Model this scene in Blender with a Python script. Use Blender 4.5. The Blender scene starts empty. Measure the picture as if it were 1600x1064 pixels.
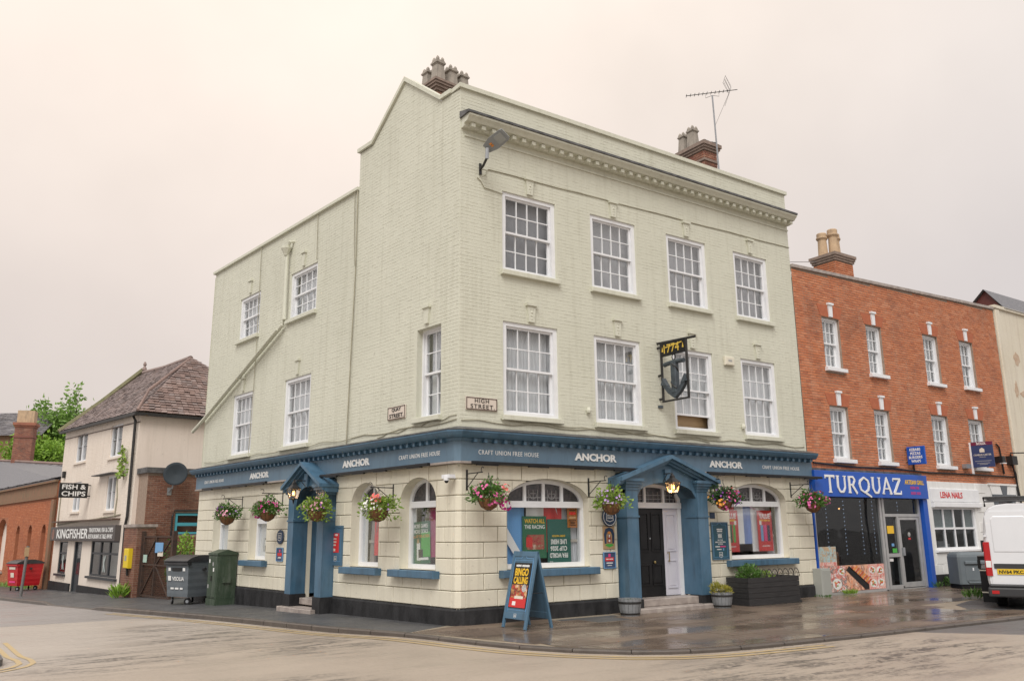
import bpy, math, random
from math import sin, cos, pi, radians, sqrt, atan2
from mathutils import Vector, Matrix, noise as mnoise

random.seed(7)
SC = bpy.context.scene
COL = SC.collection

# ------------------------------------------------------------------ camera
def make_camera():
    yaw, pitch, roll = 0.5994226, 0.2254006, -0.0089529
    f = Vector((sin(yaw)*cos(pitch), cos(yaw)*cos(pitch), sin(pitch)))
    r = Vector((cos(yaw), -sin(yaw), 0)); u = r.cross(f)
    r2 = r*cos(roll) + u*sin(roll); u2 = u*cos(roll) - r*sin(roll)
    cd = bpy.data.cameras.new('camera'); co = bpy.data.objects.new('camera', cd); COL.objects.link(co)
    m = Matrix((r2, u2, -f)).transposed().to_4x4(); m.translation = Vector((-8.42551, -14.2484, 1.75284))
    co.matrix_world = m
    cd.sensor_fit = 'HORIZONTAL'; cd.sensor_width = 36.0; cd.lens = 36.0*1295.36/1600
    cd.clip_start = 0.1; cd.clip_end = 2000
    SC.camera = co
make_camera()

# ------------------------------------------------------------------ sky, sun, exposure
SUN_EL, SUN_AZ = radians(50), radians(196)      # direction the light comes from (x-axis based azimuth below)
def make_light():
    w = bpy.data.worlds.new('World'); SC.world = w; w.use_nodes = True
    nt = w.node_tree; nt.nodes.clear(); L = nt.links
    out = nt.nodes.new('ShaderNodeOutputWorld'); bg = nt.nodes.new('ShaderNodeBackground')
    sky = nt.nodes.new('ShaderNodeTexSky'); sky.sky_type = 'NISHITA'; sky.sun_disc = False
    sky.sun_elevation = SUN_EL; sky.sun_rotation = radians(225)
    tc = nt.nodes.new('ShaderNodeTexCoord'); sep = nt.nodes.new('ShaderNodeSeparateXYZ')
    L.new(tc.outputs['Generated'], sep.inputs[0])
    ramp = nt.nodes.new('ShaderNodeValToRGB'); L.new(sep.outputs['Z'], ramp.inputs[0])
    e = ramp.color_ramp.elements
    e[0].position = 0.0; e[0].color = (4.5, 4.15, 4.05, 1)
    e[1].position = 1.0; e[1].color = (9.2, 8.5, 7.95, 1)
    a = ramp.color_ramp.elements.new(0.25); a.color = (5.6, 5.12, 4.92, 1)
    b = ramp.color_ramp.elements.new(0.55); b.color = (7.1, 6.5, 6.05, 1)
    # broad soft cloud mottling and a warm glow low in the west
    nz = nt.nodes.new('ShaderNodeTexNoise'); nz.inputs['Scale'].default_value = 2.2; nz.inputs['Detail'].default_value = 5
    L.new(tc.outputs['Generated'], nz.inputs['Vector'])
    mr = nt.nodes.new('ShaderNodeMapRange'); mr.inputs['From Min'].default_value = .3; mr.inputs['From Max'].default_value = .7
    mr.inputs['To Min'].default_value = .90; mr.inputs['To Max'].default_value = 1.09; L.new(nz.outputs['Fac'], mr.inputs['Value'])
    mul = nt.nodes.new('ShaderNodeVectorMath'); mul.operation = 'SCALE'
    L.new(ramp.outputs['Color'], mul.inputs[0]); L.new(mr.outputs[0], mul.inputs['Scale'])
    dot = nt.nodes.new('ShaderNodeVectorMath'); dot.operation = 'DOT_PRODUCT'; L.new(tc.outputs['Generated'], dot.inputs[0])
    d = Vector((0.18, .83, .52)).normalized(); dot.inputs[1].default_value = d
    mr2 = nt.nodes.new('ShaderNodeMapRange'); mr2.inputs['From Min'].default_value = .55; mr2.inputs['From Max'].default_value = 1.0
    mr2.inputs['To Min'].default_value = 0; mr2.inputs['To Max'].default_value = 1; mr2.interpolation_type = 'SMOOTHSTEP'
    L.new(dot.outputs['Value'], mr2.inputs['Value'])
    warm = nt.nodes.new('ShaderNodeMix'); warm.data_type = 'RGBA'; warm.blend_type = 'MULTIPLY'
    L.new(mr2.outputs[0], warm.inputs['Factor']); L.new(mul.outputs[0], warm.inputs[6]); warm.inputs[7].default_value = (1.20, 1.145, 1.08, 1)
    mix = nt.nodes.new('ShaderNodeMix'); mix.data_type = 'RGBA'; mix.inputs['Factor'].default_value = .94
    L.new(sky.outputs[0], mix.inputs[6]); L.new(warm.outputs[2], mix.inputs[7])
    L.new(mix.outputs[2], bg.inputs['Color']); bg.inputs['Strength'].default_value = 0.094
    L.new(bg.outputs[0], out.inputs['Surface'])
    sd = bpy.data.lights.new('sun', 'SUN'); sd.energy = 1.75; sd.angle = radians(35); sd.color = (1, .98, .95)
    so = bpy.data.objects.new('sun', sd); COL.objects.link(so)
    h = radians(225)                                  # from the south-west, behind the camera
    dirv = Vector((cos(SUN_EL)*cos(h), cos(SUN_EL)*sin(h), sin(SUN_EL)))
    so.rotation_euler = (-dirv).to_track_quat('-Z', 'Y').to_euler()
    so.location = dirv*60
    v = SC.view_settings; v.view_transform = 'Standard'; v.look = 'None'; v.gamma = 1; v.exposure = 0.50; v.use_curve_mapping = False
make_light()
SC.render.engine = 'CYCLES'
SC.cycles.transparent_max_bounces = 16
SC.cycles.max_bounces = 6

# ------------------------------------------------------------------ frames and mesh building
ANG = 1.68995118
T = Vector((cos(ANG), sin(ANG), 0)); NO = Vector((-sin(ANG), cos(ANG), 0))   # along Quay Street, and out to the street
ROTL = ANG + pi
FR = Matrix.Identity(4)                       # High Street front: x right, y inwards, z up
FL = Matrix.Rotation(ROTL, 4, 'Z')            # Quay Street front: x = -distance from corner
def gz(x, y):
    s = x*T.x + y*T.y
    pts = [(0, 0), (5, -.065), (10, -.165), (20, -.45), (31, -.7), (45, -1.05)]
    if s <= 0: return 0.0
    for (a, za), (b, zb) in zip(pts, pts[1:]):
        if s <= b: return za + (zb-za)*(s-a)/(b-a)
    return -1.05
def rotz_of(fr): return fr.to_euler().z

class MB:
    def __init__(s): s.v = []; s.f = []; s.m = []
    def face(s, pts, mi=0):
        b = len(s.v); s.v += [tuple(p) for p in pts]; s.f.append(tuple(range(b, b+len(pts)))); s.m.append(mi); return s
    def box(s, x0, x1, y0, y1, z0, z1, mi=0):
        b = len(s.v)
        s.v += [(x0,y0,z0),(x1,y0,z0),(x1,y1,z0),(x0,y1,z0),(x0,y0,z1),(x1,y0,z1),(x1,y1,z1),(x0,y1,z1)]
        for q in ((3,2,1,0),(4,5,6,7),(0,1,5,4),(1,2,6,5),(2,3,7,6),(3,0,4,7)):
            s.f.append(tuple(b+i for i in q)); s.m.append(mi)
        return s
    def slab(s, x0, x1, y0, y1, z0, z1, c=.01, mi=0):      # box whose front face is chamfered by c
        b = len(s.v)
        s.v += [(x0+c,y0,z0+c),(x1-c,y0,z0+c),(x1-c,y0,z1-c),(x0+c,y0,z1-c),(x0,y0+c,z0),(x1,y0+c,z0),(x1,y0+c,z1),(x0,y0+c,z1),(x0,y1,z0),(x1,y1,z0),(x1,y1,z1),(x0,y1,z1)]
        for q in ((0,1,2,3),(4,5,1,0),(5,6,2,1),(6,7,3,2),(7,4,0,3),(8,9,5,4),(9,10,6,5),(10,11,7,6),(11,8,4,7)):
            s.f.append(tuple(b+i for i in q)); s.m.append(mi)
        return s
    def prism(s, poly, y0, y1, mi=0, c=0.0):                # poly in (x,z), counter-clockwise seen from -y
        n = len(poly); b = len(s.v)
        s.v += [(x, y0, z) for x, z in poly] + [(x, y1, z) for x, z in poly]
        s.f.append(tuple(b+i for i in range(n))); s.m.append(mi)
        s.f.append(tuple(b+n+i for i in reversed(range(n)))); s.m.append(mi)
        for i in range(n):
            j = (i+1) % n; s.f.append((b+i, b+n+i, b+n+j, b+j)); s.m.append(mi)
        return s
    def plan(s, poly, z0, z1, mi=0):                        # poly in (x,y), counter-clockwise from above
        n = len(poly); b = len(s.v)
        s.v += [(x, y, z0) for x, y in poly] + [(x, y, z1) for x, y in poly]
        s.f.append(tuple(b+i for i in reversed(range(n)))); s.m.append(mi)
        s.f.append(tuple(b+n+i for i in range(n))); s.m.append(mi)
        for i in range(n):
            j = (i+1) % n; s.f.append((b+i, b+j, b+n+j, b+n+i)); s.m.append(mi)
        return s
    def ring(s, outer, inner, y0, y1, mi=0, closed=True):    # frame between two outlines in (x,z)
        n = len(outer)
        for i in range(n if closed else n-1):
            j = (i+1) % n
            o0, o1, i0, i1 = outer[i], outer[j], inner[i], inner[j]
            A = [(o0[0],y0,o0[1]),(o1[0],y0,o1[1]),(i1[0],y0,i1[1]),(i0[0],y0,i0[1])]
            s.face(A, mi)
            s.face([(i0[0],y0,i0[1]),(i1[0],y0,i1[1]),(i1[0],y1,i1[1]),(i0[0],y1,i0[1])], mi)
            s.face([(o1[0],y0,o1[1]),(o0[0],y0,o0[1]),(o0[0],y1,o0[1]),(o1[0],y1,o1[1])], mi)
        return s
    def tube(s, pts, r, n=8, mi=0, r2=None, cap=True):
        pts = [Vector(p) for p in pts]; rings = []
        for i, p in enumerate(pts):
            d = (pts[min(i+1, len(pts)-1)] - pts[max(i-1, 0)]); d.normalize()
            a = Vector((0, 0, 1)) if abs(d.z) < .9 else Vector((1, 0, 0))
            e1 = d.cross(a).normalized(); e2 = d.cross(e1)
            rr = r if r2 is None else r + (r2-r)*i/max(1, len(pts)-1)
            b = len(s.v)
            s.v += [tuple(p + (e1*cos(2*pi*k/n) + e2*sin(2*pi*k/n))*rr) for k in range(n)]
            rings.append(b)
        for a, b in zip(rings, rings[1:]):
            for k in range(n):
                s.f.append((a+k, b+k, b+(k+1) % n, a+(k+1) % n)); s.m.append(mi)
        if cap:
            s.f.append(tuple(rings[0]+k for k in range(n))); s.m.append(mi)
            s.f.append(tuple(rings[-1]+k for k in reversed(range(n)))); s.m.append(mi)
        return s
    def lathe(s, prof, n=20, c=(0, 0, 0), mi=0):             # prof (r,z)
        b = len(s.v)
        for r, z in prof:
            s.v += [(c[0]+r*cos(2*pi*k/n), c[1]+r*sin(2*pi*k/n), c[2]+z) for k in range(n)]
        for i in range(len(prof)-1):
            for k in range(n):
                s.f.append((b+i*n+k, b+i*n+(k+1) % n, b+(i+1)*n+(k+1) % n, b+(i+1)*n+k)); s.m.append(mi)
        if prof[0][0] > 1e-4: s.f.append(tuple(b+k for k in reversed(range(n)))); s.m.append(mi)
        if prof[-1][0] > 1e-4: s.f.append(tuple(b+(len(prof)-1)*n+k for k in range(n))); s.m.append(mi)
        return s
    def xf(s, M, start=0):
        for i in range(start, len(s.v)): s.v[i] = tuple(M @ Vector(s.v[i]))
        return s
    def mesh(s, name, mats, smooth=False):
        me = bpy.data.meshes.new(name); me.from_pydata(s.v, [], s.f)
        for m in (mats if isinstance(mats, (list, tuple)) else [mats]): me.materials.append(m)
        if any(s.m): me.polygons.foreach_set('material_index', s.m)
        if smooth: me.polygons.foreach_set('use_smooth', [True]*len(s.f))
        me.update(); return me
    def build(s, name, mats, parent=None, fr=None, loc=None, smooth=False, bevel=0):
        o = bpy.data.objects.new(name, s.mesh(name, mats, smooth)); COL.objects.link(o)
        if fr is not None: o.matrix_local = fr
        if loc is not None: o.location = (fr @ Vector(loc)) if fr is not None else Vector(loc)
        if parent: o.parent = parent
        if bevel:
            bm = o.modifiers.new('bevel', 'BEVEL'); bm.width = bevel; bm.segments = 2; bm.limit_method = 'ANGLE'
        return o

def inst(name, me, parent=None, loc=(0, 0, 0), rz=0.0, scale=None, rot=None):
    o = bpy.data.objects.new(name, me); COL.objects.link(o); o.location = loc
    o.rotation_euler = rot if rot is not None else (0, 0, rz)
    if scale: o.scale = scale
    if parent: o.parent = parent
    return o
def tag(o, label=None, cat=None, group=None, kind=None):
    if label: o['label'] = label
    if cat: o['category'] = cat
    if group: o['group'] = group
    if kind: o['kind'] = kind
    return o
def thing(name, label, cat, loc=(0, 0, 0), rz=0.0, group=None, fr=None):
    o = bpy.data.objects.new(name, None); COL.objects.link(o); o.empty_display_size = .2
    if fr is not None:
        o.location = fr @ Vector(loc); o.rotation_euler = (0, 0, rotz_of(fr) + rz)
    else:
        o.location = loc; o.rotation_euler = (0, 0, rz)
    return tag(o, label, cat, group)

# ------------------------------------------------------------------ materials
def hexlin(r, g, b):
    f = lambda c: (c/255/12.92 if c/255 <= .04045 else ((c/255+.055)/1.055)**2.4)
    return (f(r), f(g), f(b), 1)
def c4(c): return (c[0], c[1], c[2], 1)
class N:
    def __init__(s, name):
        s.mat = bpy.data.materials.new(name); s.mat.use_nodes = True; s.t = s.mat.node_tree
        s.t.nodes.clear(); s.out = s.n('OutputMaterial'); s.p = s.n('BsdfPrincipled')
        s.l(s.p.outputs[0], s.out.inputs[0]); s.tc = None
    def n(s, k, **kw):
        o = s.t.nodes.new('ShaderNode'+k)
        for a, v in kw.items(): setattr(o, a, v)
        return o
    def l(s, a, b): s.t.links.new(a, b)
    def coord(s, scale=(1, 1, 1), rot=(0, 0, 0), loc=(0, 0, 0), kind='Object'):
        if s.tc is None: s.tc = s.n('TexCoord')
        if kind == 'World':
            g = s.n('NewGeometry'); src = g.outputs['Position']
        else: src = s.tc.outputs[kind]
        m = s.n('Mapping'); m.inputs['Scale'].default_value = scale; m.inputs['Rotation'].default_value = rot; m.inputs['Location'].default_value = loc
        s.l(src, m.inputs[0]); return m.outputs[0]
    def noise(s, vec, scale=5, detail=4, rough=.55, lo=.3, hi=.7):
        a = s.n('TexNoise'); a.inputs['Scale'].default_value = scale; a.inputs['Detail'].default_value = detail; a.inputs['Roughness'].default_value = rough
        s.l(vec, a.inputs['Vector']); return s.rng(a.outputs['Fac'], lo, hi)
    def rng(s, v, lo, hi, a=0., b=1., smooth=False):
        m = s.n('MapRange'); m.inputs['From Min'].default_value = lo; m.inputs['From Max'].default_value = hi
        m.inputs['To Min'].default_value = a; m.inputs['To Max'].default_value = b
        if smooth: m.interpolation_type = 'SMOOTHSTEP'
        s.l(v, m.inputs['Value']); return m.outputs[0]
    def math(s, op, a, b=None):
        m = s.n('Math', operation=op)
        for i, x in enumerate((a, b)):
            if x is None: continue
            if isinstance(x, (int, float)): m.inputs[i].default_value = x
            else: s.l(x, m.inputs[i])
        return m.outputs[0]
    def mix(s, fac, a, b, blend='MIX'):
        m = s.n('Mix', data_type='RGBA', blend_type=blend)
        for i, x in ((0, fac), (6, a), (7, b)):
            if isinstance(x, (int, float)): m.inputs[i].default_value = x
            elif isinstance(x, tuple): m.inputs[i].default_value = c4(x)
            else: s.l(x, m.inputs[i])
        return m.outputs[2]
    def base(s, c):
        if isinstance(c, tuple): s.p.inputs['Base Color'].default_value = c4(c)
        else: s.l(c, s.p.inputs['Base Color'])
    def setr(s, v):
        if isinstance(v, (int, float)): s.p.inputs['Roughness'].default_value = v
        else: s.l(v, s.p.inputs['Roughness'])
    def bump(s, h, strength=.3, dist=.01):
        b = s.n('Bump'); b.inputs['Strength'].default_value = strength; b.inputs['Distance'].default_value = dist
        s.l(h, b.inputs['Height']); s.l(b.outputs[0], s.p.inputs['Normal'])
    def island(s):
        g = s.n('NewGeometry'); oi = s.n('ObjectInfo')
        return s.math('FRACT', s.math('ADD', g.outputs['Random Per Island'], oi.outputs['Random']))
MATS = {}
def pm(name, c1, c2=None, scale=6, rough=.6, bump=0., bscale=60, metal=0., stretch=(1, 1, 1), spec=.5, dirt=None, dirt_amt=.4, rough2=None):
    if name in MATS: return MATS[name]
    k = N(name); v = k.coord(stretch)
    c2 = c2 or tuple(x*.82 for x in c1)
    f = k.noise(v, scale, 5)
    col = k.mix(f, c1, c2)
    if dirt:
        d = k.noise(k.coord((3, 3, .5)), 2.2, 6, .65, .48, .75)
        col = k.mix(k.math('MULTIPLY', d, dirt_amt), col, dirt)
    k.base(col)
    if rough2 is not None: k.setr(k.rng(f, 0, 1, rough, rough2))
    else: k.setr(rough)
    k.p.inputs['Metallic'].default_value = metal; k.p.inputs['Specular IOR Level'].default_value = spec
    if bump: k.bump(k.noise(v, bscale, 4), bump, .01)
    MATS[name] = k.mat; return k.mat
def islandmat(name, cols, rough=.8, grain=25, bump=.4, big=(0.8, .35), dark=None, stain=None):
    k = N(name); r = k.island()
    ramp = k.n('ValToRGB'); e = ramp.color_ramp.elements
    for i, c in enumerate(cols):
        p = i/max(1, len(cols)-1)
        el = e[0] if i == 0 else (e[len(e)-1] if i == len(cols)-1 else e.new(p))
        el.position = p; el.color = c4(c)
    k.l(r, ramp.inputs[0]); col = ramp.outputs[0]
    w = k.coord(kind='World')
    g = k.noise(w, grain, 4); col = k.mix(k.math('MULTIPLY', g, .35), col, tuple(x*.55 for x in cols[0]))
    if dark:
        d = k.noise(w, big[0], 6, .65, .5, .72); col = k.mix(k.math('MULTIPLY', d, big[1]), col, dark)
    if stain:
        d = k.noise(k.coord((2.5, 2.5, .35), kind='World'), 1.3, 6, .6, .52, .75); col = k.mix(k.math('MULTIPLY', d, stain[1]), col, stain[0])
    k.base(col); k.setr(rough); k.bump(g, bump, .006)
    return k.mat
def paintwall(name, base, light, dirtc, bumpy=.35):
    k = N(name); w = k.coord(kind='World')
    a = k.noise(w, .55, 5, .6); col = k.mix(a, base, light)
    fine = k.noise(w, 18, 5, .6); col = k.mix(k.math('MULTIPLY', fine, .22), col, tuple(x*.78 for x in base))
    st = k.noise(k.coord((4.5, 4.5, .28), kind='World'), 1.5, 7, .65, .50, .74)
    col = k.mix(k.math('MULTIPLY', st, .42), col, dirtc)
    fl = k.noise(w, 8, 8, .72, .62, .70); col = k.mix(k.math('MULTIPLY', fl, .45), col, tuple(x*.55 for x in dirtc))
    k.base(col); k.setr(.55)
    k.bump(k.noise(w, 30, 5, .6), bumpy, .012)
    return k.mat
M = {}
M['cream'] = paintwall('cream painted brick', (.575, .575, .475), (.635, .635, .53), (.40, .39, .30), .25)
M['block'] = paintwall('cream painted stone', (.69, .65, .525), (.75, .71, .585), (.48, .44, .34), .2)
M['blue'] = pm('blue gloss paint', (.055, .130, .205), (.085, .165, .245), 2.2, .32, .12, 30, dirt=(.04, .07, .10), dirt_amt=.7, rough2=.5)
M['bluefade'] = pm('faded blue fascia paint', (.10, .17, .24), (.125, .20, .265), 1.5, .45, .08, 30, dirt=(.06, .09, .12), dirt_amt=.4)
M['plinth'] = pm('black plinth paint', (.013, .013, .014), (.04, .04, .042), 5, .5, .4, 25, stretch=(1, 1, .4), rough2=.8, spec=.22)
M['white'] = pm('white gloss paint', (.78, .79, .80), (.70, .71, .73), 4, .35, .05)
M['mauve'] = pm('pale lilac door paint', (.62, .61, .66), (.56, .55, .61), 3, .4, .05)
M['black'] = pm('black gloss paint', (.010, .010, .011), (.018, .018, .019), 4, .3, .06, spec=.28)
M['iron'] = pm('black iron', (.012, .012, .013), (.03, .028, .026), 12, .5, .1, 80)
M['brass'] = pm('brass', (.6, .45, .2), None, 8, .3, metal=1)
M['lead'] = pm('weathered lead', (.035, .036, .038), (.14, .14, .14), 5, .55, .5, 18)
M['step'] = pm('worn stone step', (.42, .37, .33), (.25, .21, .19), 6, .5, .3, 30)
M['cable'] = pm('painted cable', (.40, .38, .28), (.25, .23, .17), 3, .6)
M['darkcable'] = pm('black cable', (.015, .015, .015), None, 3, .5)
M['curtain'] = pm('net curtain fabric', (.70, .71, .73), (.58, .59, .62), 3, .9, stretch=(12, 12, .6))
M['blind'] = pm('grey blind fabric', (.36, .36, .385), (.31, .31, .335), 2, .9, stretch=(25, 25, .3))
M['drape'] = pm('taupe drape', (.50, .46, .41), (.36, .33, .29), 3, .9, stretch=(14, 14, .7))
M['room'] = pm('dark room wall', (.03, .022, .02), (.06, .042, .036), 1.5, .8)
M['wood'] = pm('dark wood', (.10, .055, .03), (.06, .03, .016), 5, .5, stretch=(1, 1, 6))
M['galv'] = pm('galvanised steel', (.42, .44, .46), (.34, .36, .38), 8, .4, metal=.6)
M['gold'] = pm('gold leaf paint', (.75, .52, .08), None, 6, .4)
def glassmat(name, tint=(.96, .97, .97), refl=.16):
    k = N(name); t = k.t
    t.nodes.remove(k.p)
    tr = k.n('BsdfTransparent'); tr.inputs[0].default_value = c4(tint)
    gl = k.n('BsdfGlossy'); gl.inputs['Roughness'].default_value = .015; gl.inputs[0].default_value = (1, 1, 1, 1)
    fr = k.n('Fresnel'); fr.inputs[0].default_value = 1.45
    v = k.coord(kind='World')
    nz = k.n('TexNoise'); nz.inputs['Scale'].default_value = 1.1; nz.inputs['Detail'].default_value = 1; k.l(v, nz.inputs['Vector'])
    b = k.n('Bump'); b.inputs['Strength'].default_value = .12; b.inputs['Distance'].default_value = .05; k.l(nz.outputs['Fac'], b.inputs['Height'])
    k.l(b.outputs[0], gl.inputs['Normal'])
    m = k.n('MixShader'); f = k.math('MULTIPLY', fr.outputs[0], refl/.04*.55); f = k.math('MINIMUM', f, .85)
    k.l(f, m.inputs[0]); k.l(tr.outputs[0], m.inputs[1]); k.l(gl.outputs[0], m.inputs[2]); k.l(m.outputs[0], k.out.inputs[0])
    return k.mat
M['glass'] = glassmat('window glass', refl=.02)
M['shopglass'] = glassmat('shop glass', (.74, .76, .77), .010)
M['leadglass'] = pm('leaded dark glass', (.035, .04, .045), (.10, .085, .09), 14, .12, .35, 22)
def emit(name, col, strength):
    k = N(name); k.p.inputs['Emission Color'].default_value = c4(col); k.p.inputs['Emission Strength'].default_value = strength
    k.base(col); return k.mat
M['bulb'] = emit('warm lamp flame', (1, .5, .16), 2.6)
M['led'] = emit('blue white string light', (.6, .72, 1), 1.0)
M['cyan'] = emit('cyan strip light', (.10, .55, .9), 1.2)
def flat(name, c, rough=.5): return pm(name, c, tuple(x*.93 for x in c), 3, rough)
F_WHITE = flat('print white', (.80, .80, .78)); F_CREAM = flat('print cream', (.72, .66, .56)); F_RED = flat('print red', (.60, .03, .03))
F_YEL = flat('print yellow', (.85, .52, .03)); F_GREEN = flat('print green', (.015, .13, .06)); F_LGREEN = flat('print bright green', (.07, .42, .06))
F_NAVY = flat('print navy', (.018, .045, .10)); F_TEAL = flat('print teal', (.022, .085, .12)); F_BLACK = flat('print black', (.012, .012, .012))
F_ORANGE = flat('print orange', (.72, .28, .06)); F_BLUE = flat('print royal blue', (.008, .085, .44), .3); F_SKY = flat('print sky blue', (.16, .36, .62))
F_MAROON = flat('print maroon', (.16, .015, .05)); F_PINK = flat('print pink', (.75, .06, .25)); F_GREY = flat('print grey', (.35, .35, .35)); F_TAN = flat('print tan', (.45, .30, .16))

# ------------------------------------------------------------------ lettering
_glyph = {}
def text_mesh(s, w, h, depth=.004, bold=.02, gap=1.0):
    key = (s, bold, gap)
    if key not in _glyph:
        cu = bpy.data.curves.new('lettering', 'FONT'); cu.body = s; cu.size = 1; cu.offset = bold; cu.align_x = 'LEFT'; cu.resolution_u = 3; cu.space_character = gap
        cu.extrude = .5
        o = bpy.data.objects.new('lettering', cu); COL.objects.link(o)
        dg = bpy.context.evaluated_depsgraph_get(); dg.update()
        me = bpy.data.meshes.new_from_object(o.evaluated_get(dg)); 
        co = [tuple(v.co) for v in me.vertices]; fa = [tuple(p.vertices) for p in me.polygons]
        bpy.data.objects.remove(o); bpy.data.curves.remove(cu); bpy.data.meshes.remove(me)
        _glyph[key] = (co, fa)
    co, fa = _glyph[key]
    xs = [c[0] for c in co]; ys = [c[1] for c in co]; x0, x1, y0, y1 = min(xs), max(xs), min(ys), max(ys)
    sx = w/(x1-x0) if w else h/(y1-y0); sy = h/(y1-y0) if h else sx
    mb = MB(); mb.v = [((c[0]-(x0+x1)/2)*sx, -depth*(c[2]+.5), (c[1]-(y0+y1)/2)*sy) for c in co]; mb.f = list(fa); mb.m = [0]*len(fa)
    return mb
def lettering(s, w, h, mat, parent, loc, fr=None, depth=.004, bold=.008, name='lettering', rot=None, gap=1.0):
    mb = text_mesh(s, w, h, depth, bold, gap)
    o = mb.build(name, mat, parent, None, None)
    if fr is not None: o.matrix_local = fr; o.location = fr @ Vector(loc)
    else: o.location = loc
    if rot: o.rotation_euler = rot
    return o
# ------------------------------------------------------------------ ground
def LW(s, n): return (T.x*s + NO.x*n, T.y*s + NO.y*n)
KERB = [LW(60, 3.3), LW(45, 3.2), LW(33, 3.15), LW(25, 3.1), LW(20.6, 2.95), LW(17.8, 2.85), LW(15, 2.75), LW(12.3, 2.66), LW(10.2, 2.53), LW(7.5, 2.21), LW(4.56, 1.95), LW(1.73, 1.68),
        (-1.27, -.5), (-.95, -2.0), (-.63, -3.05), (-.18, -3.85), (.36, -4.48), (.9, -4.85), (1.53, -5.07), (2.52, -5.21), (4.74, -5.41), (7.55, -5.54), (9.73, -5.66), (14, -5.85), (22, -6.2), (40, -7.0)]
def resample(pts, step):
    out = [Vector((pts[0][0], pts[0][1]))]
    acc = 0
    for a, b in zip(pts, pts[1:]):
        a = Vector((a[0], a[1])); b = Vector((b[0], b[1])); L = (b-a).length; d = step-acc
        while d <= L:
            out.append(a + (b-a)*(d/L)); d += step
        acc = L-(d-step)
    return out
def s_of(p): return p[0]*T.x + p[1]*T.y
def drop(p):                                       # how far the kerb is lowered (vehicle crossing by the gate)
    s = s_of(p)
    if p[0] > 0 and s < 0: return 0.0
    def sm(t): t = max(0, min(1, t)); return t*t*(3-2*t)
    return .085*sm((s-13.2)/1.0)*sm((19.2-s)/1.2)

def road_z(x, y):
    t = max(0.0, min(1.0, (2.5 - s_of((x, y)))/4.0)); return gz(x, y) - .10 + .045*t*t*(3-2*t)

def road_material():
    k = N('wet road surfacing'); w = k.coord(kind='World')
    sep = k.n('SeparateXYZ'); g = k.n('NewGeometry'); k.l(g.outputs['Position'], sep.inputs[0])
    X, Y = sep.outputs[0], sep.outputs[1]
    wob = k.noise(w, 1.2, 4, .6, .2, .8)
    # edge of the buff surfacing: along Quay Street near s = 8, and across High Street past x = 6
    s_ = k.math('ADD', k.math('MULTIPLY', X, T.x+.14), k.math('MULTIPLY', Y, T.y)); s_ = k.math('ADD', s_, k.math('MULTIPLY', wob, .25))
    m1 = k.rng(s_, 8.35, 8.15)
    e_ = k.math('ADD', X, k.math('MULTIPLY', Y, .75)); e_ = k.math('ADD', e_, k.math('MULTIPLY', wob, .3))
    m2 = k.rng(e_, 2.35, 2.15)
    buff = k.math('MULTIPLY', m1, m2)
    broad = k.noise(w, .35, 5, .6)
    cb = k.mix(broad, (.45, .385, .315), (.365, .31, .255))
    # base colour turns paler and greyer towards Quay Street
    far = k.rng(k.math('SUBTRACT', X, Y), -3.5, -9.5, 0, 1, True)
    cb = k.mix(k.math('MULTIPLY', far, .55), cb, (.47, .44, .41))
    gr = k.noise(w, 55, 3, .6); cb = k.mix(k.math('MULTIPLY', gr, .44), cb, (.20, .16, .12)); cb = k.mix(k.math('MULTIPLY', k.noise(w, 22, 4, .7, .58, .66), .35), cb, (.14, .115, .09))
    # worn black streaks along the traffic line
    sv = k.coord((.8, 4.2, 1), (0, 0, radians(34)), kind='World')
    st = k.noise(sv, 1.0, 7, .74, .47, .56)
    def blob(x, y, r0, r1):
        d = k.n('VectorMath', operation='DISTANCE'); k.l(k.coord((1, 1, 0), kind='World'), d.inputs[0]); d.inputs[1].default_value = (x, y, 0)
        return k.rng(d.outputs['Value'], r1, r0, 0, 1, True)
    areas = blob(-3.9, 2.6, .3, 2.6)
    for b in ((-3.0, -.2, .3, 2.2), (-4.2, 5.0, .2, 1.5), (2.6, -6.5, .6, 2.6), (4.6, -7.0, .5, 2.2), (.8, -6.6, .2, 1.8), (-.6, -7.2, .3, 1.6), (-6.2, .2, .4, 2.4), (-4.4, -4.0, .1, 1.4)):
        areas = k.math('MAXIMUM', areas, blob(*b))
    worn = k.math('MULTIPLY', k.math('MULTIPLY', st, areas), k.noise(w, 11, 6, .75, .40, .52))
    lines = k.math('MULTIPLY', k.noise(k.coord((.25, 9, 1), (0, 0, radians(30)), kind='World'), 1, 5, .7, .60, .68), k.noise(w, 14, 5, .7, .45, .6))
    worn = k.math('MAXIMUM', worn, k.math('MULTIPLY', lines, .5))
    cb = k.mix(k.math('MULTIPLY', worn, .9), cb, (.06, .053, .047))
    ca = k.mix(k.noise(w, .8, 5), (.105, .10, .10), (.16, .15, .145)); ca = k.mix(k.math('MULTIPLY', gr, .4), ca, (.05, .05, .05))
    qs = k.rng(s_, 5, 9); ca = k.mix(k.math('MULTIPLY', qs, .75), ca, k.mix(broad, (.36, .33, .315), (.29, .27, .26)))
    k.base(k.mix(buff, ca, cb))
    wet = k.noise(k.coord((.5, 1.6, 1), (0, 0, radians(34)), kind='World'), .9, 4, .55, .35, .65)
    k.setr(k.rng(wet, 0, 1, .28, .6)); k.p.inputs['Specular IOR Level'].default_value = .5
    k.bump(k.noise(w, 90, 3, .6), .35, .006)
    return k.mat
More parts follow.
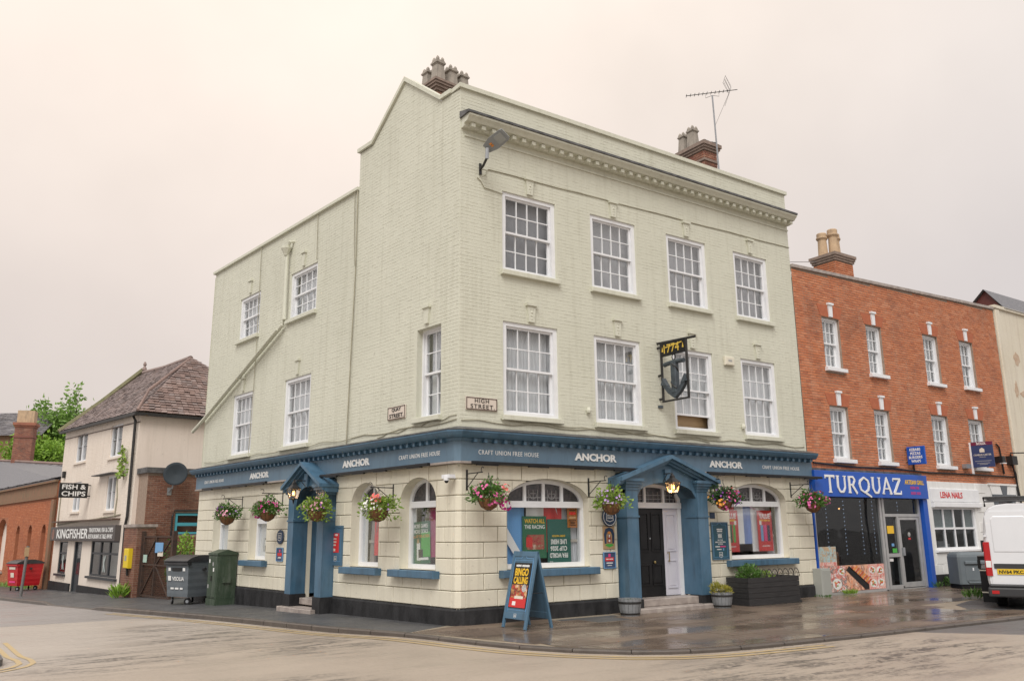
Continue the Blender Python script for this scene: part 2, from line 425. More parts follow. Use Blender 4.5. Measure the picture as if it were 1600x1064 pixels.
def asphalt_material():
    k = N('wet pavement asphalt'); w = k.coord(kind='World')
    c = k.mix(k.noise(w, .9, 5), (.052, .053, .056), (.085, .086, .09)); c = k.mix(k.noise(w, 60, 3, .6, .5, .75), c, (.14, .14, .14))
    c = k.mix(k.math('MULTIPLY', k.noise(w, 20, 3, .6, .70, .74), .8), c, (.35, .35, .34))
    k.base(c); k.setr(k.rng(k.noise(w, 1.3, 4), 0, 1, .30, .62)); k.bump(k.noise(w, 70, 3), .3, .006); return k.mat
def slab_material():
    k = N('wet concrete paving'); w = k.coord(kind='World'); r = k.island()
    c = k.mix(k.noise(w, .7, 5, .6), (.145, .108, .08), (.225, .172, .13))
    c = k.mix(k.math('MULTIPLY', r, .75), c, (.09, .067, .053))
    c = k.mix(k.math('MULTIPLY', k.noise(w, 35, 4, .6, .5, .8), .4), c, (.26, .21, .165))
    k.base(c)
    pud = k.noise(k.coord((.55, 1.3, 1), (0, 0, radians(-8)), kind='World'), .75, 4, .55, .42, .62)
    k.setr(k.rng(pud, 0, 1, .12, .46)); k.p.inputs['Specular IOR Level'].default_value = .5
    h = k.math('MULTIPLY', k.noise(w, 40, 4), k.rng(pud, 0, 1, .08, 1)); k.bump(h, .25, .006)
    h2 = k.noise(w, 3, 3)
    return k.mat
M['road'] = road_material(); M['asphalt'] = asphalt_material(); M['slab'] = slab_material()
M['kerb'] = pm('wet kerb stone', (.105, .088, .074), (.07, .058, .05), 4, .35, .3, 40)
M['bed'] = pm('mortar bed', (.34, .29, .22), (.24, .20, .15), 6, .5, .2, 40)
M['yellowline'] = pm('worn yellow road paint', (.50, .36, .14), (.42, .33, .21), 9, .5)

def build_ground():
    xs = [-300, -150, -80] + [-40+i for i in range(81)] + [80, 150, 300]
    mb = MB(); ng = len(xs)
    mb.v = [(x, y, road_z(x, y)) for y in xs for x in xs]
    mb.f = [(j*ng+i, j*ng+i+1, (j+1)*ng+i+1, (j+1)*ng+i) for j in range(ng-1) for i in range(ng-1)]; mb.m = [0]*len(mb.f)
    tag(mb.build('road', M['road'], smooth=True), 'pale buff wet road surface with worn black streaks', kind='structure')
    # kerb stones
    K = resample(KERB, .3)
    nrm = []
    for i, p in enumerate(K):
        d = K[min(i+1, len(K)-1)] - K[max(i-1, 0)]; d.normalize(); nrm.append(Vector((d.y, -d.x)))   # inwards? fixed below
    for i, n in enumerate(nrm):
        nrm[i] = n if n.dot(Vector((6, 6)) - K[i]) > 0 or False else -n
    KI = [p + n*.14 for p, n in zip(K, nrm)]
    q_root = tag(bpy.data.objects.new('quay_street_pavement', None), 'dark wet asphalt pavement along the side street', kind='structure'); COL.objects.link(q_root)
    h_root = tag(bpy.data.objects.new('high_street_pavement', None), 'brown wet slab pavement in front of the pub', kind='structure'); COL.objects.link(h_root)
    i = 0; cnt = 0
    while i+3 < len(K):
        s = s_of(K[i])
        if s > 46 or K[i].x > 26: i += 3; continue
        mb = MB(); top = []
        for j in range(i, i+4):
            g = 0 if j in (i, i+3) else 0
            z = gz(*K[j]) - drop(K[j]) + .004
            top.append((K[j], KI[j], z))
        t0, t3 = top[0], top[3]; e = .006
        for (a, b) in zip(top, top[1:]):
            sh = (b[0]-a[0]).normalized()*e
            A0 = a[0] + (sh if a is t0 else sh*0); B0 = b[0] - (sh if b is t3 else sh*0)
            A1 = a[1] + (sh if a is t0 else sh*0); B1 = b[1] - (sh if b is t3 else sh*0)
            nA = (A1-A0).normalized()*.02; nB = (B1-B0).normalized()*.02
            mb.face([(A0.x, A0.y, a[2]-.2), (B0.x, B0.y, b[2]-.2), (B0.x, B0.y, b[2]-.02), (A0.x, A0.y, a[2]-.02)])
            mb.face([(A0.x, A0.y, a[2]-.02), (B0.x, B0.y, b[2]-.02), (B0.x+nB.x, B0.y+nB.y, b[2]), (A0.x+nA.x, A0.y+nA.y, a[2])])
            mb.face([(A0.x+nA.x, A0.y+nA.y, a[2]), (B0.x+nB.x, B0.y+nB.y, b[2]), (B1.x, B1.y, b[2]), (A1.x, A1.y, a[2])])
        mb.build('kerb_stone', M['kerb'], q_root if s > -.5 else h_root); cnt += 1; i += 3
    # pavement bodies as strips from the building line to the kerb
    def strip(inner, outer, name, mat, parent, zo=0.0, rows=5):
        mb = MB(); n = len(inner)
        for a, b in zip(inner, outer):
            for k in range(rows+1):
                t = k/rows; p = Vector(a[:2]).lerp(Vector(b[:2]), t)
                z = gz(p.x, p.y) + zo - drop(b)*(max(0, t-.6)/.4)
                mb.v.append((p.x, p.y, z))
        for q in range(n-1):
            for k in range(rows):
                a = q*(rows+1)+k; mb.f.append((a, a+1, a+rows+2, a+rows+1)); mb.m.append(0)
        return mb.build(name, mat, parent, smooth=True)
    inn, out = [], []
    for p in KI:
        s = s_of(p)
        if s < -1.0: break
        inn.append(LW(max(s, -.02), -.6 if s > .5 else -.2)); out.append(p)
    strip(inn, out, 'asphalt', M['asphalt'], q_root)
    inn, out = [], []
    for p in KI:
        if s_of(p) > .1: continue
        inn.append((max(p.x, .05) if p.y > -4.2 or p.x > 1.2 else .05 + max(0, p.x), .3)); out.append(p)
    strip(inn, out, 'paving_bed', M['bed'], h_root, .003, 4)
    # slabs, clipped to the kerb and to the asphalt joint
    lines = [(a, b) for a, b in zip(KERB, KERB[1:]) if s_of(b) < 3]
    planes = []
    for a, b in lines:
        a = Vector(a[:2]); b = Vector(b[:2]); d = (b-a).normalized(); n = Vector((d.y, -d.x))
        if n.dot(Vector((6, -1))-a) < 0: n = -n
        planes.append((a + n*.15, n))
    a = Vector((0, 0)); d = Vector((-1.1, -.34)).normalized(); n = Vector((d.y, -d.x))
    if n.dot(Vector((1, -2))) < 0: n = -n
    planes.append((a + n*.01, n))
    def clip(poly):
        for a, n in planes:
            res = []
            for p, q in zip(poly, poly[1:]+poly[:1]):
                dp, dq = n.dot(p-a), n.dot(q-a)
                if dp >= 0: res.append(p)
                if dp*dq < 0: res.append(p + (q-p)*(dp/(dp-dq)))
            poly = res
            if len(poly) < 3: return []
        return poly
    random.seed(3); row = 0; y = -.01
    dark = (2.0, 3.5, -1.45, -.3)
    while y > -6.3:
        x = -1.6 + (row % 2)*.45; y1 = y-.6
        while x < 25:
            x1 = x+.9
            P = clip([Vector((x+.007, y1+.007)), Vector((x1-.007, y1+.007)), Vector((x1-.007, y-.007)), Vector((x+.007, y-.007))])
            cx, cy = x+.45, y-.3
            inbay = (cx > 10.2 and cy < -3.1 + (cx-12)*.03 and cy > -5.35 and cx > 10.2 + (-(cy)-3.6)*.6)
            if P and not (dark[0] < cx < dark[1] and dark[2] < cy < dark[3]) and not inbay:
                ar = sum(p.x*q.y-q.x*p.y for p, q in zip(P, P[1:]+P[:1]))/2
                if ar > .03:
                    o = random.uniform(.008, .012); tx, ty = random.uniform(-.003, .003), random.uniform(-.003, .003)
                    mb = MB(); nP = len(P)
                    mb.v = [(p.x, p.y, o+(p.x-cx)*tx+(p.y-cy)*ty) for p in P] + [(p.x, p.y, -.02) for p in P]
                    mb.f = [tuple(range(nP))] + [(i, nP+i, nP+(i+1) % nP, (i+1) % nP) for i in range(nP)]; mb.m = [0]*len(mb.f)
                    mb.build('paving_slab', M['slab'], h_root)
            x = x1
        y = y1; row += 1
    mb = MB(); mb.plan([(2.02, -1.42), (3.42, -1.42), (3.62, -.3), (2.1, -.3)], -.01, .006)
    mb.build('asphalt_patch', M['asphalt'], h_root)
    # blister paving at the crossing point
    bl = MB()
    for i in range(22):
        for j in range(16):
            px, py = -.98+i*.066, -.62-j*.066
            if py > .31*px-.06 - .0 or px < -.72 - (py+1.2)*.24: continue
            bl.lathe([(.016, 0), (.011, .007), (.0001, .008)], 6, (px, py, .012))
    tag(bl.build('blister_studs', M['slab'], h_root), kind='stuff')
    # bay surface where the van stands
    mb = MB(); mb.face([(10.25, -4.35, .008), (11.2, -5.3, .008), (26, -5.55, .008), (26, -2.4, .008), (12.6, -3.1, .008), (11.2, -3.5, .008)])
    tag(mb.build('parking_bay', M['asphalt']), 'dark wet parking bay under the white van', kind='structure')
    # double yellow lines along the kerb
    yr = tag(bpy.data.objects.new('double_yellow_lines', None), 'worn double yellow lines along the kerb', kind='structure'); COL.objects.link(yr)
    for off in (.22, .40):
        mb = MB()
        for i in range(len(K)-1):
            if s_of(K[i]) > 11.5 or K[i].x > 3.2: continue
            if K[i].x < 1.2 and s_of(K[i]) < -3.9: pass
            a0, a1 = K[i]-nrm[i]*off, K[i]-nrm[i]*(off+.075); b0, b1 = K[i+1]-nrm[i+1]*off, K[i+1]-nrm[i+1]*(off+.075)
            q = [a0, b0, b1, a1]
            mb.face([(p.x, p.y, road_z(p.x, p.y)+.006) for p in q])
        mb.build('yellow_line', M['yellowline'], yr)
    # opposite corner kerb at the left edge
    isl = [(x-.22, y-.42) for x, y in [(-7.22, 2.2), (-7.13, 1.6), (-7.13, 1.15), (-7.24, .8), (-7.5, .5), (-8.2, .25), (-12, -.2), (-30, -1), (-30, 8), (-8.0, 8), (-7.6, 4.5)]]
    mb = MB(); mb.plan(isl[::-1], -.3, -.02)
    o = mb.build('opposite_pavement', M['asphalt']); tag(o, 'corner of the opposite pavement at the edge of the road', kind='structure')
    for off, in ((.18,), (.36,)):
        mb = MB(); P = [Vector(p) for p in isl[:7]]; P = [Vector((-7.5, 4.2))] + P
        P = resample([tuple(p) for p in P], .12); c = Vector((-12, 3))
        nn = []
        for i, p in enumerate(P):
            d = P[min(i+1, len(P)-1)]-P[max(0, i-1)]; d.normalize(); n = Vector((d.y, -d.x)); n = n if n.dot(p-c) > 0 else -n; nn.append(n)
        for i in range(len(P)-1):
            q = [P[i]+nn[i]*off, P[i+1]+nn[i+1]*off, P[i+1]+nn[i+1]*(off+.08), P[i]+nn[i]*(off+.08)]
            mb.face([(p.x, p.y, road_z(p.x, p.y)+.006) for p in q])
        mb.build('yellow_line', M['yellowline'], yr)
    mb = MB()
    for i in range(30): pass
build_ground()

# ------------------------------------------------------------------ sweeping a moulding round both street fronts
def sweep_plan(path, prof, mb, mi=0, caps=True):
    """path: plan points with the outside on the right-hand side of travel reversed below; prof: (outwards, z)"""
    P = [Vector(p[:2]) for p in path]; n = len(P); offs = []
    for i in range(n):
        ds = []
        if i > 0: ds.append((P[i]-P[i-1]).normalized())
        if i < n-1: ds.append((P[i+1]-P[i]).normalized())
        ns = [Vector((d.y, -d.x)) for d in ds]
        if len(ns) == 2:
            b = (ns[0]+ns[1]).normalized(); offs.append(b/max(.3, b.dot(ns[0])))
        else: offs.append(ns[0])
    m = len(prof); b0 = len(mb.v)
    for p, o in zip(P, offs):
        for d, z in prof:
            q = p+o*d; mb.v.append((q.x, q.y, z))
    for i in range(n-1):
        for k in range(m-1):
            a = b0+i*m+k; mb.f.append((a, a+m, a+m+1, a+1)); mb.m.append(mi)
    if caps:
        mb.f.append(tuple(b0+k for k in range(m))); mb.m.append(mi)
        mb.f.append(tuple(b0+(n-1)*m+k for k in reversed(range(m)))); mb.m.append(mi)
    return mb
def LP(s): return (T.x*s, T.y*s)

# ------------------------------------------------------------------ the pub
pub = thing('pub', 'three storey cream painted corner pub with a blue fascia and white sash windows', 'pub')
WINR = [(1.08, 2.54), (3.58, 5.01), (6.07, 7.50), (8.57, 9.95)]
ZR2, ZR1 = (7.25, 9.08), (4.10, 6.12)
HR = [(a, b, *ZR2) for a, b in WINR] + [(a, b, *ZR1) for a, b in WINR]
HLW = [(-7.83, -6.28, 7.52, 8.86), (-11.25, -9.80, 7.52, 8.86), (-7.87, -6.37, 4.0, 5.83), (-11.32, -9.88, 4.0, 5.83)]
HLT = [(-1.50, -.62, 4.10, 6.04)]
def wall_panel(mb, x0, x1, z0, z1, holes, y=0.0, depth=.25):
    xs = sorted({x0, x1} | {v for h in holes for v in h[:2] if x0 < v < x1}); zs = sorted({z0, z1} | {v for h in holes for v in h[2:] if z0 < v < z1})
    for a, b in zip(xs, xs[1:]):
        for c, d in zip(zs, zs[1:]):
            mx, mz = (a+b)/2, (c+d)/2
            if any(h[0] < mx < h[1] and h[2] < mz < h[3] for h in holes): continue
            mb.face([(a, y, c), (b, y, c), (b, y, d), (a, y, d)])
    for h in holes:
        a, b, c, d = h
        mb.face([(a, y, c), (a, y, d), (a, y+depth, d), (a, y+depth, c)]); mb.face([(b, y, d), (b, y, c), (b, y+depth, c), (b, y+depth, d)])
        mb.face([(b, y, c), (a, y, c), (a, y+depth, c), (b, y+depth, c)]); mb.face([(a, y, d), (b, y, d), (b, y+depth, d), (a, y+depth, d)])
def brick_positions(x0, x1, z0, z1, holes, course=.0765, lng=.226, top=None):
    out = []; r = 0; z = z0
    while z + course*.9 < z1:
        off = (r % 2)*lng/2; x = x0 - (lng/2 if r % 2 else 0)
        while x < x1:
            a, b = max(x, x0), min(x+lng, x1); c, d = z, z+course
            if b-a > .03:
                segs = [(a, b)]
                for h in holes:
                    if h[2] < d-.01 and h[3] > c+.01:
                        ns = []
                        for p, q in segs:
                            if h[1] <= p or h[0] >= q: ns.append((p, q))
                            else:
                                if h[0]-p > .03: ns.append((p, h[0]))
                                if q-h[1] > .03: ns.append((h[1], q))
                        segs = ns
                for p, q in segs:
                    if top is None or (top((p+q)/2) > d+.02): out.append((p, q, c, d))
            x += lng
        z += course; r += 1
    return out
CAM = Vector((-8.42551, -14.2484, 1.75284))
def lay_bricks(parent, jobs, mat, joint=.010, proud=(.002, .008), cap=300, name='brick', back=.02, jitter=.0015, wo=Vector((0, 0, 0))):
    """jobs: list of (frame, positions). The bricks that show largest become parts, the rest one joined part."""
    allb = []
    for fr, pos in jobs:
        for p in pos:
            c = wo + fr @ Vector(((p[0]+p[1])/2, 0, (p[2]+p[3])/2)); allb.append(((c-CAM).length/max(.05, (p[1]-p[0])), fr, p))
    allb.sort(key=lambda t: t[0])
    near, rest = allb[:cap], allb[cap:]
    cache = {}
    for _, fr, (a, b, c, d) in near:
        w, h = round(b-a-joint, 3), round(d-c-joint, 3); v = random.randrange(3); key = (w, h, v)
        if key not in cache:
            mb = MB(); mb.slab(-w/2, w/2, -random.uniform(*proud), back, -h/2, h/2, .004); cache[key] = mb.mesh(name, mat)
        o = inst(name, cache[key], parent, fr @ Vector(((a+b)/2, 0, (c+d)/2)), rotz_of(fr))
    byf = {}
    for _, fr, p in rest: byf.setdefault(id(fr), (fr, []))[1].append(p)
    for fr, ps in byf.values():
        mb = MB(); j = joint/2
        for (a, b, c, d) in ps:
            pr = random.uniform(*proud); t = random.uniform(-jitter, jitter)
            x0, x1, z0, z1 = a+j, b-j, c+j+t, d-j+t
            s = len(mb.v); e = .004
            mb.v += [(x0+e, -pr, z0+e), (x1-e, -pr, z0+e), (x1-e, -pr, z1-e), (x0+e, -pr, z1-e), (x0, .004, z0), (x1, .004, z0), (x1, .004, z1), (x0, .004, z1)]
            for q in ((0, 1, 2, 3), (4, 5, 1, 0), (5, 6, 2, 1), (6, 7, 3, 2), (7, 4, 0, 3)): mb.f.append(tuple(s+i for i in q)); mb.m.append(0)
        tag(mb.build('brickwork', mat, parent, fr), kind='stuff')
def gable_top(x):                      # top of the corner block seen from Quay Street, x = -distance from the corner
    s = -x
    if s < .70: return 11.24
    if s < 2.16: return 11.24 + (s-.70)/(2.16-.70)*1.11
    if s < 3.58: return 12.35 - (s-2.16)/(3.58-2.16)*1.11
    return 11.22
def build_pub_walls():
    ZF = 3.0
    mb = MB(); wall_panel(mb, 0, 11.0, ZF, 11.24, HR); mb.build('high_street_wall', M['cream'], pub, FR)
    mb = MB(); wall_panel(mb, -4.2, 0, ZF, 11.22, HLT); mb.face([(-3.58, 0, 11.22), (-.70, 0, 11.22), (-2.16, 0, 12.35)])
    # return of the corner block above the lower wing, and backs
    mb.face([(-4.2, 6, 11.22), (-4.2, 0, 11.22), (-4.2, 0, 10.1), (-4.2, 6, 10.1)])
    mb.build('quay_street_gable_wall', M['cream'], pub, FL)
    mb = MB(); wall_panel(mb, -13.45, -4.2, ZF, 10.22, HLW, y=.02); mb.face([(-13.45, 8, ZF-4), (-13.45, .02, ZF-4), (-13.45, .02, 10.22), (-13.45, 8, 10.22)])
    mb.build('quay_street_wing_wall', M['cream'], pub, FL)
    mb = MB(); mb.face([(11, 0, -.2), (11, 9, -.2), (11, 9, 11.24), (11, 0, 11.24)]); mb.face([(11, 9, -.2), (5, 12.5, -.2), (5, 12.5, 10), (11, 9, 10)])
    p, q = LP(13.45), (p2 := (LP(13.45)[0]+.993*8, LP(13.45)[1]+.119*8)); mb.face([(*p, -1), (*q, -1), (*q, 10.1), (*p, 10.1)]); mb.face([(*q, -1), (11, 9, -1), (11, 9, 10.1), (*q, 10.1)])
    mb.build('rear_wall', M['cream'], pub)
    # roofs behind the parapets
    mb = MB(); d = (T.x*2.16, T.y*2.16); e = (T.x*4.2, T.y*4.2)
    mb.face([(0.1, .25, 10.6), (10.95, .25, 10.6), (10.95, 2.14, 12.25), (d[0]+.1, d[1], 12.25)]); mb.face([(d[0]+.1, d[1], 12.25), (10.95, 2.14, 12.25), (10.95, 4.2, 10.6), (e[0]+.1, e[1], 10.6)])
    mb.face([(10.95, .25, 10.6), (10.95, 4.2, 10.6), (10.95, 2.14, 12.25)])
    f_ = lambda s, n: (T.x*s-NO.x*n, T.y*s-NO.y*n)
    mb.face([(*f_(4.2, .2), 10.0), (11, 4.2, 10.0), (11, 9, 9.9), (*f_(13.4, 7.9), 9.9), (*f_(13.4, .2), 10.0)])
    mb.build('roof', M['lead'], pub)
    # ground floor backing wall (stone blocks sit on it), interior
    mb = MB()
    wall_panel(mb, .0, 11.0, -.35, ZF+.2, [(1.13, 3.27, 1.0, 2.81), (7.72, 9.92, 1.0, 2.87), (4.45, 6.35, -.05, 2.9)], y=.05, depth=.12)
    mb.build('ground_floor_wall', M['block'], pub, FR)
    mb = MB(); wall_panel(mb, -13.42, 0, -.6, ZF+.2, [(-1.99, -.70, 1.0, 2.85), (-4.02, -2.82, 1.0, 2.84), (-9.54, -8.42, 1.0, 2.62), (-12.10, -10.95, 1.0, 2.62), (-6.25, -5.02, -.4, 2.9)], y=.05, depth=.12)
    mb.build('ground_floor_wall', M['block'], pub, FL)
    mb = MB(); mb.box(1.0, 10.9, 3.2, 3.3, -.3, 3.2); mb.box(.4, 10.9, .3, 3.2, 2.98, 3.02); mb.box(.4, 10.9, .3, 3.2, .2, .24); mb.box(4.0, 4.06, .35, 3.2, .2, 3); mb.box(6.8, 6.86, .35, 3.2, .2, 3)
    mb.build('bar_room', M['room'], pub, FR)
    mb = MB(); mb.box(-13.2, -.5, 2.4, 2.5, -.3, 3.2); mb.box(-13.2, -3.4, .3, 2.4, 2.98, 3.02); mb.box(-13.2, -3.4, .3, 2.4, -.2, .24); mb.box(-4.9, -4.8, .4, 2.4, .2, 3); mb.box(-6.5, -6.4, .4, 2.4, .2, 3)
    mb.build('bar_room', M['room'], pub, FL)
    # painted brick
    tw = lambda x: 11.2
    cut = [(a-.02, b+.02, c-.1, d+.01) for a, b, c, d in HR]
    jobs = [(FR, brick_positions(0.004, 11.0, 3.72, 11.2, cut)),
            (FL, brick_positions(-4.2, -.004, 3.72, 12.3, [(a-.1, b+.02, c-.1, d+.01) for a, b, c, d in HLT], top=gable_top))]
    FLW = FL @ Matrix.Translation((0, .02, 0))
    jobs.append((FLW, brick_positions(-13.45, -4.2, 3.72, 10.2, [(a-.02, b+.02, c-.1, d+.01) for a, b, c, d in HLW])))
    lay_bricks(pub, jobs, M['cream'], joint=.013, proud=(.001, .0045), jitter=.003)
build_pub_walls()

def prism_bar(mb, p, q, w, y0, y1):                   # bar of width w between two points in (x,z)
    a, b = Vector(p), Vector(q); d = (b-a).normalized(); n = Vector((-d.y, d.x))*w/2
    mb.prism([tuple(a-n), tuple(b-n), tuple(b+n), tuple(a+n)], y0, y1)

# ---- mouldings
def build_mouldings():
    path = [LP(13.5), LP(.10), (.10, 0), (11.0, 0)]
    # plinth, interrupted at the two doors
    pr = [(0, -.7), (.07, -.7), (.07, .27), (.045, .305), (0, .31)]
    for p in ([LP(13.45), LP(6.62)], [LP(4.72), LP(.14), (.14, 0), (4.02, 0)], [(6.72, 0), (11.0, 0)]):
        mb = MB(); sweep_plan(p, pr, mb); mb.build('plinth', M['plinth'], pub)
    # fascia, cornice
    sh = [LP(13.42), LP(.02), (.02, 0), (10.98, 0)]
    mb = MB(); sweep_plan(sh, [(0, 3.10), (.14, 3.10), (.14, 3.50), (0, 3.50)], mb); mb.build('fascia', M['bluefade'], pub)
    mb = MB(); sweep_plan(sh, [(0, 3.06), (.17, 3.06), (.17, 3.10), (0, 3.10)], mb); mb.build('fascia_moulding', M['step'], pub)
    mb = MB(); sweep_plan(sh, [(0, 3.50), (.18, 3.50), (.19, 3.55), (.30, 3.56), (.34, 3.60), (.38, 3.66), (.38, 3.69), (0, 3.69)], mb); mb.build('cornice', M['blue'], pub)
    mb = MB(); sweep_plan(sh, [(0, 3.69), (.39, 3.694), (.39, 3.71), (.2, 3.75), (0, 3.80)], mb); mb.build('lead_flashing', M['lead'], pub)
    den = MB(); den.box(-.035, .035, -.25, -.14, 3.475, 3.552); dm = den.mesh('dentil', M['blue'])
    x = .25
    while x < 10.9: inst('dentil', dm, pub, (x, 0, 0)); x += .24
    s = .25
    while s < 13.3: inst('dentil', dm, pub, (*LP(s), 0), ROTL); s += .24
    # parapet cornice on High Street
    mb = MB()
    cp = [(-.02, 10.26), (-.05, 10.26), (-.06, 10.31), (-.09, 10.34)]
    def pro(x0, x1, prof, y=0):
        n = len(prof)
        for (d0, z0), (d1, z1) in zip(prof, prof[1:]):
            mb.face([(x0, -d0, z0), (x1, -d0, z0), (x1, -d1, z1), (x0, -d1, z1)])
        mb.face([(x0, -d, z) for d, z in reversed(prof)]); mb.face([(x1, -d, z) for d, z in prof])
    pro(.10, 11.0, [(0, 10.12), (.03, 10.12), (.03, 10.16), (0, 10.16)])
    pro(.02, 11.02, [(0, 10.28), (.10, 10.28), (.12, 10.30), (.13, 10.36), (.26, 10.37), (.30, 10.42), (.36, 10.47), (.36, 10.51), (0, 10.51)])
    mb.build('parapet_cornice', M['cream'], pub)
    mb = MB(); pro(-.02, 11.03, [(0, 10.512), (.385, 10.514), (.385, 10.565), (.1, 10.64), (0, 10.67)]); mb.build('lead_flashing', M['lead'], pub)
    mb = MB(); mb.box(-.05, .05, -.23, -.0, 10.27, 10.355); dm = mb.mesh('modillion', M['cream'])
    x = .2
    while x < 10.95: inst('modillion', dm, pub, (x, 0, 0)); x += .268
    # copings
    mb = MB(); mb.box(-.05, 11.05, -.06, .32, 11.24, 11.34); mb.build('parapet_coping', M['cream'], pub, FR)
    mb = MB()
    pts = [(-.30, 11.237), (-.70, 11.237), (-2.16, 12.35), (-3.58, 11.24), (-4.26, 11.24)]
    up = [(x, z+.10) for x, z in pts]; up[2] = (-2.16, 12.47)
    for i in range(4):
        a, b, c, d = pts[i+1], pts[i], up[i], up[i+1]
        mb.prism([a, b, c, d], -.063 - .003*(i % 2), .30)
    mb.build('gable_coping', M['cream'], pub, FL)
    mb = MB(); mb.box(-13.52, -4.2, -.06, .32, 10.22, 10.30); mb.build('wing_coping', M['cream'], pub, FL)
build_mouldings()

# ---- sash windows
def sash(parent, fr, x0, x1, z0, z1, cols, rows, cover, y=.035, fw=.10, lower_open=0.0, mat=None, sill=True, sillmat=None, sillp=.10, tall=False, lowrows=None):
    mat = mat or M['white']; w, h = x1-x0, z1-z0
    mb = MB()
    o = [(-w/2, 0), (w/2, 0), (w/2, h), (-w/2, h)]; i = [(-w/2+fw, fw*.8), (w/2-fw, fw*.8), (w/2-fw, h-fw*.9), (-w/2+fw, h-fw*.9)]
    mb.ring(o, i, 0, .16)
    win = mb.build('window', mat, parent, fr, ((x0+x1)/2, y, z0))
    xi, xj, zi, zj = i[0][0], i[1][0], i[0][1], i[2][1]
    mid = zi + (zj-zi)*.5; pw, ph = None, None
    def one(name, za, zb, yy, nr):
        mb = MB(); st = .045
        mb.ring([(xi, za), (xj, za), (xj, zb), (xi, zb)], [(xi+st, za+st), (xj-st, za+st), (xj-st, zb-st), (xi+st, zb-st)], yy, yy+.05)
        a0, a1, b0, b1 = xi+st, xj-st, za+st, zb-st; bw = .022
        for k in range(1, cols): x = a0+(a1-a0)*k/cols; mb.box(x-bw/2, x+bw/2, yy+.004, yy+.04, b0, b1)
        for k in range(1, nr): z = b0+(b1-b0)*k/nr; mb.box(a0, a1, yy+.006, yy+.038, z-bw/2, z+bw/2)
        so = mb.build(name, mat, win)
        cw, ch = (a1-a0)/cols, (b1-b0)/nr
        pmh = MB(); pmh.box(-cw/2+.009, cw/2-.009, 0, .004, -ch/2+.009, ch/2-.009); me = pmh.mesh('pane', M['glass'])
        for r in range(nr):
            for c in range(cols):
                inst('pane', me, win, (a0+cw*(c+.5), yy+.022, b0+ch*(r+.5)), rot=(random.uniform(-.006, .006), 0, random.uniform(-.006, .006)))
    one('upper_sash', mid-.02+ (0 if not lower_open else 0), zj, .045, rows)
    one('lower_sash', zi+lower_open, mid+.025+lower_open, .10, lowrows or rows)
    if cover:
        kind, m = cover
        mb = MB(); n = 40 if kind == 'net' else 2
        if kind == 'net':
            gap = random.uniform(.0, .05)
            for k in range(-6, n+10):
                a, b = xi+(xj-xi)*k/n, xi+(xj-xi)*(k+1)/n
                ya, yb = .24+.018*sin(k*1.9)+.01*sin(k*.7), .24+.018*sin((k+1)*1.9)+.01*sin((k+1)*.7)
                mb.face([(a, ya, zi+lower_open*0+ (lower_open and .34)), (b, yb, zi+(lower_open and .34)), (b, yb, zj), (a, ya, zj)])
        elif kind == 'tied':
            for sgn in (-1, 1):
                for k in range(14):
                    def X(t, zz):
                        ed = (xi if sgn < 0 else xj); inner = -sgn*(.30*(xj-xi) if zz > .5 else (.16*(xj-xi)))
                        return ed + inner*t
                    for r in range(4):
                        za, zb = r/4, (r+1)/4
                        def pt(k, v): 
                            wv = .46-.28*sin(pi*min(1, v*1.0)*.5) if v < .35 else .20+.30*v
                            ed = (xi if sgn < 0 else xj); return (ed-sgn*(xj-xi)*wv*(k/14), .24+.02*sin(k*2.1), zi+(zj-zi)*v)
                        mb.face([pt(k, za), pt(k+1, za), pt(k+1, zb), pt(k, zb)])
        else:
            mb.box(xi-.2, xj+.3, .26, .27, zi-.1, zj+.1)
        mb.build('net_curtain' if kind in ('net', 'tied') else 'blind', m, win)
        ex = 0 if kind == 'tied' else 1
        by = .36 if lower_open else .8
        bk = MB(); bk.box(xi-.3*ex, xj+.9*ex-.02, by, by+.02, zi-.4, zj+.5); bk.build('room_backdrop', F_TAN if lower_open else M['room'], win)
    if sill:
        mb = MB(); mb.slab(x0-.06, x1+.06, -sillp, .12, z0-.11, z0-.003, .008); mb.build('sill', sillmat or M['cream'], parent, fr)
    return win
def keystone(parent, fr, x, z0, h, wb, wt, mat, fancy=True):
    mb = MB(); mb.prism([(-wb/2, 0), (wb/2, 0), (wt/2*.86, h*.86), (-wt/2*.86, h*.86)], -.05, .02)
    mb.box(-wt/2*1.12, wt/2*1.12, -.085, .02, h*.86, h)
    if fancy:
        for a, b, r in ((0, .18, .03), (-.02, .34, .028), (.02, .34, .028), (0, .52, .036), (-.03, .68, .026), (.03, .68, .026)):
            mb.lathe([(.0001, -r), (r*.8, -r*.5), (r, 0), (r*.8, r*.5), (.0001, r)], 6, (a, -.036, h*b))
    mb.build('keystone', mat, parent, fr, (x, 0, z0))
random.seed(11)
for i, (a, b) in enumerate(WINR):
    sash(pub, FR, a, b, *ZR2, 4, 2, ('blind', M['blind']), sillmat=M['cream'])
    keystone(pub, FR, (a+b)/2, 9.13, .40, .15, .24, M['cream'])
    sash(pub, FR, a, b, *ZR1, 4, 2, ('net', M['curtain']), lower_open=.30 if i == 2 else 0, sillmat=M['cream'])
    keystone(pub, FR, (a+b)/2, 6.17, .42, .15, .25, M['cream'])
FLW = FL @ Matrix.Translation((0, .02, 0))
for i, h in enumerate(HLW):
    sash(pub, FLW, *h, 4, 2, ('net', M['curtain']))
    keystone(pub, FLW, (h[0]+h[1])/2, h[3]+.06, .42, .12, .22, M['cream'], False)
sash(pub, FL, *HLT[0], 2, 2, ('tied', M['curtain']), y=.14, fw=.055)
keystone(pub, FL, -1.12, 6.12, .40, .13, .24, M['cream'], False)

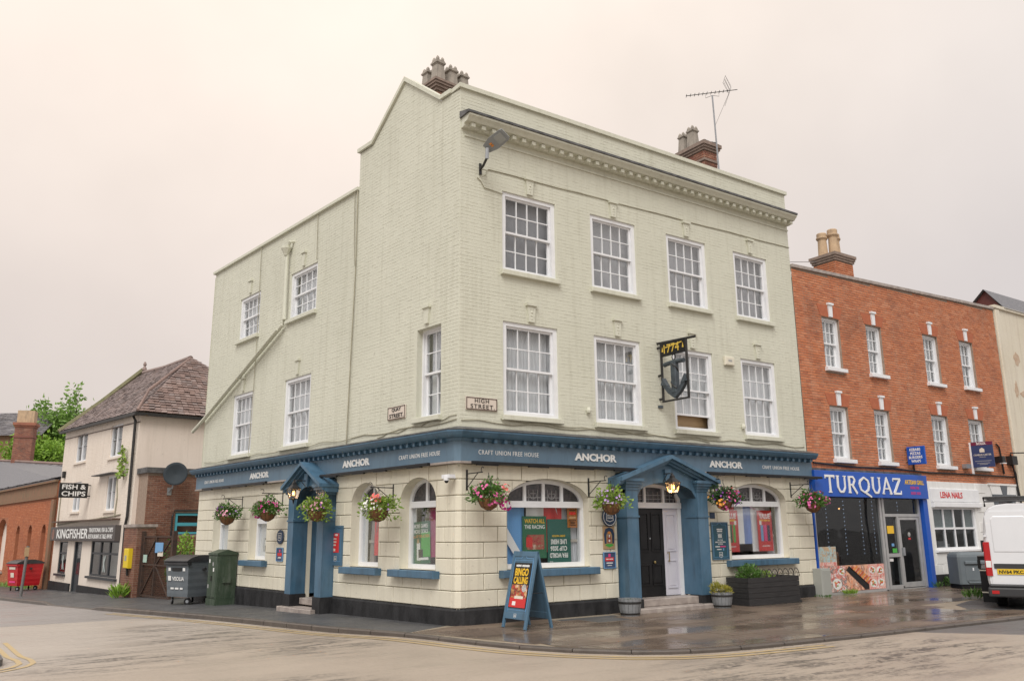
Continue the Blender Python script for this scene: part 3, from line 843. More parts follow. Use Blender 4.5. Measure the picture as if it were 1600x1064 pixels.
# ---- arched ground floor openings
def ell(xc, hw, zs, rise):
    return lambda x: zs + rise*sqrt(max(0, 1-((x-xc)/hw)**2))
ARCH = {'R': [dict(x0=1.13, x1=3.27, z0=1.0, zs=2.34, rise=.47, n=4, y=.16), dict(x0=7.72, x1=9.92, z0=1.02, zs=2.42, rise=.45, n=4, y=.16)],
        'L': [dict(x0=-1.99, x1=-.70, z0=1.0, zs=2.36, rise=.49, n=2, y=.20), dict(x0=-4.02, x1=-2.82, z0=1.0, zs=2.36, rise=.48, n=2, y=.20),
              dict(x0=-9.54, x1=-8.42, z0=1.04, zs=2.12, rise=.50, n=2, y=.20), dict(x0=-12.10, x1=-10.95, z0=1.04, zs=2.12, rise=.50, n=2, y=.20)]}
def arch_pts(x0, x1, z0, zs, rise, n=18):
    xc, hw = (x0+x1)/2, (x1-x0)/2
    p = [(x0, z0), (x1, z0), (x1, zs)]
    for k in range(1, n): a = pi*k/n; p.append((xc+hw*cos(a), zs+rise*sin(a)))
    p.append((x0, zs)); return p
def arch_window(fr, d, room=None, low_sash=False):
    x0, x1, z0, zs, rise, n, y = (d[k] for k in ('x0', 'x1', 'z0', 'zs', 'rise', 'n', 'y'))
    fw = .095; tr = zs-.03                               # transom height
    mb = MB()
    mb.ring(arch_pts(x0+.006, x1-.006, z0+.006, zs, rise-.006), arch_pts(x0+fw, x1-fw, z0+fw, zs, rise-fw*.9), 0, .13)
    if low_sash: tr = z0+(zs-z0)*.80
    mb.box(x0+fw, x1-fw, -.03, .1, tr-.085, tr+.045)
    a0, a1 = x0+fw, x1-fw; top = ell((x0+x1)/2, (a1-a0)/2, zs, rise-fw*.9)
    for k in range(1, n):
        x = a0+(a1-a0)*k/n; mb.box(x-.035, x+.035, .004, .1, tr+.045, top(x)+.02)
    win = mb.build('window', M['white'], pub, fr, (0, y, 0))
    ww = a1-a0
    g = MB(); g.box(a0, a1, .05, .055, z0+fw, tr-.085); g.build('pane', M['glass'], win)
    for k in range(n):
        b0, b1 = a0+ww*k/n+.035*(k > 0), a0+ww*(k+1)/n-.035*(k < n-1); m = 8
        zb = tr+.045
        poly = [(b0, zb), (b1, zb)] + [(b1+(b0-b1)*j/m, max(zb+.002, top(b1+(b0-b1)*j/m)+.01)) for j in range(m+1)]
        g = MB(); g.prism(poly, .05, .056); g.build('leaded_pane', M['leadglass'], win)
        # inner white bead and lead strips
        ld = MB(); xc = (b0+b1)/2; hh = min(top(b0), top(b1), top(xc))-zb
        def strip(a, b): 
            if min(top(min(max(a[0], a0), a1)), top(min(max(b[0], a0), a1))) > max(a[1], b[1]): prism_bar(ld, a, b, .010, .044, .050)
        W = b1-b0
        for t in (.22, .78): strip((b0+W*t, zb), (b0+W*t, zb+hh*.75))
        strip((b0, zb+hh*.25), (b1, zb+hh*.25)); strip((b0+W*.3, zb+hh*.5), (b1-W*.3, zb+hh*.5))
        for a in range(6):
            u, v = pi+pi*a/6, pi+pi*(a+1)/6
            strip((xc+W*.22*cos(u), zb+hh*.45+hh*.3*sin(u)), (xc+W*.22*cos(v), zb+hh*.45+hh*.3*sin(v)))
        strip((xc, zb+hh*.15), (xc, zb+hh*.72))
        if ld.v: ld.build('lead_strips', F_GREY, win)
    if low_sash:
        pass
    # soffit and cheeks of the reveal
    rv = MB(); P = arch_pts(x0+.004, x1-.004, z0+.004, zs, rise-.004)
    for i in range(len(P)):
        a, b = P[i], P[(i+1) % len(P)]
        rv.face([(a[0], -.0215, a[1]), (b[0], -.0215, b[1]), (b[0], y+.01, b[1]), (a[0], y+.01, a[1])])
    rv.build('window_reveal', M['block'], pub, fr)
    s = MB(); s.slab(x0-.20, x1+.14, -.20, .1, z0-.155, z0-.01, .012); s.build('sill', M['blue'], pub, fr)
    # spandrel behind the blocks
    mb = MB(); xs = [x0+(x1-x0)*k/24 for k in range(25)]; top2 = ell((x0+x1)/2, (x1-x0)/2, zs, rise)
    return win
for d in ARCH['R']: arch_window(FR, d)
for i, d in enumerate(ARCH['L']): arch_window(FL, d)

# ---- stone blocks
def build_blocks():
    random.seed(5)
    Z = [.312, .63, .94, 1.235, 1.54, 1.84, 2.14, 2.445, 2.76, 3.06]
    OPR = [(d['x0'], d['x1'], .94, ell((d['x0']+d['x1'])/2, (d['x1']-d['x0'])/2, d['zs'], d['rise'])) for d in ARCH['R']] + [(4.06, 6.70, -1, lambda x: 3.2)]
    OPL = [(d['x0'], d['x1'], .94, ell((d['x0']+d['x1'])/2, (d['x1']-d['x0'])/2, d['zs'], d['rise'])) for d in ARCH['L']] + [(-6.56, -4.74, -1, lambda x: 3.2)]
    def lay(fr, X0, X1, ops, step, phase):
        for r in range(9):
            z0, z1 = Z[r], Z[r+1]; edges = [X0]
            x = X0 + (phase if r % 2 else phase+step*.5)
            while x < X1-.15: edges.append(x); x += step*random.uniform(.9, 1.1)
            edges.append(X1)
            for a, b in zip(edges, edges[1:]):
                g = .006; a_, b_, c_, d_ = a+g, b-g, z0+g, z1-g
                if b_-a_ < .05: continue
                brk = {a_, b_}
                for o in ops:
                    for v in (o[0], o[1]):
                        if a_ < v < b_: brk.add(v)
                    if o[0] < b_ and o[1] > a_ and z1 > o[2]:
                        lo, hi = max(a_, o[0]), min(b_, o[1])
                        for k in range(1, 10): brk.add(lo+(hi-lo)*k/10)
                xs = sorted(brk)
                def low(x):
                    v = c_
                    for o in ops:
                        if o[0] <= x <= o[1] and z1 > o[2]+.01: v = max(v, o[3](x)+.004)
                    return v
                runs, cur = [], []
                for p, q in zip(xs, xs[1:]):
                    m = (p+q)/2
                    lp, lq = low(p*.999+q*.001), low(q*.999+p*.001)
                    if low(m) < d_-.012:
                        if not cur: cur = [(p, min(lp, d_-.002))]
                        elif abs(cur[-1][1]-lp) > 1e-3: cur.append((p, min(lp, d_-.002)))
                        cur.append((q, min(lq, d_-.002)))
                    else:
                        if len(cur) > 1: runs.append(cur)
                        cur = []
                if len(cur) > 1: runs.append(cur)
                for run in runs:
                    if run[-1][0]-run[0][0] < .03: continue
                    mb = MB(); simple = all(abs(v-c_) < 1e-6 for _, v in run)
                    pr = -.025+random.uniform(-.002, .002)
                    if simple: mb.slab(run[0][0], run[-1][0], pr, .052, c_, d_, .012)
                    else: mb.prism(run + [(run[-1][0], d_), (run[0][0], d_)], pr, .052)
                    mb.build('stone_block', M['block'], pub, fr)
    lay(FR, .16, 10.99, OPR, .66, .42)
    lay(FL, -13.40, -.16, OPL, .66, .30)
    # rounded corner quoins
    for r in range(9):
        mb = MB(); g = .006
        sweep_plan([LP(.158), LP(.07), (.07, 0), (.158, 0)], [(-.05, Z[r]+g), (.013, Z[r]+g), (.025, Z[r]+g+.012), (.025, Z[r+1]-g-.012), (.013, Z[r+1]-g), (-.05, Z[r+1]-g)], mb)
        mb.build('stone_block', M['block'], pub)
build_blocks()
# ---- porches and doors
def porch(fr, x0, x1, pw, zb, apex, wide, arch_zs, arch_top, proj=.30, rec=.22, gl=0.0):
    """pilasters at x0..x0+pw and x1-pw..x1; pediment with an arched opening"""
    p = bpy.data.objects.new('porch', None); COL.objects.link(p); p.parent = pub; p.matrix_local = fr
    B = M['blue']
    for a, b in ((x0, x0+pw), (x1-pw, x1)):
        mb = MB(); mb.box(a, b, -proj, .06, zb, 2.62); mb.box(a-.02, b+.02, -proj-.02, .06, 2.02, 2.06)
        mb.build('pilaster', B, p)
        mb = MB(); mb.box(a-.02, b+.02, -proj-.02, .06, 2.62, 2.68); mb.box(a-.04, b+.04, -proj-.05, .06, 2.68, 2.74); mb.box(a-.07, b+.07, -proj-.09, .06, 2.74, 2.80); mb.build('capital', B, p)
        mb = MB(); mb.box(a-.03, b+.03, -proj-.03, .06, -.4+gl*0, zb); mb.build('pilaster_base', M['plinth'], p)
    i0, i1 = x0+pw, x1-pw; xc = (x0+x1)/2
    # inner jambs running back to the door frame
    for a, b in ((i0-.06, i0-.002), (i1+.002, i1+.06)):
        mb = MB(); mb.box(a, b, .06, rec+.3, zb, 2.6); mb.build('jamb_lining', B, p)
    # arch soffit and front board
    top = ell(xc, (i1-i0)/2, arch_zs, arch_top-arch_zs); n = 14
    mb = MB(); pts = [(i0+(i1-i0)*k/n, top(i0+(i1-i0)*k/n)) for k in range(n+1)]
    for a, b in zip(pts, pts[1:]):
        mb.face([(a[0], -proj+.04, a[1]), (b[0], -proj+.04, b[1]), (b[0], rec+.1, b[1]), (a[0], rec+.1, a[1])])
    hl, zl = (x1-x0)/2+wide, 2.88
    def rake(x): return apex - (apex-zl)*abs(x-xc)/hl - .02
    poly = [(x0, arch_zs)] + pts + [(x1, arch_zs), (x1, rake(x1)), (xc, rake(xc)), (x0, rake(x0))]
    mb.prism(poly, -proj+.04, .05); mb.build('tympanum', B, p)
    for sgn in (-1, 1):
        for off, th, pj, nm in ((0, .085, proj+.20, 'raking_cornice'), (-.085, .06, proj+.12, 'raking_moulding'), (-.145, .05, proj+.05, 'raking_fillet')):
            e = .012*(1 if sgn > 0 else 0)
            a = (xc+sgn*hl, zl+off); b = (xc, apex+off)
            mb = MB(); q = [a, b, (b[0], b[1]-th), (a[0], a[1]-th)] if sgn < 0 else [b, a, (a[0], a[1]-th), (b[0], b[1]-th)]
            mb.prism(q[::-1], -pj, .05+e); mb.build(nm, B, p)
        # horizontal returns over the pilasters
        a, b = (x0-.12, x0+pw+.10) if sgn < 0 else (x1-pw-.10, x1+.12)
        mb = MB(); mb.box(a, b, -proj-.13, .055, 2.803, 2.87); mb.build('cornice_return', B, p)
    # key block
    mb = MB(); mb.prism([(xc-.07, top(xc)-.02), (xc+.07, top(xc)-.02), (xc+.09, top(xc)+.30), (xc-.09, top(xc)+.30)], -proj-.03, -proj+.045); mb.build('keystone', B, p)
    return p
def panelled_leaf(parent, x0, x1, z0, z1, y, mat, panels, name='door', thick=.05):
    mb = MB(); mb.box(x0, x1, y, y+thick, z0, z1)
    o = mb.build(name, mat, parent)
    for (a, b, c, d) in panels:
        q = MB(); w, h = x1-x0, z1-z0
        A = [(x0+w*a, z0+h*c), (x0+w*b, z0+h*c), (x0+w*b, z0+h*d), (x0+w*a, z0+h*d)]; e = .03
        I = [(A[0][0]+e, A[0][1]+e), (A[1][0]-e, A[1][1]+e), (A[2][0]-e, A[2][1]-e), (A[3][0]+e, A[3][1]-e)]
        q.ring(A, I, y-.018, y+.002); q.slab(I[0][0]+.02, I[1][0]-.02, y-.012, y+.002, I[0][1]+.02, I[2][1]-.02, .008)
        q.build('door_panel', mat, o)
    return o
def build_porches():
    # High Street
    p = porch(FR, 4.12, 6.68, .34, .28, 3.42, .28, 2.46, 2.80, .30, .24)
    fr = FR; y = .26
    mb = MB(); i0, i1 = 4.46, 6.34; xc = 5.40
    fo = arch_pts(i0-.03, i1+.03, .26, 2.42, .40); fi = arch_pts(i0+.15, i1-.10, .26, 2.42, .30)
    mb.ring(fo, fi, y, y+.12); mb.box(i0, i1, y-.03, y+.1, 2.24, 2.37)
    tp = ell((i0+i1)/2, (i1-i0)/2, 2.42, .37)
    for x in (5.20, 5.80): mb.box(x-.035, x+.035, y+.004, y+.1, 2.37, tp(x))
    f = mb.build('door_frame', M['white'], pub, FR)
    for a, b in ((4.61, 5.165), (5.235, 5.765), (5.835, 6.24)):
        m = 8; poly = [(a, 2.37), (b, 2.37)] + [(b+(a-b)*j/m, tp(b+(a-b)*j/m)-.05) for j in range(m+1)]
        g = MB(); g.prism(poly, y+.05, y+.056); o = g.build('leaded_pane', M['leadglass'], f)
        ld = MB(); W = b-a
        for t in (.2, .5, .8): prism_bar(ld, (a+W*t, 2.37), (a+W*t, 2.62), .01, y+.043, y+.05)
        for z in (2.45, 2.54): prism_bar(ld, (a, z), (b, z), .01, y+.042, y+.0495)
        ld.build('lead_strips', F_GREY, f)
    pan = [(.10, .44, .52, .93), (.56, .90, .52, .93), (.10, .44, .36, .475), (.56, .90, .36, .475), (.10, .44, .07, .31), (.56, .90, .07, .31)]
    pan = [(.10, .45, .50, .95), (.55, .90, .50, .95), (.10, .45, .12, .36), (.55, .90, .12, .36)]
    d = panelled_leaf(pub, 4.88, 5.76, .27, 2.235, y+.02, M['black'], pan); d.matrix_local = FR; tag(d, 'black panelled door leaf with a brass knob')
    k = MB(); k.lathe([(.0001, -.05), (.03, -.045), (.035, -.025), (.015, -.015), (.015, 0)], 12); k.xf(Matrix.Rotation(-pi/2, 4, 'X')); ko = k.build('door_knob', M['brass'], d, None, (5.42, y+.02, 1.02))
    k = MB(); k.lathe([(.0001, -.02), (.02, -.015), (.022, 0)], 10); k.xf(Matrix.Rotation(-pi/2, 4, 'X')); k.build('door_lock', M['galv'], d, None, (5.32, y+.02, 1.55))
    k = MB(); k.box(5.27, 5.38, y+.005, y+.02, 1.10, 1.13); 
    d2 = panelled_leaf(pub, 5.775, 6.235, .27, 2.235, y+.035, M['mauve'], [(.16, .84, .50, .94), (.16, .84, .08, .40)]); tag(d2, 'pale lilac side door leaf with a vertical pull handle')
    k = MB(); k.tube([(5.87, y-.03, 1.02), (5.87, y-.03, 1.24)], .012, 8); k.tube([(5.87, y-.03, 1.04), (5.87, y+.04, 1.04)], .008, 6); k.tube([(5.87, y-.03, 1.22), (5.87, y+.04, 1.22)], .008, 6); k.build('pull_handle', M['brass'], d2)
    mb = MB(); mb.slab(4.44, 6.36, -.20, y+.1, .10, .26, .015); mb.build('door_step', M['step'], p)
    mb = MB(); mb.slab(4.2, 6.60, -.52, .1, -.05, .10, .015); mb.build('door_step', M['step'], p)
    # Quay Street
    p = porch(FL, -6.55, -4.74, .30, .30, 3.44, .10, 2.34, 2.86, .34, .30)
    y = .36
    mb = MB(); i0, i1 = -6.25, -5.04
    fo = arch_pts(i0-.03, i1+.03, .22, 2.34, .52); fi = arch_pts(i0+.11, i1-.11, .22, 2.34, .40); mb.ring(fo, fi, y, y+.14)
    f = mb.build('door_frame', M['white'], pub, FL)
    d = panelled_leaf(pub, -6.12, -5.16, .22, 2.28, y+.07, M['black'], pan); d.matrix_local = FL; tag(d, 'black panelled side street door')
    g = MB(); g.box(-6.12, -5.16, y+.08, y+.09, 2.28, 2.76); g.build('leaded_pane', M['leadglass'], f)
    mb = MB(); mb.slab(-6.26, -5.03, -.10, y+.1, .06, .21, .012); mb.build('door_step', M['step'], p)
    mb = MB(); mb.slab(-6.62, -4.9, -.50, .2, -.16, .02, .012); mb.build('door_step', M['step'], p)
build_porches()

# ---- rainwater pipe, cables, chimneys on the pub
def build_pub_extras():
    mb = MB(); F_ = lambda s, o, z: (-s, -o, z)
    mb.tube([F_(7.93, .09, 9.45), F_(7.90, .09, 7.55), F_(7.98, .09, 7.42), F_(13.3, .09, 5.32), F_(14.2, .09, 5.0)], .055, 10)
    mb.tube([F_(8.1, .2, 7.28), F_(13.3, .2, 5.2)], .03, 8)
    mb.build('downpipe', M['cream'], pub, FL)
    mb = MB(); mb.lathe([(.06, 0), (.075, .05), (.13, .16), (.15, .20), (.15, .24), (.0001, .24)], 10, (-7.93, -.13, 9.42)); mb.tube([F_(7.93, .1, 9.62), F_(7.78, .1, 9.80), F_(7.75, -.05, 9.82)], .05, 8); mb.build('hopper_head', M['cream'], pub, FL)
    def cab(name, fr, pts, r, m):
        c = MB(); c.tube(pts, r, 5); c.build(name, m, pub, fr)
    cab('cable', FL, [(-4.22, -.03, 10.2), (-4.20, -.03, 8), (-4.28, -.03, 6), (-4.35, -.03, 3.8)], .016, M['cable'])
    cab('cable', FL, [(-4.36, -.03, 10.2), (-4.32, -.03, 9.0), (-4.24, -.03, 8.2)], .010, M['cable'])
    cab('cable', FL, [(-9.86, -.02, 10.2), (-9.80, -.02, 7.5), (-9.82, -.02, 6), (-9.9, -.02, 3.9)], .010, M['cable'])
    cab('cable', FL, [(-6.33, -.02, 10.2), (-6.28, -.02, 8.9)], .010, M['cable'])
    wv = lambda x0, x1, z0, z1, n=14, a=.02, seed=0: [(x0+(x1-x0)*k/n, -.018, z0+(z1-z0)*k/n+a*sin(k*1.7+seed)) for k in range(n+1)]
    cab('cable', FR, [(.62, -.03, 9.30)] + wv(.70, 11.0, 9.48, 9.62, 16, .008), .011, M['cable'])
    cab('cable', FR, [(.42, -.02, 9.22), (.52, -.02, 9.16), (.60, -.02, 9.03), (1.10, -.02, 8.99)], .010, M['cable'])
    cab('cable', FR, wv(.05, 10.9, 3.92, 3.90, 26, .03), .010, M['cable'])
    cab('cable', FR, wv(1.0, 7.2, 3.99, 3.86, 20, .022, 2), .009, M['cable'])
    cab('cable', FL, wv(-13.2, -.05, 3.90, 3.92, 26, .03, 1), .010, M['cable'])
    cab('cable', FL, wv(-3.0, -.05, 3.84, 4.02, 14, .03, 4), .009, M['cable'])
    for x, z in ((3.33, 4.30), (8.45, 4.25)):
        v = MB(); v.lathe([(.05, 0), (.06, .05), (.035, .12), (.0001, .13)], 8, (x, -.05, z)); v.box(x-.03, x+.03, -.04, .02, z-.03, z+.05); v.build('vent_cowl', M['cream'], pub, FR)
build_pub_extras()

BRICKC = [(.53, .18, .078), (.58, .205, .09), (.48, .155, .068), (.61, .25, .13), (.54, .185, .08), (.42, .135, .065)]
M['redbrick'] = islandmat('red brick', BRICKC, dark=(.10, .05, .04), big=(.7, .45), stain=((.42, .33, .25), .25))
M['darkbrick'] = islandmat('weathered brown brick', [(.19, .075, .045), (.24, .10, .06), (.15, .06, .04), (.28, .13, .08), (.20, .085, .055)], dark=(.07, .045, .035), big=(.9, .5), stain=((.30, .24, .19), .3))
M['stackbrick'] = islandmat('sooty stack brick', [(.28, .105, .065), (.35, .14, .085), (.21, .08, .06), (.40, .20, .13)], dark=(.06, .04, .035), big=(1.6, .6))
M['stackcap'] = pm('sooty stack cap', (.32, .24, .195), (.20, .155, .13), 6, .9, .3, 30)
M['mortar'] = pm('lime mortar', (.34, .26, .20), (.25, .18, .14), 10, .9, .3, 60)
M['pot'] = pm('buff chimney pot clay', (.56, .40, .25), (.42, .30, .19), 4, .8, .2, 30, dirt=(.12, .10, .09), dirt_amt=.55)
M['graypot'] = pm('pale stone chimney pot', (.38, .34, .29), (.29, .26, .22), 5, .85, .25, 30, dirt=(.12, .11, .10), dirt_amt=.6)
def stack_bricks(parent, cx, cy, w, d, z0, z1, rz, mat, base):
    """a rectangular brick stack: each visible brick a piece"""
    core = MB(); core.box(-w/2+.012, w/2-.012, -d/2+.012, d/2-.012, z0, z1); core.build('mortar_core', M['mortar'], parent, Matrix.Translation((cx, cy, 0)) @ Matrix.Rotation(rz, 4, 'Z'))
    jobs = []
    for k, (L, D) in enumerate(((w, d), (d, w), (w, d), (d, w))):
        fr = Matrix.Translation((cx, cy, 0)) @ Matrix.Rotation(rz+k*pi/2, 4, 'Z') @ Matrix.Translation((0, -D/2+.012, 0))
        jobs.append((fr, brick_positions(-L/2+.01, L/2-.01, z0, z1, [])))
    vis = jobs[:1] + jobs[3:]
    lay_bricks(parent, vis, mat, joint=.012, proud=(.008, .016), cap=60)
    lay_bricks(parent, jobs[1:3], mat, joint=.012, proud=(.008, .016), cap=0)
def castle_pot(parent, x, y, z, h, w, rz, mat):
    mb = MB(); a, b = w/2, w/2*.80
    for (r0, z0, r1, z1) in ((a, 0, b, h*.72), (b*1.12, h*.72, b*1.12, h*.76), (b*1.3, h*.76, b*1.3, h*.82), (b*1.12, h*.82, b*1.12, h*.88)):
        q = [(-r0, -r0), (r0, -r0), (r0, r0), (-r0, r0)]; t = [(-r1, -r1), (r1, -r1), (r1, r1), (-r1, r1)]
        for i in range(4):
            j = (i+1) % 4; mb.face([(*q[i], z0), (*q[j], z0), (*t[j], z1), (*t[i], z1)])
        mb.face([(*p, z1) for p in t]); mb.face([(*p, z0) for p in q[::-1]])
    r = b*1.1
    for sx in (-1, 1):
        for sy in (-1, 1):
            mb.lathe([(r*.42, h*.86), (r*.46, h*.93), (r*.30, h*1.0), (.0001, h*1.06)], 6, (sx*r*.62, sy*r*.62, 0))
    mb.build('chimney_pot', mat, parent, Matrix.Translation((x, y, z)) @ Matrix.Rotation(rz, 4, 'Z'))
def round_pot(parent, x, y, z, h, r, mat):
    mb = MB(); mb.lathe([(r*1.1, 0), (r*1.12, .08*h), (r*.98, .10*h), (r*.86, .70*h), (r*.98, .74*h), (r*1.15, .78*h), (r*1.15, .82*h), (r, .84*h), (r*1.02, h*.97), (r*.92, h), (r*.7, h), (r*.66, h*.9)], 16, (x, y, z)); mb.build('chimney_pot', mat, parent, smooth=False)
def corbels(parent, cx, cy, w, d, zs, rz, mat):
    for z0, z1, o in zs:
        mb = MB(); mb.box(-w/2-o, w/2+o, -d/2-o, d/2+o, z0, z1); mb.build('corbel_course', mat, parent, Matrix.Translation((cx, cy, 0)) @ Matrix.Rotation(rz, 4, 'Z'))
def build_pub_chimneys():
    t = ANG-pi/2
    st = bpy.data.objects.new('chimney_stack', None); COL.objects.link(st); st.parent = pub
    cx, cy, rz = 2.05, 4.45, t
    M1 = Matrix.Translation((cx, cy, 0)) @ Matrix.Rotation(rz, 4, 'Z')
    # level three is the deepest: bricks sit directly on the stack
    stack_bricks(st, cx, cy, 1.0, .80, 11.2, 13.62, rz, M['stackbrick'], 0)
    corbels(st, cx, cy, 1.0, .80, [(13.60, 13.68, .04), (13.68, 13.76, .09), (13.76, 13.83, .13), (13.83, 13.90, .16)], rz, M['stackcap'])
    for dx, dy, h in ((-.33, -.22, .80), (.12, -.22, .70), (.52, -.22, .66), (-.33, .24, .66), (.12, .24, .70), (.52, .24, .66)):
        p = M1 @ Vector((dx, dy, 0)); castle_pot(st, p.x, p.y, 13.90, h, .30, rz, M['graypot'])
    st = bpy.data.objects.new('chimney_stack', None); COL.objects.link(st); st.parent = pub
    cx, cy = 11.2, 3.35
    stack_bricks(st, cx, cy, .62, 1.05, 11.2, 13.82, 0, M['stackbrick'], 0)
    corbels(st, cx, cy, .62, 1.05, [(13.45, 13.53, .03), (13.82, 13.90, .04), (13.90, 13.98, .08), (13.98, 14.10, .12)], 0, M['stackcap'])
    mb = MB()
    for k in range(6): mb.box(cx-.36+k*.12, cx-.26+k*.12, cy-.62, cy+.6, 14.10, 14.12+.04*random.random())
    mb.build('mortar_flaunching', M['lead'], st)
    castle_pot(st, cx-.22, cy-.0, 14.12, .72, .30, 0, M['graypot']); castle_pot(st, cx-.22, cy+.42, 14.12, .66, .28, 0, M['graypot'])
build_pub_chimneys()

# ---- fascia lettering
def build_fascia_words():
    z1, h1 = 3.30, .165
    for fr, xs in ((FR, (3.41, 7.585)), (FL, (-3.67, -8.80))):
        for x in xs:
            lettering('ANCHOR', 1.18, h1, F_WHITE, pub, (x, -.141, z1), fr, .02, .035)
    for fr, xs in ((FR, (1.12, 9.69)), (FL, (-1.16, -11.98))):
        for x in xs:                              # four separate painted words on one line
            ws = []
            for s in 'CRAFT UNION FREE HOUSE'.split():
                m = text_mesh(s, None, .088, .008, -.004, 1.12); vx = [v[0] for v in m.v]; ws.append((s, max(vx)-min(vx)))
            gap = .06; k = (1.48-3*gap)/sum(w for _, w in ws); p = x-.74
            for s, w in ws:
                lettering(s, w*k, .088, F_WHITE, pub, (p+w*k/2, -.141, 3.29), fr, .008, -.004, gap=1.12); p += w*k+gap
build_fascia_words()
# ------------------------------------------------------------------ red brick shop building on High Street
M['whitewall'] = paintwall('white painted stucco', (.74, .74, .72), (.80, .80, .78), (.50, .49, .46), .12)
M['alu'] = pm('silver aluminium shopfront', (.50, .50, .49), (.42, .42, .42), 5, .38, metal=.35)
M['slate'] = islandmat('grey slate', [(.16, .15, .16), (.22, .21, .22), (.13, .12, .13), (.28, .26, .26)], rough=.6, dark=(.05, .05, .05), big=(.5, .4))
M['greytile'] = islandmat('purple grey tile', [(.22, .17, .16), (.26, .205, .195), (.19, .15, .145), (.29, .24, .23)], rough=.8, dark=(.10, .085, .075), big=(.5, .45), stain=((.30, .17, .10), .4))
M['tile'] = islandmat('weathered clay tile', [(.23, .155, .13), (.28, .195, .17), (.18, .125, .11), (.33, .25, .225), (.22, .18, .17)], rough=.85, dark=(.07, .05, .05), big=(.45, .5))
def photo_print(name, kind):
    k = N(name); v = k.coord(); 
    vo = k.n('TexVoronoi'); vo.inputs['Scale'].default_value = 13; k.l(v, vo.inputs['Vector'])
    nz = k.noise(v, 5, 6, .65)
    r = k.n('ValToRGB'); e = r.color_ramp.elements
    cols = {'meat': [(.80, .76, .74), (.55, .06, .05), (.75, .42, .34), (.12, .10, .10), (.80, .74, .70), (.62, .10, .07)], 'food': [(.30, .55, .62), (.55, .35, .18), (.40, .62, .66), (.30, .18, .10)],
            'grill': [(.70, .26, .13), (.80, .48, .33), (.30, .10, .06), (.80, .62, .52)], 'plate': [(.80, .74, .72), (.66, .12, .10), (.80, .62, .55), (.70, .25, .18), (.82, .78, .75)],
            'horse': [(.10, .03, .02), (.40, .05, .05), (.28, .13, .07), (.55, .40, .33)], 'bingo': [(.20, .03, .02), (.55, .05, .03), (.12, .02, .02), (.60, .30, .10), (.70, .65, .60)],
            'art': [(.50, .28, .10), (.06, .05, .16), (.55, .32, .12), (.40, .07, .04)]}[kind]
    for i, c in enumerate(cols):
        p = .2+.6*i/(len(cols)-1); el = e[0] if i == 0 else (e[1] if i == 1 else e.new(p)); el.position = p; el.color = c4(c)
    mx = k.mix(.55, vo.outputs['Color'], nz); g = k.n('RGBToBW'); k.l(mx, g.inputs[0]); k.l(g.outputs[0], r.inputs[0])
    k.base(r.outputs[0]); k.setr(.35); return k.mat
P_ = {q: photo_print('printed photograph of '+q, q) for q in ('meat', 'food', 'grill', 'plate', 'horse', 'bingo', 'art')}

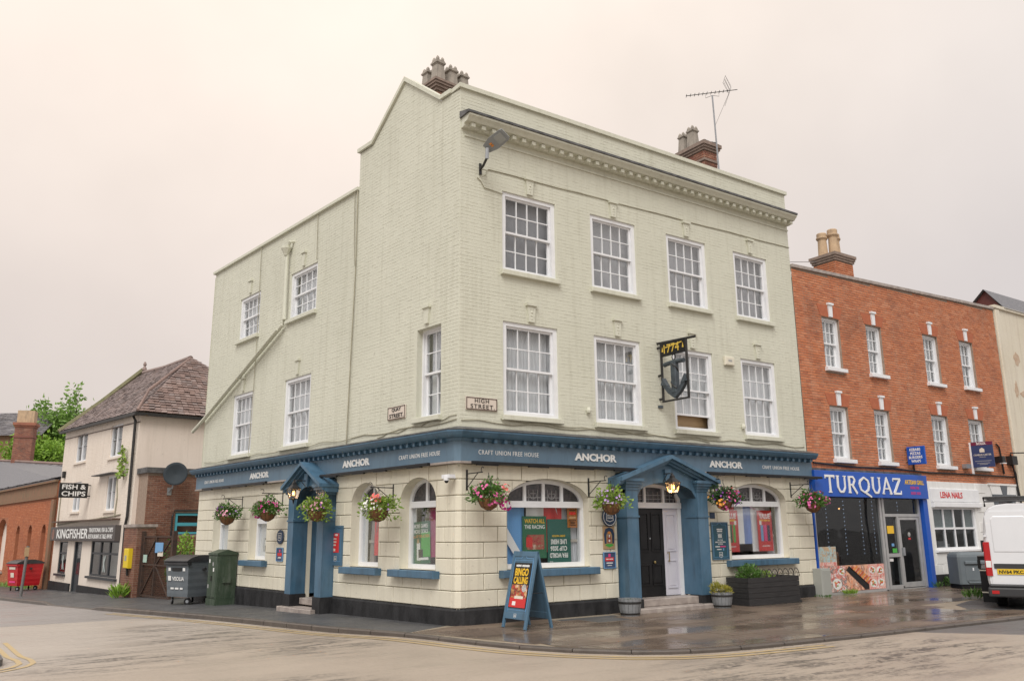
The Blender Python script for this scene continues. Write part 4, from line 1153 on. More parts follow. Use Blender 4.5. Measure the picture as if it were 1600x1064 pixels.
F_WORN = flat('worn pink print', (.36, .05, .26))
M['archbrick'] = pm('rubbed brick arch', (.43, .135, .065), (.36, .105, .05), 8, .85, .2, 60)
M['film'] = pm('pale frosted film', (.42, .47, .45), (.36, .40, .39), 2, .6)
def build_brick_shop():
    b = thing('shop_building', 'red brick three storey building with two shopfronts under white sash windows', 'building', (11.0, 0, 0))
    off = Matrix.Translation((-11.0, 0, 0))
    fr = off
    X0, X1, ZT = 11.02, 22.5, 9.15
    def zt(x): return 9.05 + (x-11)*.034
    W2 = [(12.24, 13.06, 6.26, 7.76), (14.40, 15.20, 6.28, 7.80), (17.56, 18.44, 6.30, 7.90), (19.82, 20.70, 6.36, 7.96)]
    W1 = [(12.22, 13.07, 3.64, 5.14), (14.37, 15.16, 3.64, 5.18), (17.50, 18.46, 3.64, 5.24), (19.76, 20.72, 3.66, 5.25)]
    H = W2+W1
    mb = MB(); wall_panel(mb, X0, X1, 3.1, 9.0, [(a, c, d, e) for a, c, d, e in H], y=.0, depth=.14)
    mb.face([(X0, 0, 9.0), (X1, 0, 9.0), (X1, 0, zt(X1)), (X0, 0, zt(X0))]); mb.face([(X1, 0, 0), (X1, 8, 0), (X1, 8, 9), (X1, 0, 9)]); mb.face([(X1, 8, 0), (X0, 8, 0), (X0, 8, 9), (X1, 8, 9)])
    mb.build('front_wall', M['mortar'], b, fr)
    cut = [(a-.002, c+.002, d-.10, e+.02) for a, c, d, e in H]
    jobs = [(Matrix.Translation((0, 0, 0)), brick_positions(X0+.01, X1, 3.12, 9.42, cut, top=lambda x: zt(x)))]
    # bricks are children of the building: frame offset handled by the helper frame
    jobs = [(off, jobs[0][1])]
    lay_bricks(b, jobs, M['redbrick'], joint=.012, proud=(.004, .012), wo=Vector((11, 0, 0)))
    mb = MB(); mb.prism([(X0, zt(X0)), (X1, zt(X1)), (X1, zt(X1)+.09), (X0, zt(X0)+.09)], -.06, .30); mb.build('coping', M['step'], b, fr)
    mb = MB(); mb.face([(X0, .3, 8.9), (X1, .3, 9.1), (X1, 8, 9.0), (X0, 8, 9.0)]); mb.build('roof', M['lead'], b, fr)
    random.seed(21)
    for i, h in enumerate(H):
        cov = [('net', M['curtain']), ('net', M['curtain']), ('blind', M['curtain']), ('blind', M['curtain'])][i % 4]
        sash(b, fr, *h, 3, 2, cov, y=.07, fw=.075, sillmat=M['white'], sillp=.12)
        xc = (h[0]+h[1])/2
        keystone(b, fr, xc, h[3]+.03, .42, .15, .22, M['white'], False)
        for sgn in (-1, 1):                        # rubbed brick flat arch, a shade darker
            mb = MB(); q = [(xc+sgn*.08, h[3]+.02), (xc+sgn*(.46), h[3]+.02), (xc+sgn*.60, h[3]+.36), (xc+sgn*.10, h[3]+.36)]
            mb.prism(q if sgn > 0 else q[::-1], -.014, .01); mb.build('flat_arch', M['archbrick'], b, fr)
    # chimney
    st = bpy.data.objects.new('chimney_stack', None); COL.objects.link(st); st.parent = b; st.matrix_local = fr
    cx, cy = 16.0, 1.95
    stack_bricks(st, cx, cy, 1.02, .86, 8.8, 10.55, 0, M['redbrick'], 0)
    corbels(st, cx, cy, 1.02, .86, [(10.52, 10.60, .03), (10.60, 10.68, .06), (10.68, 10.78, .09)], 0, M['stackcap'])
    for dx, dy, h in ((-.27, .15, .86), (-.02, -.10, .98), (.27, .02, .90)): round_pot(st, cx+dx, cy+dy, 10.78, h, .17, M['pot'])
    mb = MB(); mb.tube([(14.0, 2.2, 10.35), (15.5, 2.2, 10.62)], .012, 5); mb.build('aerial_rod', M['galv'], b, fr)
    mb = MB(); mb.tube([(11.2, -.04, 3.50), (13, -.04, 3.44), (15, -.04, 3.46), (17, -.04, 3.40), (19.2, -.04, 3.42), (22.3, -.04, 3.42)], .028, 6); mb.build('cable', M['darkcable'], b, fr)
    for pts in ([(16.1, -.05, 3.44), (16.1, -.05, 3.7)], [(22.2, -.06, 4.2), (22.25, -.08, 3.6), (22.4, -.06, 3.0), (22.5, -.06, 2.4)], [(22.1, -.06, 4.0), (22.3, -.1, 3.5), (22.35, -.06, 2.6)], [(21.6, -.05, 3.5), (21.5, -.05, 4.4), (21.3, -.06, 4.5)]):
        mb = MB(); mb.tube(pts, .03, 6); mb.build('cable', M['darkcable'], b, fr)
    mb = MB(); mb.box(21.95, 22.30, -.22, -.01, 3.82, 4.12); mb.build('junction_box', M['darkcable'], b, fr)
    mb = MB(); mb.box(18.98, 19.28, -.16, -.01, 3.60, 3.74); mb.build('junction_box', M['galv'], b, fr)
    # ---- grill shop front
    mb = MB(); mb.slab(10.96, 16.42, -.22, -.005, 2.58, 3.28, .01); mb.build('fascia_sign', F_BLUE, b, fr)
    mb = MB(); mb.box(11.02, 16.5, -.03, .02, 3.28, 3.36); mb.build('lead_flashing', M['lead'], b, fr)
    LT = {'T': [((.5, 0), (.5, 1), .15, .13), ((.02, .95), (.98, .95), .13, .13), ((.34, .03), (.66, .03), .07, .07), ((.05, .97), (.05, .80), .10, .03), ((.95, .97), (.95, .80), .10, .03)],
          'U': [((.15, 1), (.15, .30), .17, .15), ((.15, .32), (.32, .06), .15, .13), ((.32, .07), (.66, .07), .13, .12), ((.66, .06), (.84, .32), .12, .12), ((.84, .30), (.84, 1), .12, .12), ((.02, .97), (.30, .97), .06, .06), ((.70, .97), (.98, .97), .06, .06)],
          'R': [((.16, 0), (.16, 1), .17, .17), ((.16, .95), (.60, .95), .10, .11), ((.58, .95), (.78, .76), .13, .15), ((.78, .78), (.60, .53), .15, .12), ((.62, .50), (.16, .50), .10, .09), ((.45, .50), (.95, -.02), .17, .16), ((.02, .03), (.32, .03), .06, .06)],
          'Q': [((.5, .95), (.18, .75), .10, .15), ((.17, .78), (.10, .5), .14, .17), ((.10, .5), (.20, .20), .17, .14), ((.19, .22), (.5, .05), .13, .10), ((.5, .05), (.82, .22), .10, .14), ((.81, .20), (.90, .5), .15, .17), ((.90, .5), (.82, .78), .17, .14), ((.83, .76), (.5, .95), .14, .10), ((.55, .06), (1.05, -.20), .15, .10)],
          'A': [((.04, 0), (.50, 1), .09, .11), ((.46, 1), (.92, 0), .17, .18), ((.22, .33), (.78, .33), .08, .08), ((-.04, .03), (.20, .03), .06, .06), ((.76, .03), (1.04, .03), .06, .06)],
          'Z': [((.08, .95), (.92, .95), .10, .12), ((.88, .95), (.12, .05), .17, .17), ((.08, .05), (.94, .05), .12, .12), ((.08, .97), (.08, .78), .08, .03), ((.93, .03), (.95, .24), .08, .03)]}
    x = 11.36; H_ = .47; z = 2.69; wd = {'T': .44, 'U': .46, 'R': .42, 'Q': .56, 'A': .46, 'Z': .44}
    for n, ch in enumerate('TURQUAZ'):
        mb = MB(); w = wd[ch]
        for i, (p, q, a, c) in enumerate(LT[ch]):
            P = Vector((p[0]*w, p[1]*H_)); Q = Vector((q[0]*w, q[1]*H_)); d = (Q-P).normalized(); nn = Vector((-d.y, d.x)); a *= H_; c *= H_
            mb.prism([tuple(P-nn*a/2), tuple(Q-nn*c/2), tuple(Q+nn*c/2), tuple(P+nn*a/2)], -.018+.0006*i, .004)
        mb.build('lettering', F_WHITE, b, fr, (x, -.226, z)); x += w+.065
    lettering('ARTISAN GRILL', 1.02, .13, F_YEL, b, (15.72, -.222, 3.06), fr, .006, .015)
    for z_, ns in ((2.90, (5, 3)), (2.74, (5, 4))):     # two lines of worn pink print, not readable in the photograph
        mb = MB(); x_ = 15.48
        for n_ in ns:
            for q in range(n_): mb.box(x_, x_+.045, -.226, -.221, z_-.04, z_+.04); x_ += .055
            x_ += .03
        tag(mb.build('worn_print', F_WORN, b, fr), kind='stuff')
    # frame
    A = M['alu']; mb = MB(); y0, y1 = -.02, .10
    for a, c, d, e in ((11.06, 11.12, .04, 2.6), (14.10, 14.20, .04, 2.6), (14.24, 14.34, .04, 2.6), (16.10, 16.20, .04, 2.6), (14.92, 15.0, .1, 2.08)): mb.box(a, c, y0, y1, d, e)
    for i, (a, c, d, e) in enumerate(((14.34, 16.10, 2.06, 2.14), (14.34, 14.92, .04, .14), (14.34, 14.92, .92, 1.02), (11.12, 14.10, 0.0, .07), (14.2, 16.2, -.02, .04))): mb.box(a, c, y0+.004*(i+1), y1-.004, d, e)
    mb.build('shopfront_frame', A, b, fr)
    mb = MB(); mb.ring([(15.0, .06), (16.08, .06), (16.08, 2.05), (15.0, 2.05)], [(15.10, .20), (15.98, .20), (15.98, 1.97), (15.10, 1.97)], .0, .06); d = mb.build('shop_door', A, b, fr)
    g = MB(); g.box(15.10, 15.98, .03, .036, .20, 1.97); g.build('pane', M['shopglass'], d)
    g = MB(); g.box(15.04, 15.14, -.05, .0, .95, 1.18); g.build('door_handle', M['galv'], d)
    g = MB(); g.box(15.49, 15.61, .022, .028, 1.40, 1.45); g.build('door_sticker', F_RED, b, fr)
    g = MB(); g.lathe([(.0001, 0), (.07, 0)], 14); g.xf(Matrix.Rotation(pi/2, 4, 'X')); g.build('door_sticker', F_WHITE, b, fr, (15.55, .027, 1.55))
    for nm, a, c, d, e in (('pane', 11.12, 14.10, .07, 2.58), ('pane', 14.34, 14.92, 1.02, 2.06), ('pane', 14.34, 14.92, .14, .92), ('pane', 14.34, 16.10, 2.14, 2.58)):
        g = MB(); g.box(a, c, .03, .036, d, e); g.build(nm, M['shopglass'], b, fr)
    for a, c, d, e, m in ((14.45, 14.78, 1.58, 1.80, F_YEL), (14.62, 14.84, 1.04, 1.16, F_LGREEN), (14.60, 14.72, 1.22, 1.30, F_SKY), (14.42, 14.60, .80, .88, F_WHITE)):
        g = MB(); g.box(a, c, .022, .028, d, e); g.build('notice', m, b, fr)
    for a, c, d, e, m in ((11.15, 11.92, .86, 1.26, P_['food']), (11.15, 11.92, .76, .86, P_['plate']), (11.15, 12.28, .08, .755, P_['meat']), (12.285, 13.30, .08, .755, P_['grill']), (13.305, 14.08, .42, .755, P_['plate']), (13.305, 14.08, .08, .415, P_['plate'])):
        g = MB(); g.box(a, c, .016, .028, d, e); g.build('window_print', m, b, fr)
    g = MB(); g.prism([(12.30, .62), (12.44, .74), (13.28, .22), (13.28, .10), (13.10, .09)], .0125, .017); g.build('grill_bar_print', F_BLACK, b, fr)
    for k in range(9):
        x_, z_ = 12.50+k*.085, .66-k*.052
        g = MB(); g.prism([(x_, z_), (x_+.05, z_-.03), (x_+.26, z_+.10), (x_+.21, z_+.13)] if z_+.13 < .75 else [(x_, z_-.02), (x_+.05, z_-.05), (x_+.16, z_+.03), (x_+.10, z_+.05)], .0125, .017); g.build('skewer_print', F_ORANGE if k % 2 else flat('grilled red print', (.50, .10, .04)), b, fr)
    random.seed(77)
    for cx, cz, r in ((11.45, .52, .17), (11.85, .28, .20), (12.08, .60, .13), (13.50, .60, .14), (13.86, .58, .15), (13.52, .24, .15), (13.88, .26, .14)):
        g = MB(); n = 18; g.prism([(cx+r*cos(2*pi*k/n), cz+r*.72*sin(2*pi*k/n)) for k in range(n)], .0130, .017); g.build('plate_print', F_WHITE, b, fr)
        for q in range(9):
            px, pz = cx+random.uniform(-.55, .55)*r, cz+random.uniform(-.38, .38)*r; g = MB(); g.prism([(px+.035*cos(a), pz+.026*sin(a)) for a in [2*pi*k/7 for k in range(7)]], .0115+.0001*q, .0145); g.build('food_print', (F_RED, F_ORANGE, flat('salad print', (.20, .34, .06)), flat('meat print', (.42, .16, .08)))[q % 4], b, fr)
    mb = MB(); mb.slab(16.22, 16.46, -.14, .05, -.02, 2.58, .01); mb.build('shopfront_pilaster', F_BLUE, b, fr)
    mb = MB(); mb.box(11.0, 11.055, -.05, .05, .0, 2.58); mb.build('shopfront_pilaster', F_BLUE, b, fr)
    # interior
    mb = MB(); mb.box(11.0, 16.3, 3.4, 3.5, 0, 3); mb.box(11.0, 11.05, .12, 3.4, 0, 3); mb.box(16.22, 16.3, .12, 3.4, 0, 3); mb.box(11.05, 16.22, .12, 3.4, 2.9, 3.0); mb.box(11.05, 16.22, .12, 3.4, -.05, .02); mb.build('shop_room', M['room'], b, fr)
    mb = MB(); mb.box(12.7, 13.6, 2.2, 2.3, 2.1, 2.16); mb.box(12.7, 13.6, 2.2, 2.3, 2.22, 2.26); mb.build('strip_light', M['cyan'], b, fr)
    mb = MB()
    for q in ((12.2, 1.9, 1.9), (12.9, 2.6, 1.95), (13.3, 1.6, 1.9), (12.5, 2.9, 2.2), (14.7, 2.6, 2.3), (15.4, 2.2, 2.35), (11.8, 2.8, 2.1)): mb.lathe([(.0001, -.03), (.03, 0), (.0001, .03)], 6, q)
    mb.build('pendant_bulbs', M['bulb'], b, fr)
    mb = MB(); mb.slab(11.6, 13.4, 1.8, 2.4, .02, 1.05, .02); mb.build('counter', M['wood'], b, fr)
    mb = MB(); mb.slab(13.45, 13.95, .9, 1.35, .4, .5, .02); mb.slab(13.45, 13.95, 1.35, 1.42, .5, 1.05, .02)
    for q in ((13.47, .92), (13.9, .92), (13.47, 1.38), (13.9, 1.38)): mb.box(q[0], q[0]+.04, q[1], q[1]+.04, .02, .4)
    tag(mb.build('shop_chair', F_ORANGE, None, None), 'orange chair inside the grill shop window', 'chair')
    for x_ in (11.75, 12.55, 13.35, 13.92, 15.2):
        s = MB(); zb = 2.14 if x_ > 15 else 1.05
        s.tube([(x_, .10, 2.56), (x_, .10, zb)], .004, 4)
        bl = MB(); z_ = zb
        while z_ < 2.54: bl.lathe([(.0001, -.012), (.011, 0), (.0001, .012)], 5, (x_, .095, z_)); z_ += .11
        o = s.build('string_light', M['darkcable'], b, fr); bl.build('light_bead', M['led'], o)
    # ---- nail bar and door
    mb = MB(); wall_panel(mb, 16.46, 22.5, .0, 3.12, [(16.90, 19.42, 1.08, 2.33), (20.75, 22.05, .1, 2.78)], y=-.02, depth=.12); mb.box(16.46, 22.5, -.02, 0.0, 3.12, 3.14); mb.build('painted_shop_wall', M['whitewall'], b, fr)
    ev = MB(); random.seed(4)
    for r in range(9):
        z_ = .34+r*.31
        for k in range(10):
            x_ = 16.48 + k*.62+(r % 2)*.31
            if (x_+.6 > 16.86 and x_ < 19.50 and z_ > .75 and z_ < 3.0) or (x_+.6 > 20.4): continue
            q = MB(); q.slab(x_+.006, x_+.60, -.034, -.018, z_+.006, z_+.302, .006); q.build('stone_block', M['whitewall'], b, fr)
    mb = MB(); mb.slab(16.46, 20.5, -.07, .0, -.05, .36, .01); mb.build('plinth', M['plinth'], b, fr)
    mb = MB(); mb.slab(16.86, 19.72, -.06, -.018, 2.52, 2.92, .01); mb.build('sign_board', M['white'], b, fr)
    mb = MB(); mb.slab(16.86, 19.72, -.12, -.018, 2.35, 2.50, .015); mb.build('shutter_box', M['white'], b, fr)
    lettering('LENA NAILS', 1.30, .19, F_RED, b, (18.02, -.062, 2.73), fr, .006, .02)
    mb = MB(); mb.ring([(16.88, 1.06), (19.44, 1.06), (19.44, 2.35), (16.88, 2.35)], [(16.96, 1.14), (19.34, 1.14), (19.34, 2.29), (16.96, 2.29)], .02, .10)
    for k in (1, 2, 3): x_ = 16.96+2.38*k/4; mb.box(x_-.03, x_+.03, .024, .09, 1.14, 2.29)
    mb.box(16.96, 19.34, .028, .085, 1.68, 1.74); w = mb.build('shop_window', M['white'], b, fr)
    for k in range(4):
        for j, (za, zb) in enumerate(((1.14, 1.68), (1.74, 2.29))):
            g = MB(); g.box(16.99+2.38*k/4, 16.93+2.38*(k+1)/4, .055, .06, za, zb); g.build('pane', M['shopglass'], w)
            if j == 1 and k != 2:
                g = MB(); g.box(16.99+2.38*k/4, 16.93+2.38*(k+1)/4, .07, .075, za, zb); g.build('frosted_film', M['film'], w)
    mb = MB(); mb.slab(16.82, 19.5, -.10, .05, 1.0, 1.07, .01); mb.build('sill', M['white'], b, fr)
    mb = MB(); mb.box(16.6, 20, 2.6, 2.7, 0, 3); mb.box(16.6, 20, .12, 2.6, .02, .06); mb.box(16.6, 20, .12, 2.6, 2.9, 2.95); mb.box(20, 20.1, .1, 2.7, 0, 3); mb.build('shop_room', M['film'], b, fr)
    mb = MB(); mb.slab(17.9, 18.5, .5, .9, 1.0, 1.32, .02); mb.slab(18.2, 18.8, .6, 1.1, 1.0, 1.22, .02); mb.build('white_boxes', M['white'], b, fr)
    G_ = flat('slate grey door paint', (.10, .115, .13)); 
    mb = MB(); mb.box(20.70, 20.92, -.06, .05, .1, 2.62); mb.box(21.88, 22.1, -.06, .05, .1, 2.62); mb.box(20.64, 22.16, -.075, .05, 2.62, 2.80); mb.build('door_surround', G_, b, fr)
    mb = MB(); mb.box(20.92, 21.88, .05, .09, .1, 2.62); d = mb.build('side_door', G_, b, fr)
    g = MB(); g.box(20.98, 21.82, .035, .049, 2.36, 2.56); g.build('fanlight', M['leadglass'], d)
    mb = MB(); mb.prism([(20.5, 3.10), (20.62, 2.80), (22.18, 2.80), (22.32, 3.10)], -.045, -.018); mb.build('door_head', M['whitewall'], b, fr)
    mb = MB(); mb.prism([(21.3, 2.80), (21.56, 2.80), (21.66, 3.10), (21.2, 3.10)], -.065, -.04); mb.build('keystone', G_, b, fr)
    mb = MB(); mb.box(20.42, 22.4, -.07, -.018, 3.10, 3.16); mb.build('string_course', M['whitewall'], b, fr)
    mb = MB(); mb.box(20.92, 21.9, -.25, .05, -.02, .1); mb.build('door_step', M['step'], b, fr)
build_brick_shop()

def build_end_building():
    b = thing('rendered_building', 'tall cream rendered building with patches of bare brick beside the red brick shops', 'building', (22.55, 0, 0))
    fr = Matrix.Translation((-22.55, 0, 0))
    mb = MB(); wall_panel(mb, 22.54, 32, -.1, 9.5, [(25.5, 26.6, 3.8, 5.6)], y=-.03); mb.face([(22.54, 8, -.1), (22.54, -.03, -.1), (22.54, -.03, 9.5), (22.54, 8, 9.5)]); mb.build('front_wall', M['render'], b, fr)
    sash(b, fr, 25.5, 26.6, 3.8, 5.6, 3, 2, ('blind', M['curtain']), y=.0, sillmat=M['white'])
    mb = MB(); mb.box(22.50, 32.1, -.10, .3, 9.5, 9.62); mb.build('coping', M['render'], b, fr)
    mb = MB(); mb.slab(22.56, 22.86, -.075, -.02, 0, 9.48, .02); mb.build('corner_strip', M['render'], b, fr)
    random.seed(9)
    for cx, cz, w, h in ((23.75, 7.75, .5, .55), (23.4, 6.55, .30, .7), (24.3, 6.45, 1.2, .45), (24.1, 5.7, .7, .5)):
        n = 14; poly = [(cx+w/2*cos(2*pi*k/n)*random.uniform(.6, 1.15), cz+h/2*sin(2*pi*k/n)*random.uniform(.6, 1.15)) for k in range(n)]
        mb = MB(); mb.prism(poly, -.037, -.01); mb.build('bare_brick_patch', M['patch'], b, fr)
    mb = MB(); mb.face([(23.35, 1.5, 9.55), (23.35, -.02, 9.55), (23.35, .55, 10.42)]); mb.face([(23.35, 1.5, 9.55), (23.35, .55, 10.42), (23.5, .55, 10.42), (23.5, 1.5, 9.55)]); mb.build('gable_board', flat('dark red gable paint', (.12, .03, .025)), b, fr)
    mb = MB(); mb.face([(23.2, -.12, 9.58), (32, -.12, 9.58), (32, .55, 10.46), (23.2, .55, 10.46)]); mb.face([(23.2, .55, 10.46), (32, .55, 10.46), (32, 1.6, 9.5), (23.2, 1.6, 9.5)]); mb.build('roof', M['slateflat'], b, fr)
M['render'] = paintwall('old cream render', (.62, .56, .44), (.70, .65, .54), (.36, .28, .20), .15)
M['patch'] = pm('exposed old render', (.42, .28, .19), (.55, .45, .34), 7, .9, .4, 30)
M['slateflat'] = pm('grey slate roofing', (.12, .12, .135), (.18, .18, .19), 6, .6, .4, 16, stretch=(1, 1, 4))
build_end_building()

# ------------------------------------------------------------------ fish and chip shop on Quay Street
M['fcwall'] = paintwall('pale pink painted brick', (.76, .67, .575), (.80, .72, .63), (.50, .42, .34), .25)
M['fcrender'] = paintwall('smooth pinkish render', (.76, .66, .575), (.80, .71, .625), (.56, .48, .40), .05)
def roof_courses(parent, name, mat, quad, rows, tw, kind='stuff', lift=(.025, .06)):
    """small tiles laid in overlapping courses on a four-cornered slope: quad = eaves left, eaves right, top right, top left"""
    A, B, C, D = (Vector(q) for q in quad); mb = MB()
    nrm = (B-A).cross(D-A).normalized(); nrm = nrm if nrm.z > 0 else -nrm
    for r in range(rows):
        t0, t1 = r/rows, min(1, (r+1.25)/rows)
        L0, R0 = A.lerp(D, t0), B.lerp(C, t0); L1, R1 = A.lerp(D, t1), B.lerp(C, t1)
        n = max(1, int((R0-L0).length/tw)); sh = .5 if r % 2 else 0
        for k in range(-1, n+1):
            a, b = max(0, (k+sh+.02)/n), min(1, (k+1+sh-.02)/n)
            if b-a < .15/n: continue
            lf = random.uniform(*lift); sag = random.uniform(-.012, .012)
            p0, p1 = L0.lerp(R0, a)+nrm*lf, L0.lerp(R0, b)+nrm*(lf+sag); q1, q0 = L1.lerp(R1, b), L1.lerp(R1, a)
            mb.face([p0, p1, q1, q0]); mb.face([p1, p0, p0-nrm*.02, p1-nrm*.02])
    return tag(mb.build(name, mat, parent), kind=kind)
def build_fish_shop():
    base = FL @ Vector((-25.5, 0, -.6))
    b = thing('fish_and_chip_shop', 'pale pink chip shop with a steep tiled roof and a dark sign over its shopfront', 'shop', base)
    INV = Matrix.Translation(-base); fr = INV @ FL
    x0, x1 = -31.05, -20.0; zl, zr = 6.62, 6.30
    W = [(-28.85, -27.12, 4.94, 6.24), (-23.60, -22.10, 4.80, 6.12), (-28.62, -27.35, 2.75, 4.05), (-23.50, -22.30, 2.68, 4.05)]
    SH = [(-29.95, -28.55, .06, 1.46), (-24.85, -21.15, .12, 1.50), (-27.45, -26.25, -.75, 1.46)]
    mb = MB(); wall_panel(mb, x0, x1, -1.2, 6.2, W+SH, depth=.12); mb.prism([(x0, 6.2), (x1, 6.2), (x1, zr), (x0, zl)], 0, .1); mb.build('front_wall', M['fcwall'], b, fr)
    bo = brick_positions(x0, x1, 2.2, 6.25, [(a-.01, c+.01, d-.08, e+.01) for a, c, d, e in W]); mb = MB()
    lay_bricks(b, [(fr, bo)], M['fcwall'], joint=.012, proud=(.001, .006), cap=0)
    # side wall with hip end: smooth render over the brick extension
    mb = MB(); mb.face([(x1, 0, -1), (x1, 6.8, -1), (x1, 6.8, zr), (x1, 0, zr)]); mb.face([(x1, 6.8, -1), (x0, 6.8, -1), (x0, 6.8, zr), (x1, 6.8, zr)])
    mb.face([(x0, 6.8, -1), (x0, 0, -1), (x0, 0, zl), (x0, 3.3, 9.75), (x0, 6.8, zl)]); mb.build('side_wall', M['fcrender'], b, fr)
    rt, ap = (-31.0, 3.3, 9.85), (-23.9, 3.1, 9.45)
    mb = MB(); mb.face([(x0, -.2, zl-.02), (x1+.2, -.2, zr-.02), ap, rt]); mb.face([(x1+.2, -.2, zr-.02), (x1+.2, 6.9, zr-.02), ap]); mb.face([(x1+.2, 6.9, zr), (x0, 6.9, zl), rt, ap]); mb.build('roof_deck', M['wood'], b, fr)
    def local(p): return tuple(fr @ Vector(p))
    random.seed(2)
    roof_courses(b, 'roof_tiles', M['greytile'], [local((x0-.1, -.22, zl)), local((x1+.22, -.22, zr)), local(ap), local(rt)], 30, .26, lift=(.015, .032))
    roof_courses(b, 'roof_tiles', M['tile'], [local((x1+.24, -.24, zr)), local((x1+.24, 6.9, zr)), local((ap[0]+.02, ap[1]+.1, ap[2])), local(ap)], 25, .22)
    mb = MB(); mb.tube([local(ap), local((-27.5, 3.2, 9.58)), local(rt)], .12, 8); mb.tube([local((x1+.22, -.2, zr+.05)), local((-21.3, .62, 7.4)), local(ap)], .06, 6); mb.build('ridge_tiles', M['tile'], b)
    mb = MB(); mb.tube([local((x0-.08, -.3, zl-.05)), local((x0-.08, 1.5, zl+1.6)), local((x0-.08, 3.3, 10.02))], .14, 6); mb.build('verge_coping', M['mosstone'], b)
    mb = MB(); mb.lathe([(.12, 0), (.10, .12), (.05, .2), (.09, .3), (.05, .42), (.0001, .46)], 8, local((x0+.1, 3.3, 9.98))); mb.build('finial', M['tile'], b)
    mb = MB(); mb.prism([(x0, zl-.16), (x1+.25, zr-.14), (x1+.25, zr-.03), (x0, zl-.05)], -.30, -.18); mb.build('gutter', M['iron'], b, fr)
    mb = MB(); mb.box(x1+.16, x1+.30, -.3, 6.9, zr-.14, zr-.03); mb.build('gutter', M['iron'], b, fr)
    mb = MB(); mb.prism([(x0, zl-.42), (x1, zr-.38), (x1, zr-.34), (x0, zl-.38)], -.02, .02); mb.build('string_course', M['wood'], b, fr)
    mb = MB(); mb.tube([(-20.28, -.20, 6.2), (-20.25, -.10, 6.0), (-20.25, -.08, 2.4), (-20.38, -.08, 2.1), (-20.3, -.08, -.42)], .055, 8); mb.build('downpipe', M['iron'], b, fr)
    for i, h in enumerate(W):
        mb = MB(); w, hh = h[1]-h[0], h[3]-h[2]; a = .08
        mb.ring([(0, 0), (w, 0), (w, hh), (0, hh)], [(a, a), (w-a, a), (w-a, hh-a), (a, hh-a)], 0, .1); mb.box(w/2-.08, w/2+.08, .003, .09, a, hh-a)
        for k in (0, 1): mb.box(a+.001, w-a-.001, .02, .07, hh*.55-.015, hh*.55+.015)
        wn = mb.build('window', M['white'], b, fr, (h[0], .04, h[2]))
        for k in range(2):
            g = MB(); g.box(a+k*(w/2), w/2-.08*(1-k)-a*k+k*(w/2) - (0 if k else 0), .05, .055, a, hh-a); g.build('pane', M['glass'], wn)
        g = MB()
        for k in range(20): g.face([(a+(w-2*a)*k/20, .2+.02*sin(k*2), a), (a+(w-2*a)*(k+1)/20, .2+.02*sin(k*2+2), a), (a+(w-2*a)*(k+1)/20, .2+.02*sin(k*2+2), hh-a), (a+(w-2*a)*k/20, .2+.02*sin(k*2), hh-a)])
        g.build('net_curtain', M['blind'], wn)
        mb = MB(); mb.box(h[0]-.12, h[1]+.12, -.08, .05, h[2]-.09, h[2]-.005); mb.build('sill', M['fcwall'], b, fr)
    mb = MB(); mb.slab(-24.6, -21.9, -.35, .02, 4.10, 4.14, .01); mb.build('window_hood', M['lead'], b, fr)
    DK = flat('dark grey shopfront paint', (.035, .04, .045))
    mb = MB(); mb.slab(-30.9, -21.1, -.22, -.002, 1.50, 2.10, .015); mb.build('shop_sign', flat('charcoal sign board', (.075, .065, .062)), b, fr)
    mb = MB(); mb.box(-30.6, -21.3, -.30, -.002, 2.30, 2.36); mb.build('string_course', M['wood'], b, fr)
    lettering('KINGFISHER', 5.0, .40, F_WHITE, b, (-27.2, -.225, 1.80), fr, .01, .012)
    lettering('TRADITIONAL FISH & CHIPS', 3.25, .17, F_WHITE, b, (-22.95, -.225, 1.93), fr, .008, .0)
    lettering('RESTAURANT & TAKE AWAY', 3.25, .17, F_WHITE, b, (-22.95, -.225, 1.68), fr, .008, .0)
    mb = MB(); mb.lathe([(.0001, 0), (.24, 0)], 12); mb.xf(Matrix.Rotation(pi/2, 4, 'X')); mb.build('sign_emblem', flat('faded pink print', (.45, .25, .20)), b, fr, (-30.4, -.226, 1.78))
    for (a, c, d, e), n in ((SH[0], 1), (SH[1], 3)):
        mb = MB(); mb.ring([(a, d), (c, d), (c, e), (a, e)], [(a+.1, d+.08), (c-.1, d+.08), (c-.1, e-.05), (a+.1, e-.05)], .02, .1)
        for k in range(1, n): x = a+.1+(c-a-.2)*k/n; mb.box(x-.07, x+.07, .024, .09, d+.08, e-.05)
        mb.box(a+.1, c-.1, .03, .085, d+.85, d+.93); w = mb.build('shop_window', DK, b, fr)
        for k in range(n):
            g = MB(); g.box(a+.1+(c-a-.2)*k/n, a+.1+(c-a-.2)*(k+1)/n, .055, .06, d+.08, e-.05); g.build('pane', M['glass'], w)
        lettering('K', .34, .62, M['film'], w, ((a+c)/2, .05, d+.50), None, .004, .06)
        mb = MB(); mb.box(a-.1, c+.1, -.12, .02, d-.09, d-.003); mb.build('sill', DK, b, fr)
    mb = MB(); mb.box(-31, -20.2, .9, .95, -.9, 2); mb.build('shop_room', M['film'], b, fr)
    mb = MB(); mb.box(-27.45, -27.3, .02, .12, -.7, 1.46); mb.box(-26.4, -26.25, .02, .12, -.7, 1.46); mb.box(-27.3, -26.4, .08, .14, -.7, 1.46); d = mb.build('shop_door', DK, b, fr)
    g = MB(); g.box(-27.15, -26.55, .07, .078, .1, 1.35); g.build('pane', M['glass'], d)
    mb = MB(); mb.box(-27.5, -26.2, -.25, .1, -.8, -.62); mb.build('door_step', M['step'], b, fr)
    for a, c in ((x0, -27.5), (-26.2, x1)):
        mb = MB(); mb.slab(a, c, -.07, 0, -1.2, -.30, .01); mb.build('plinth', M['plinth'], b, fr)
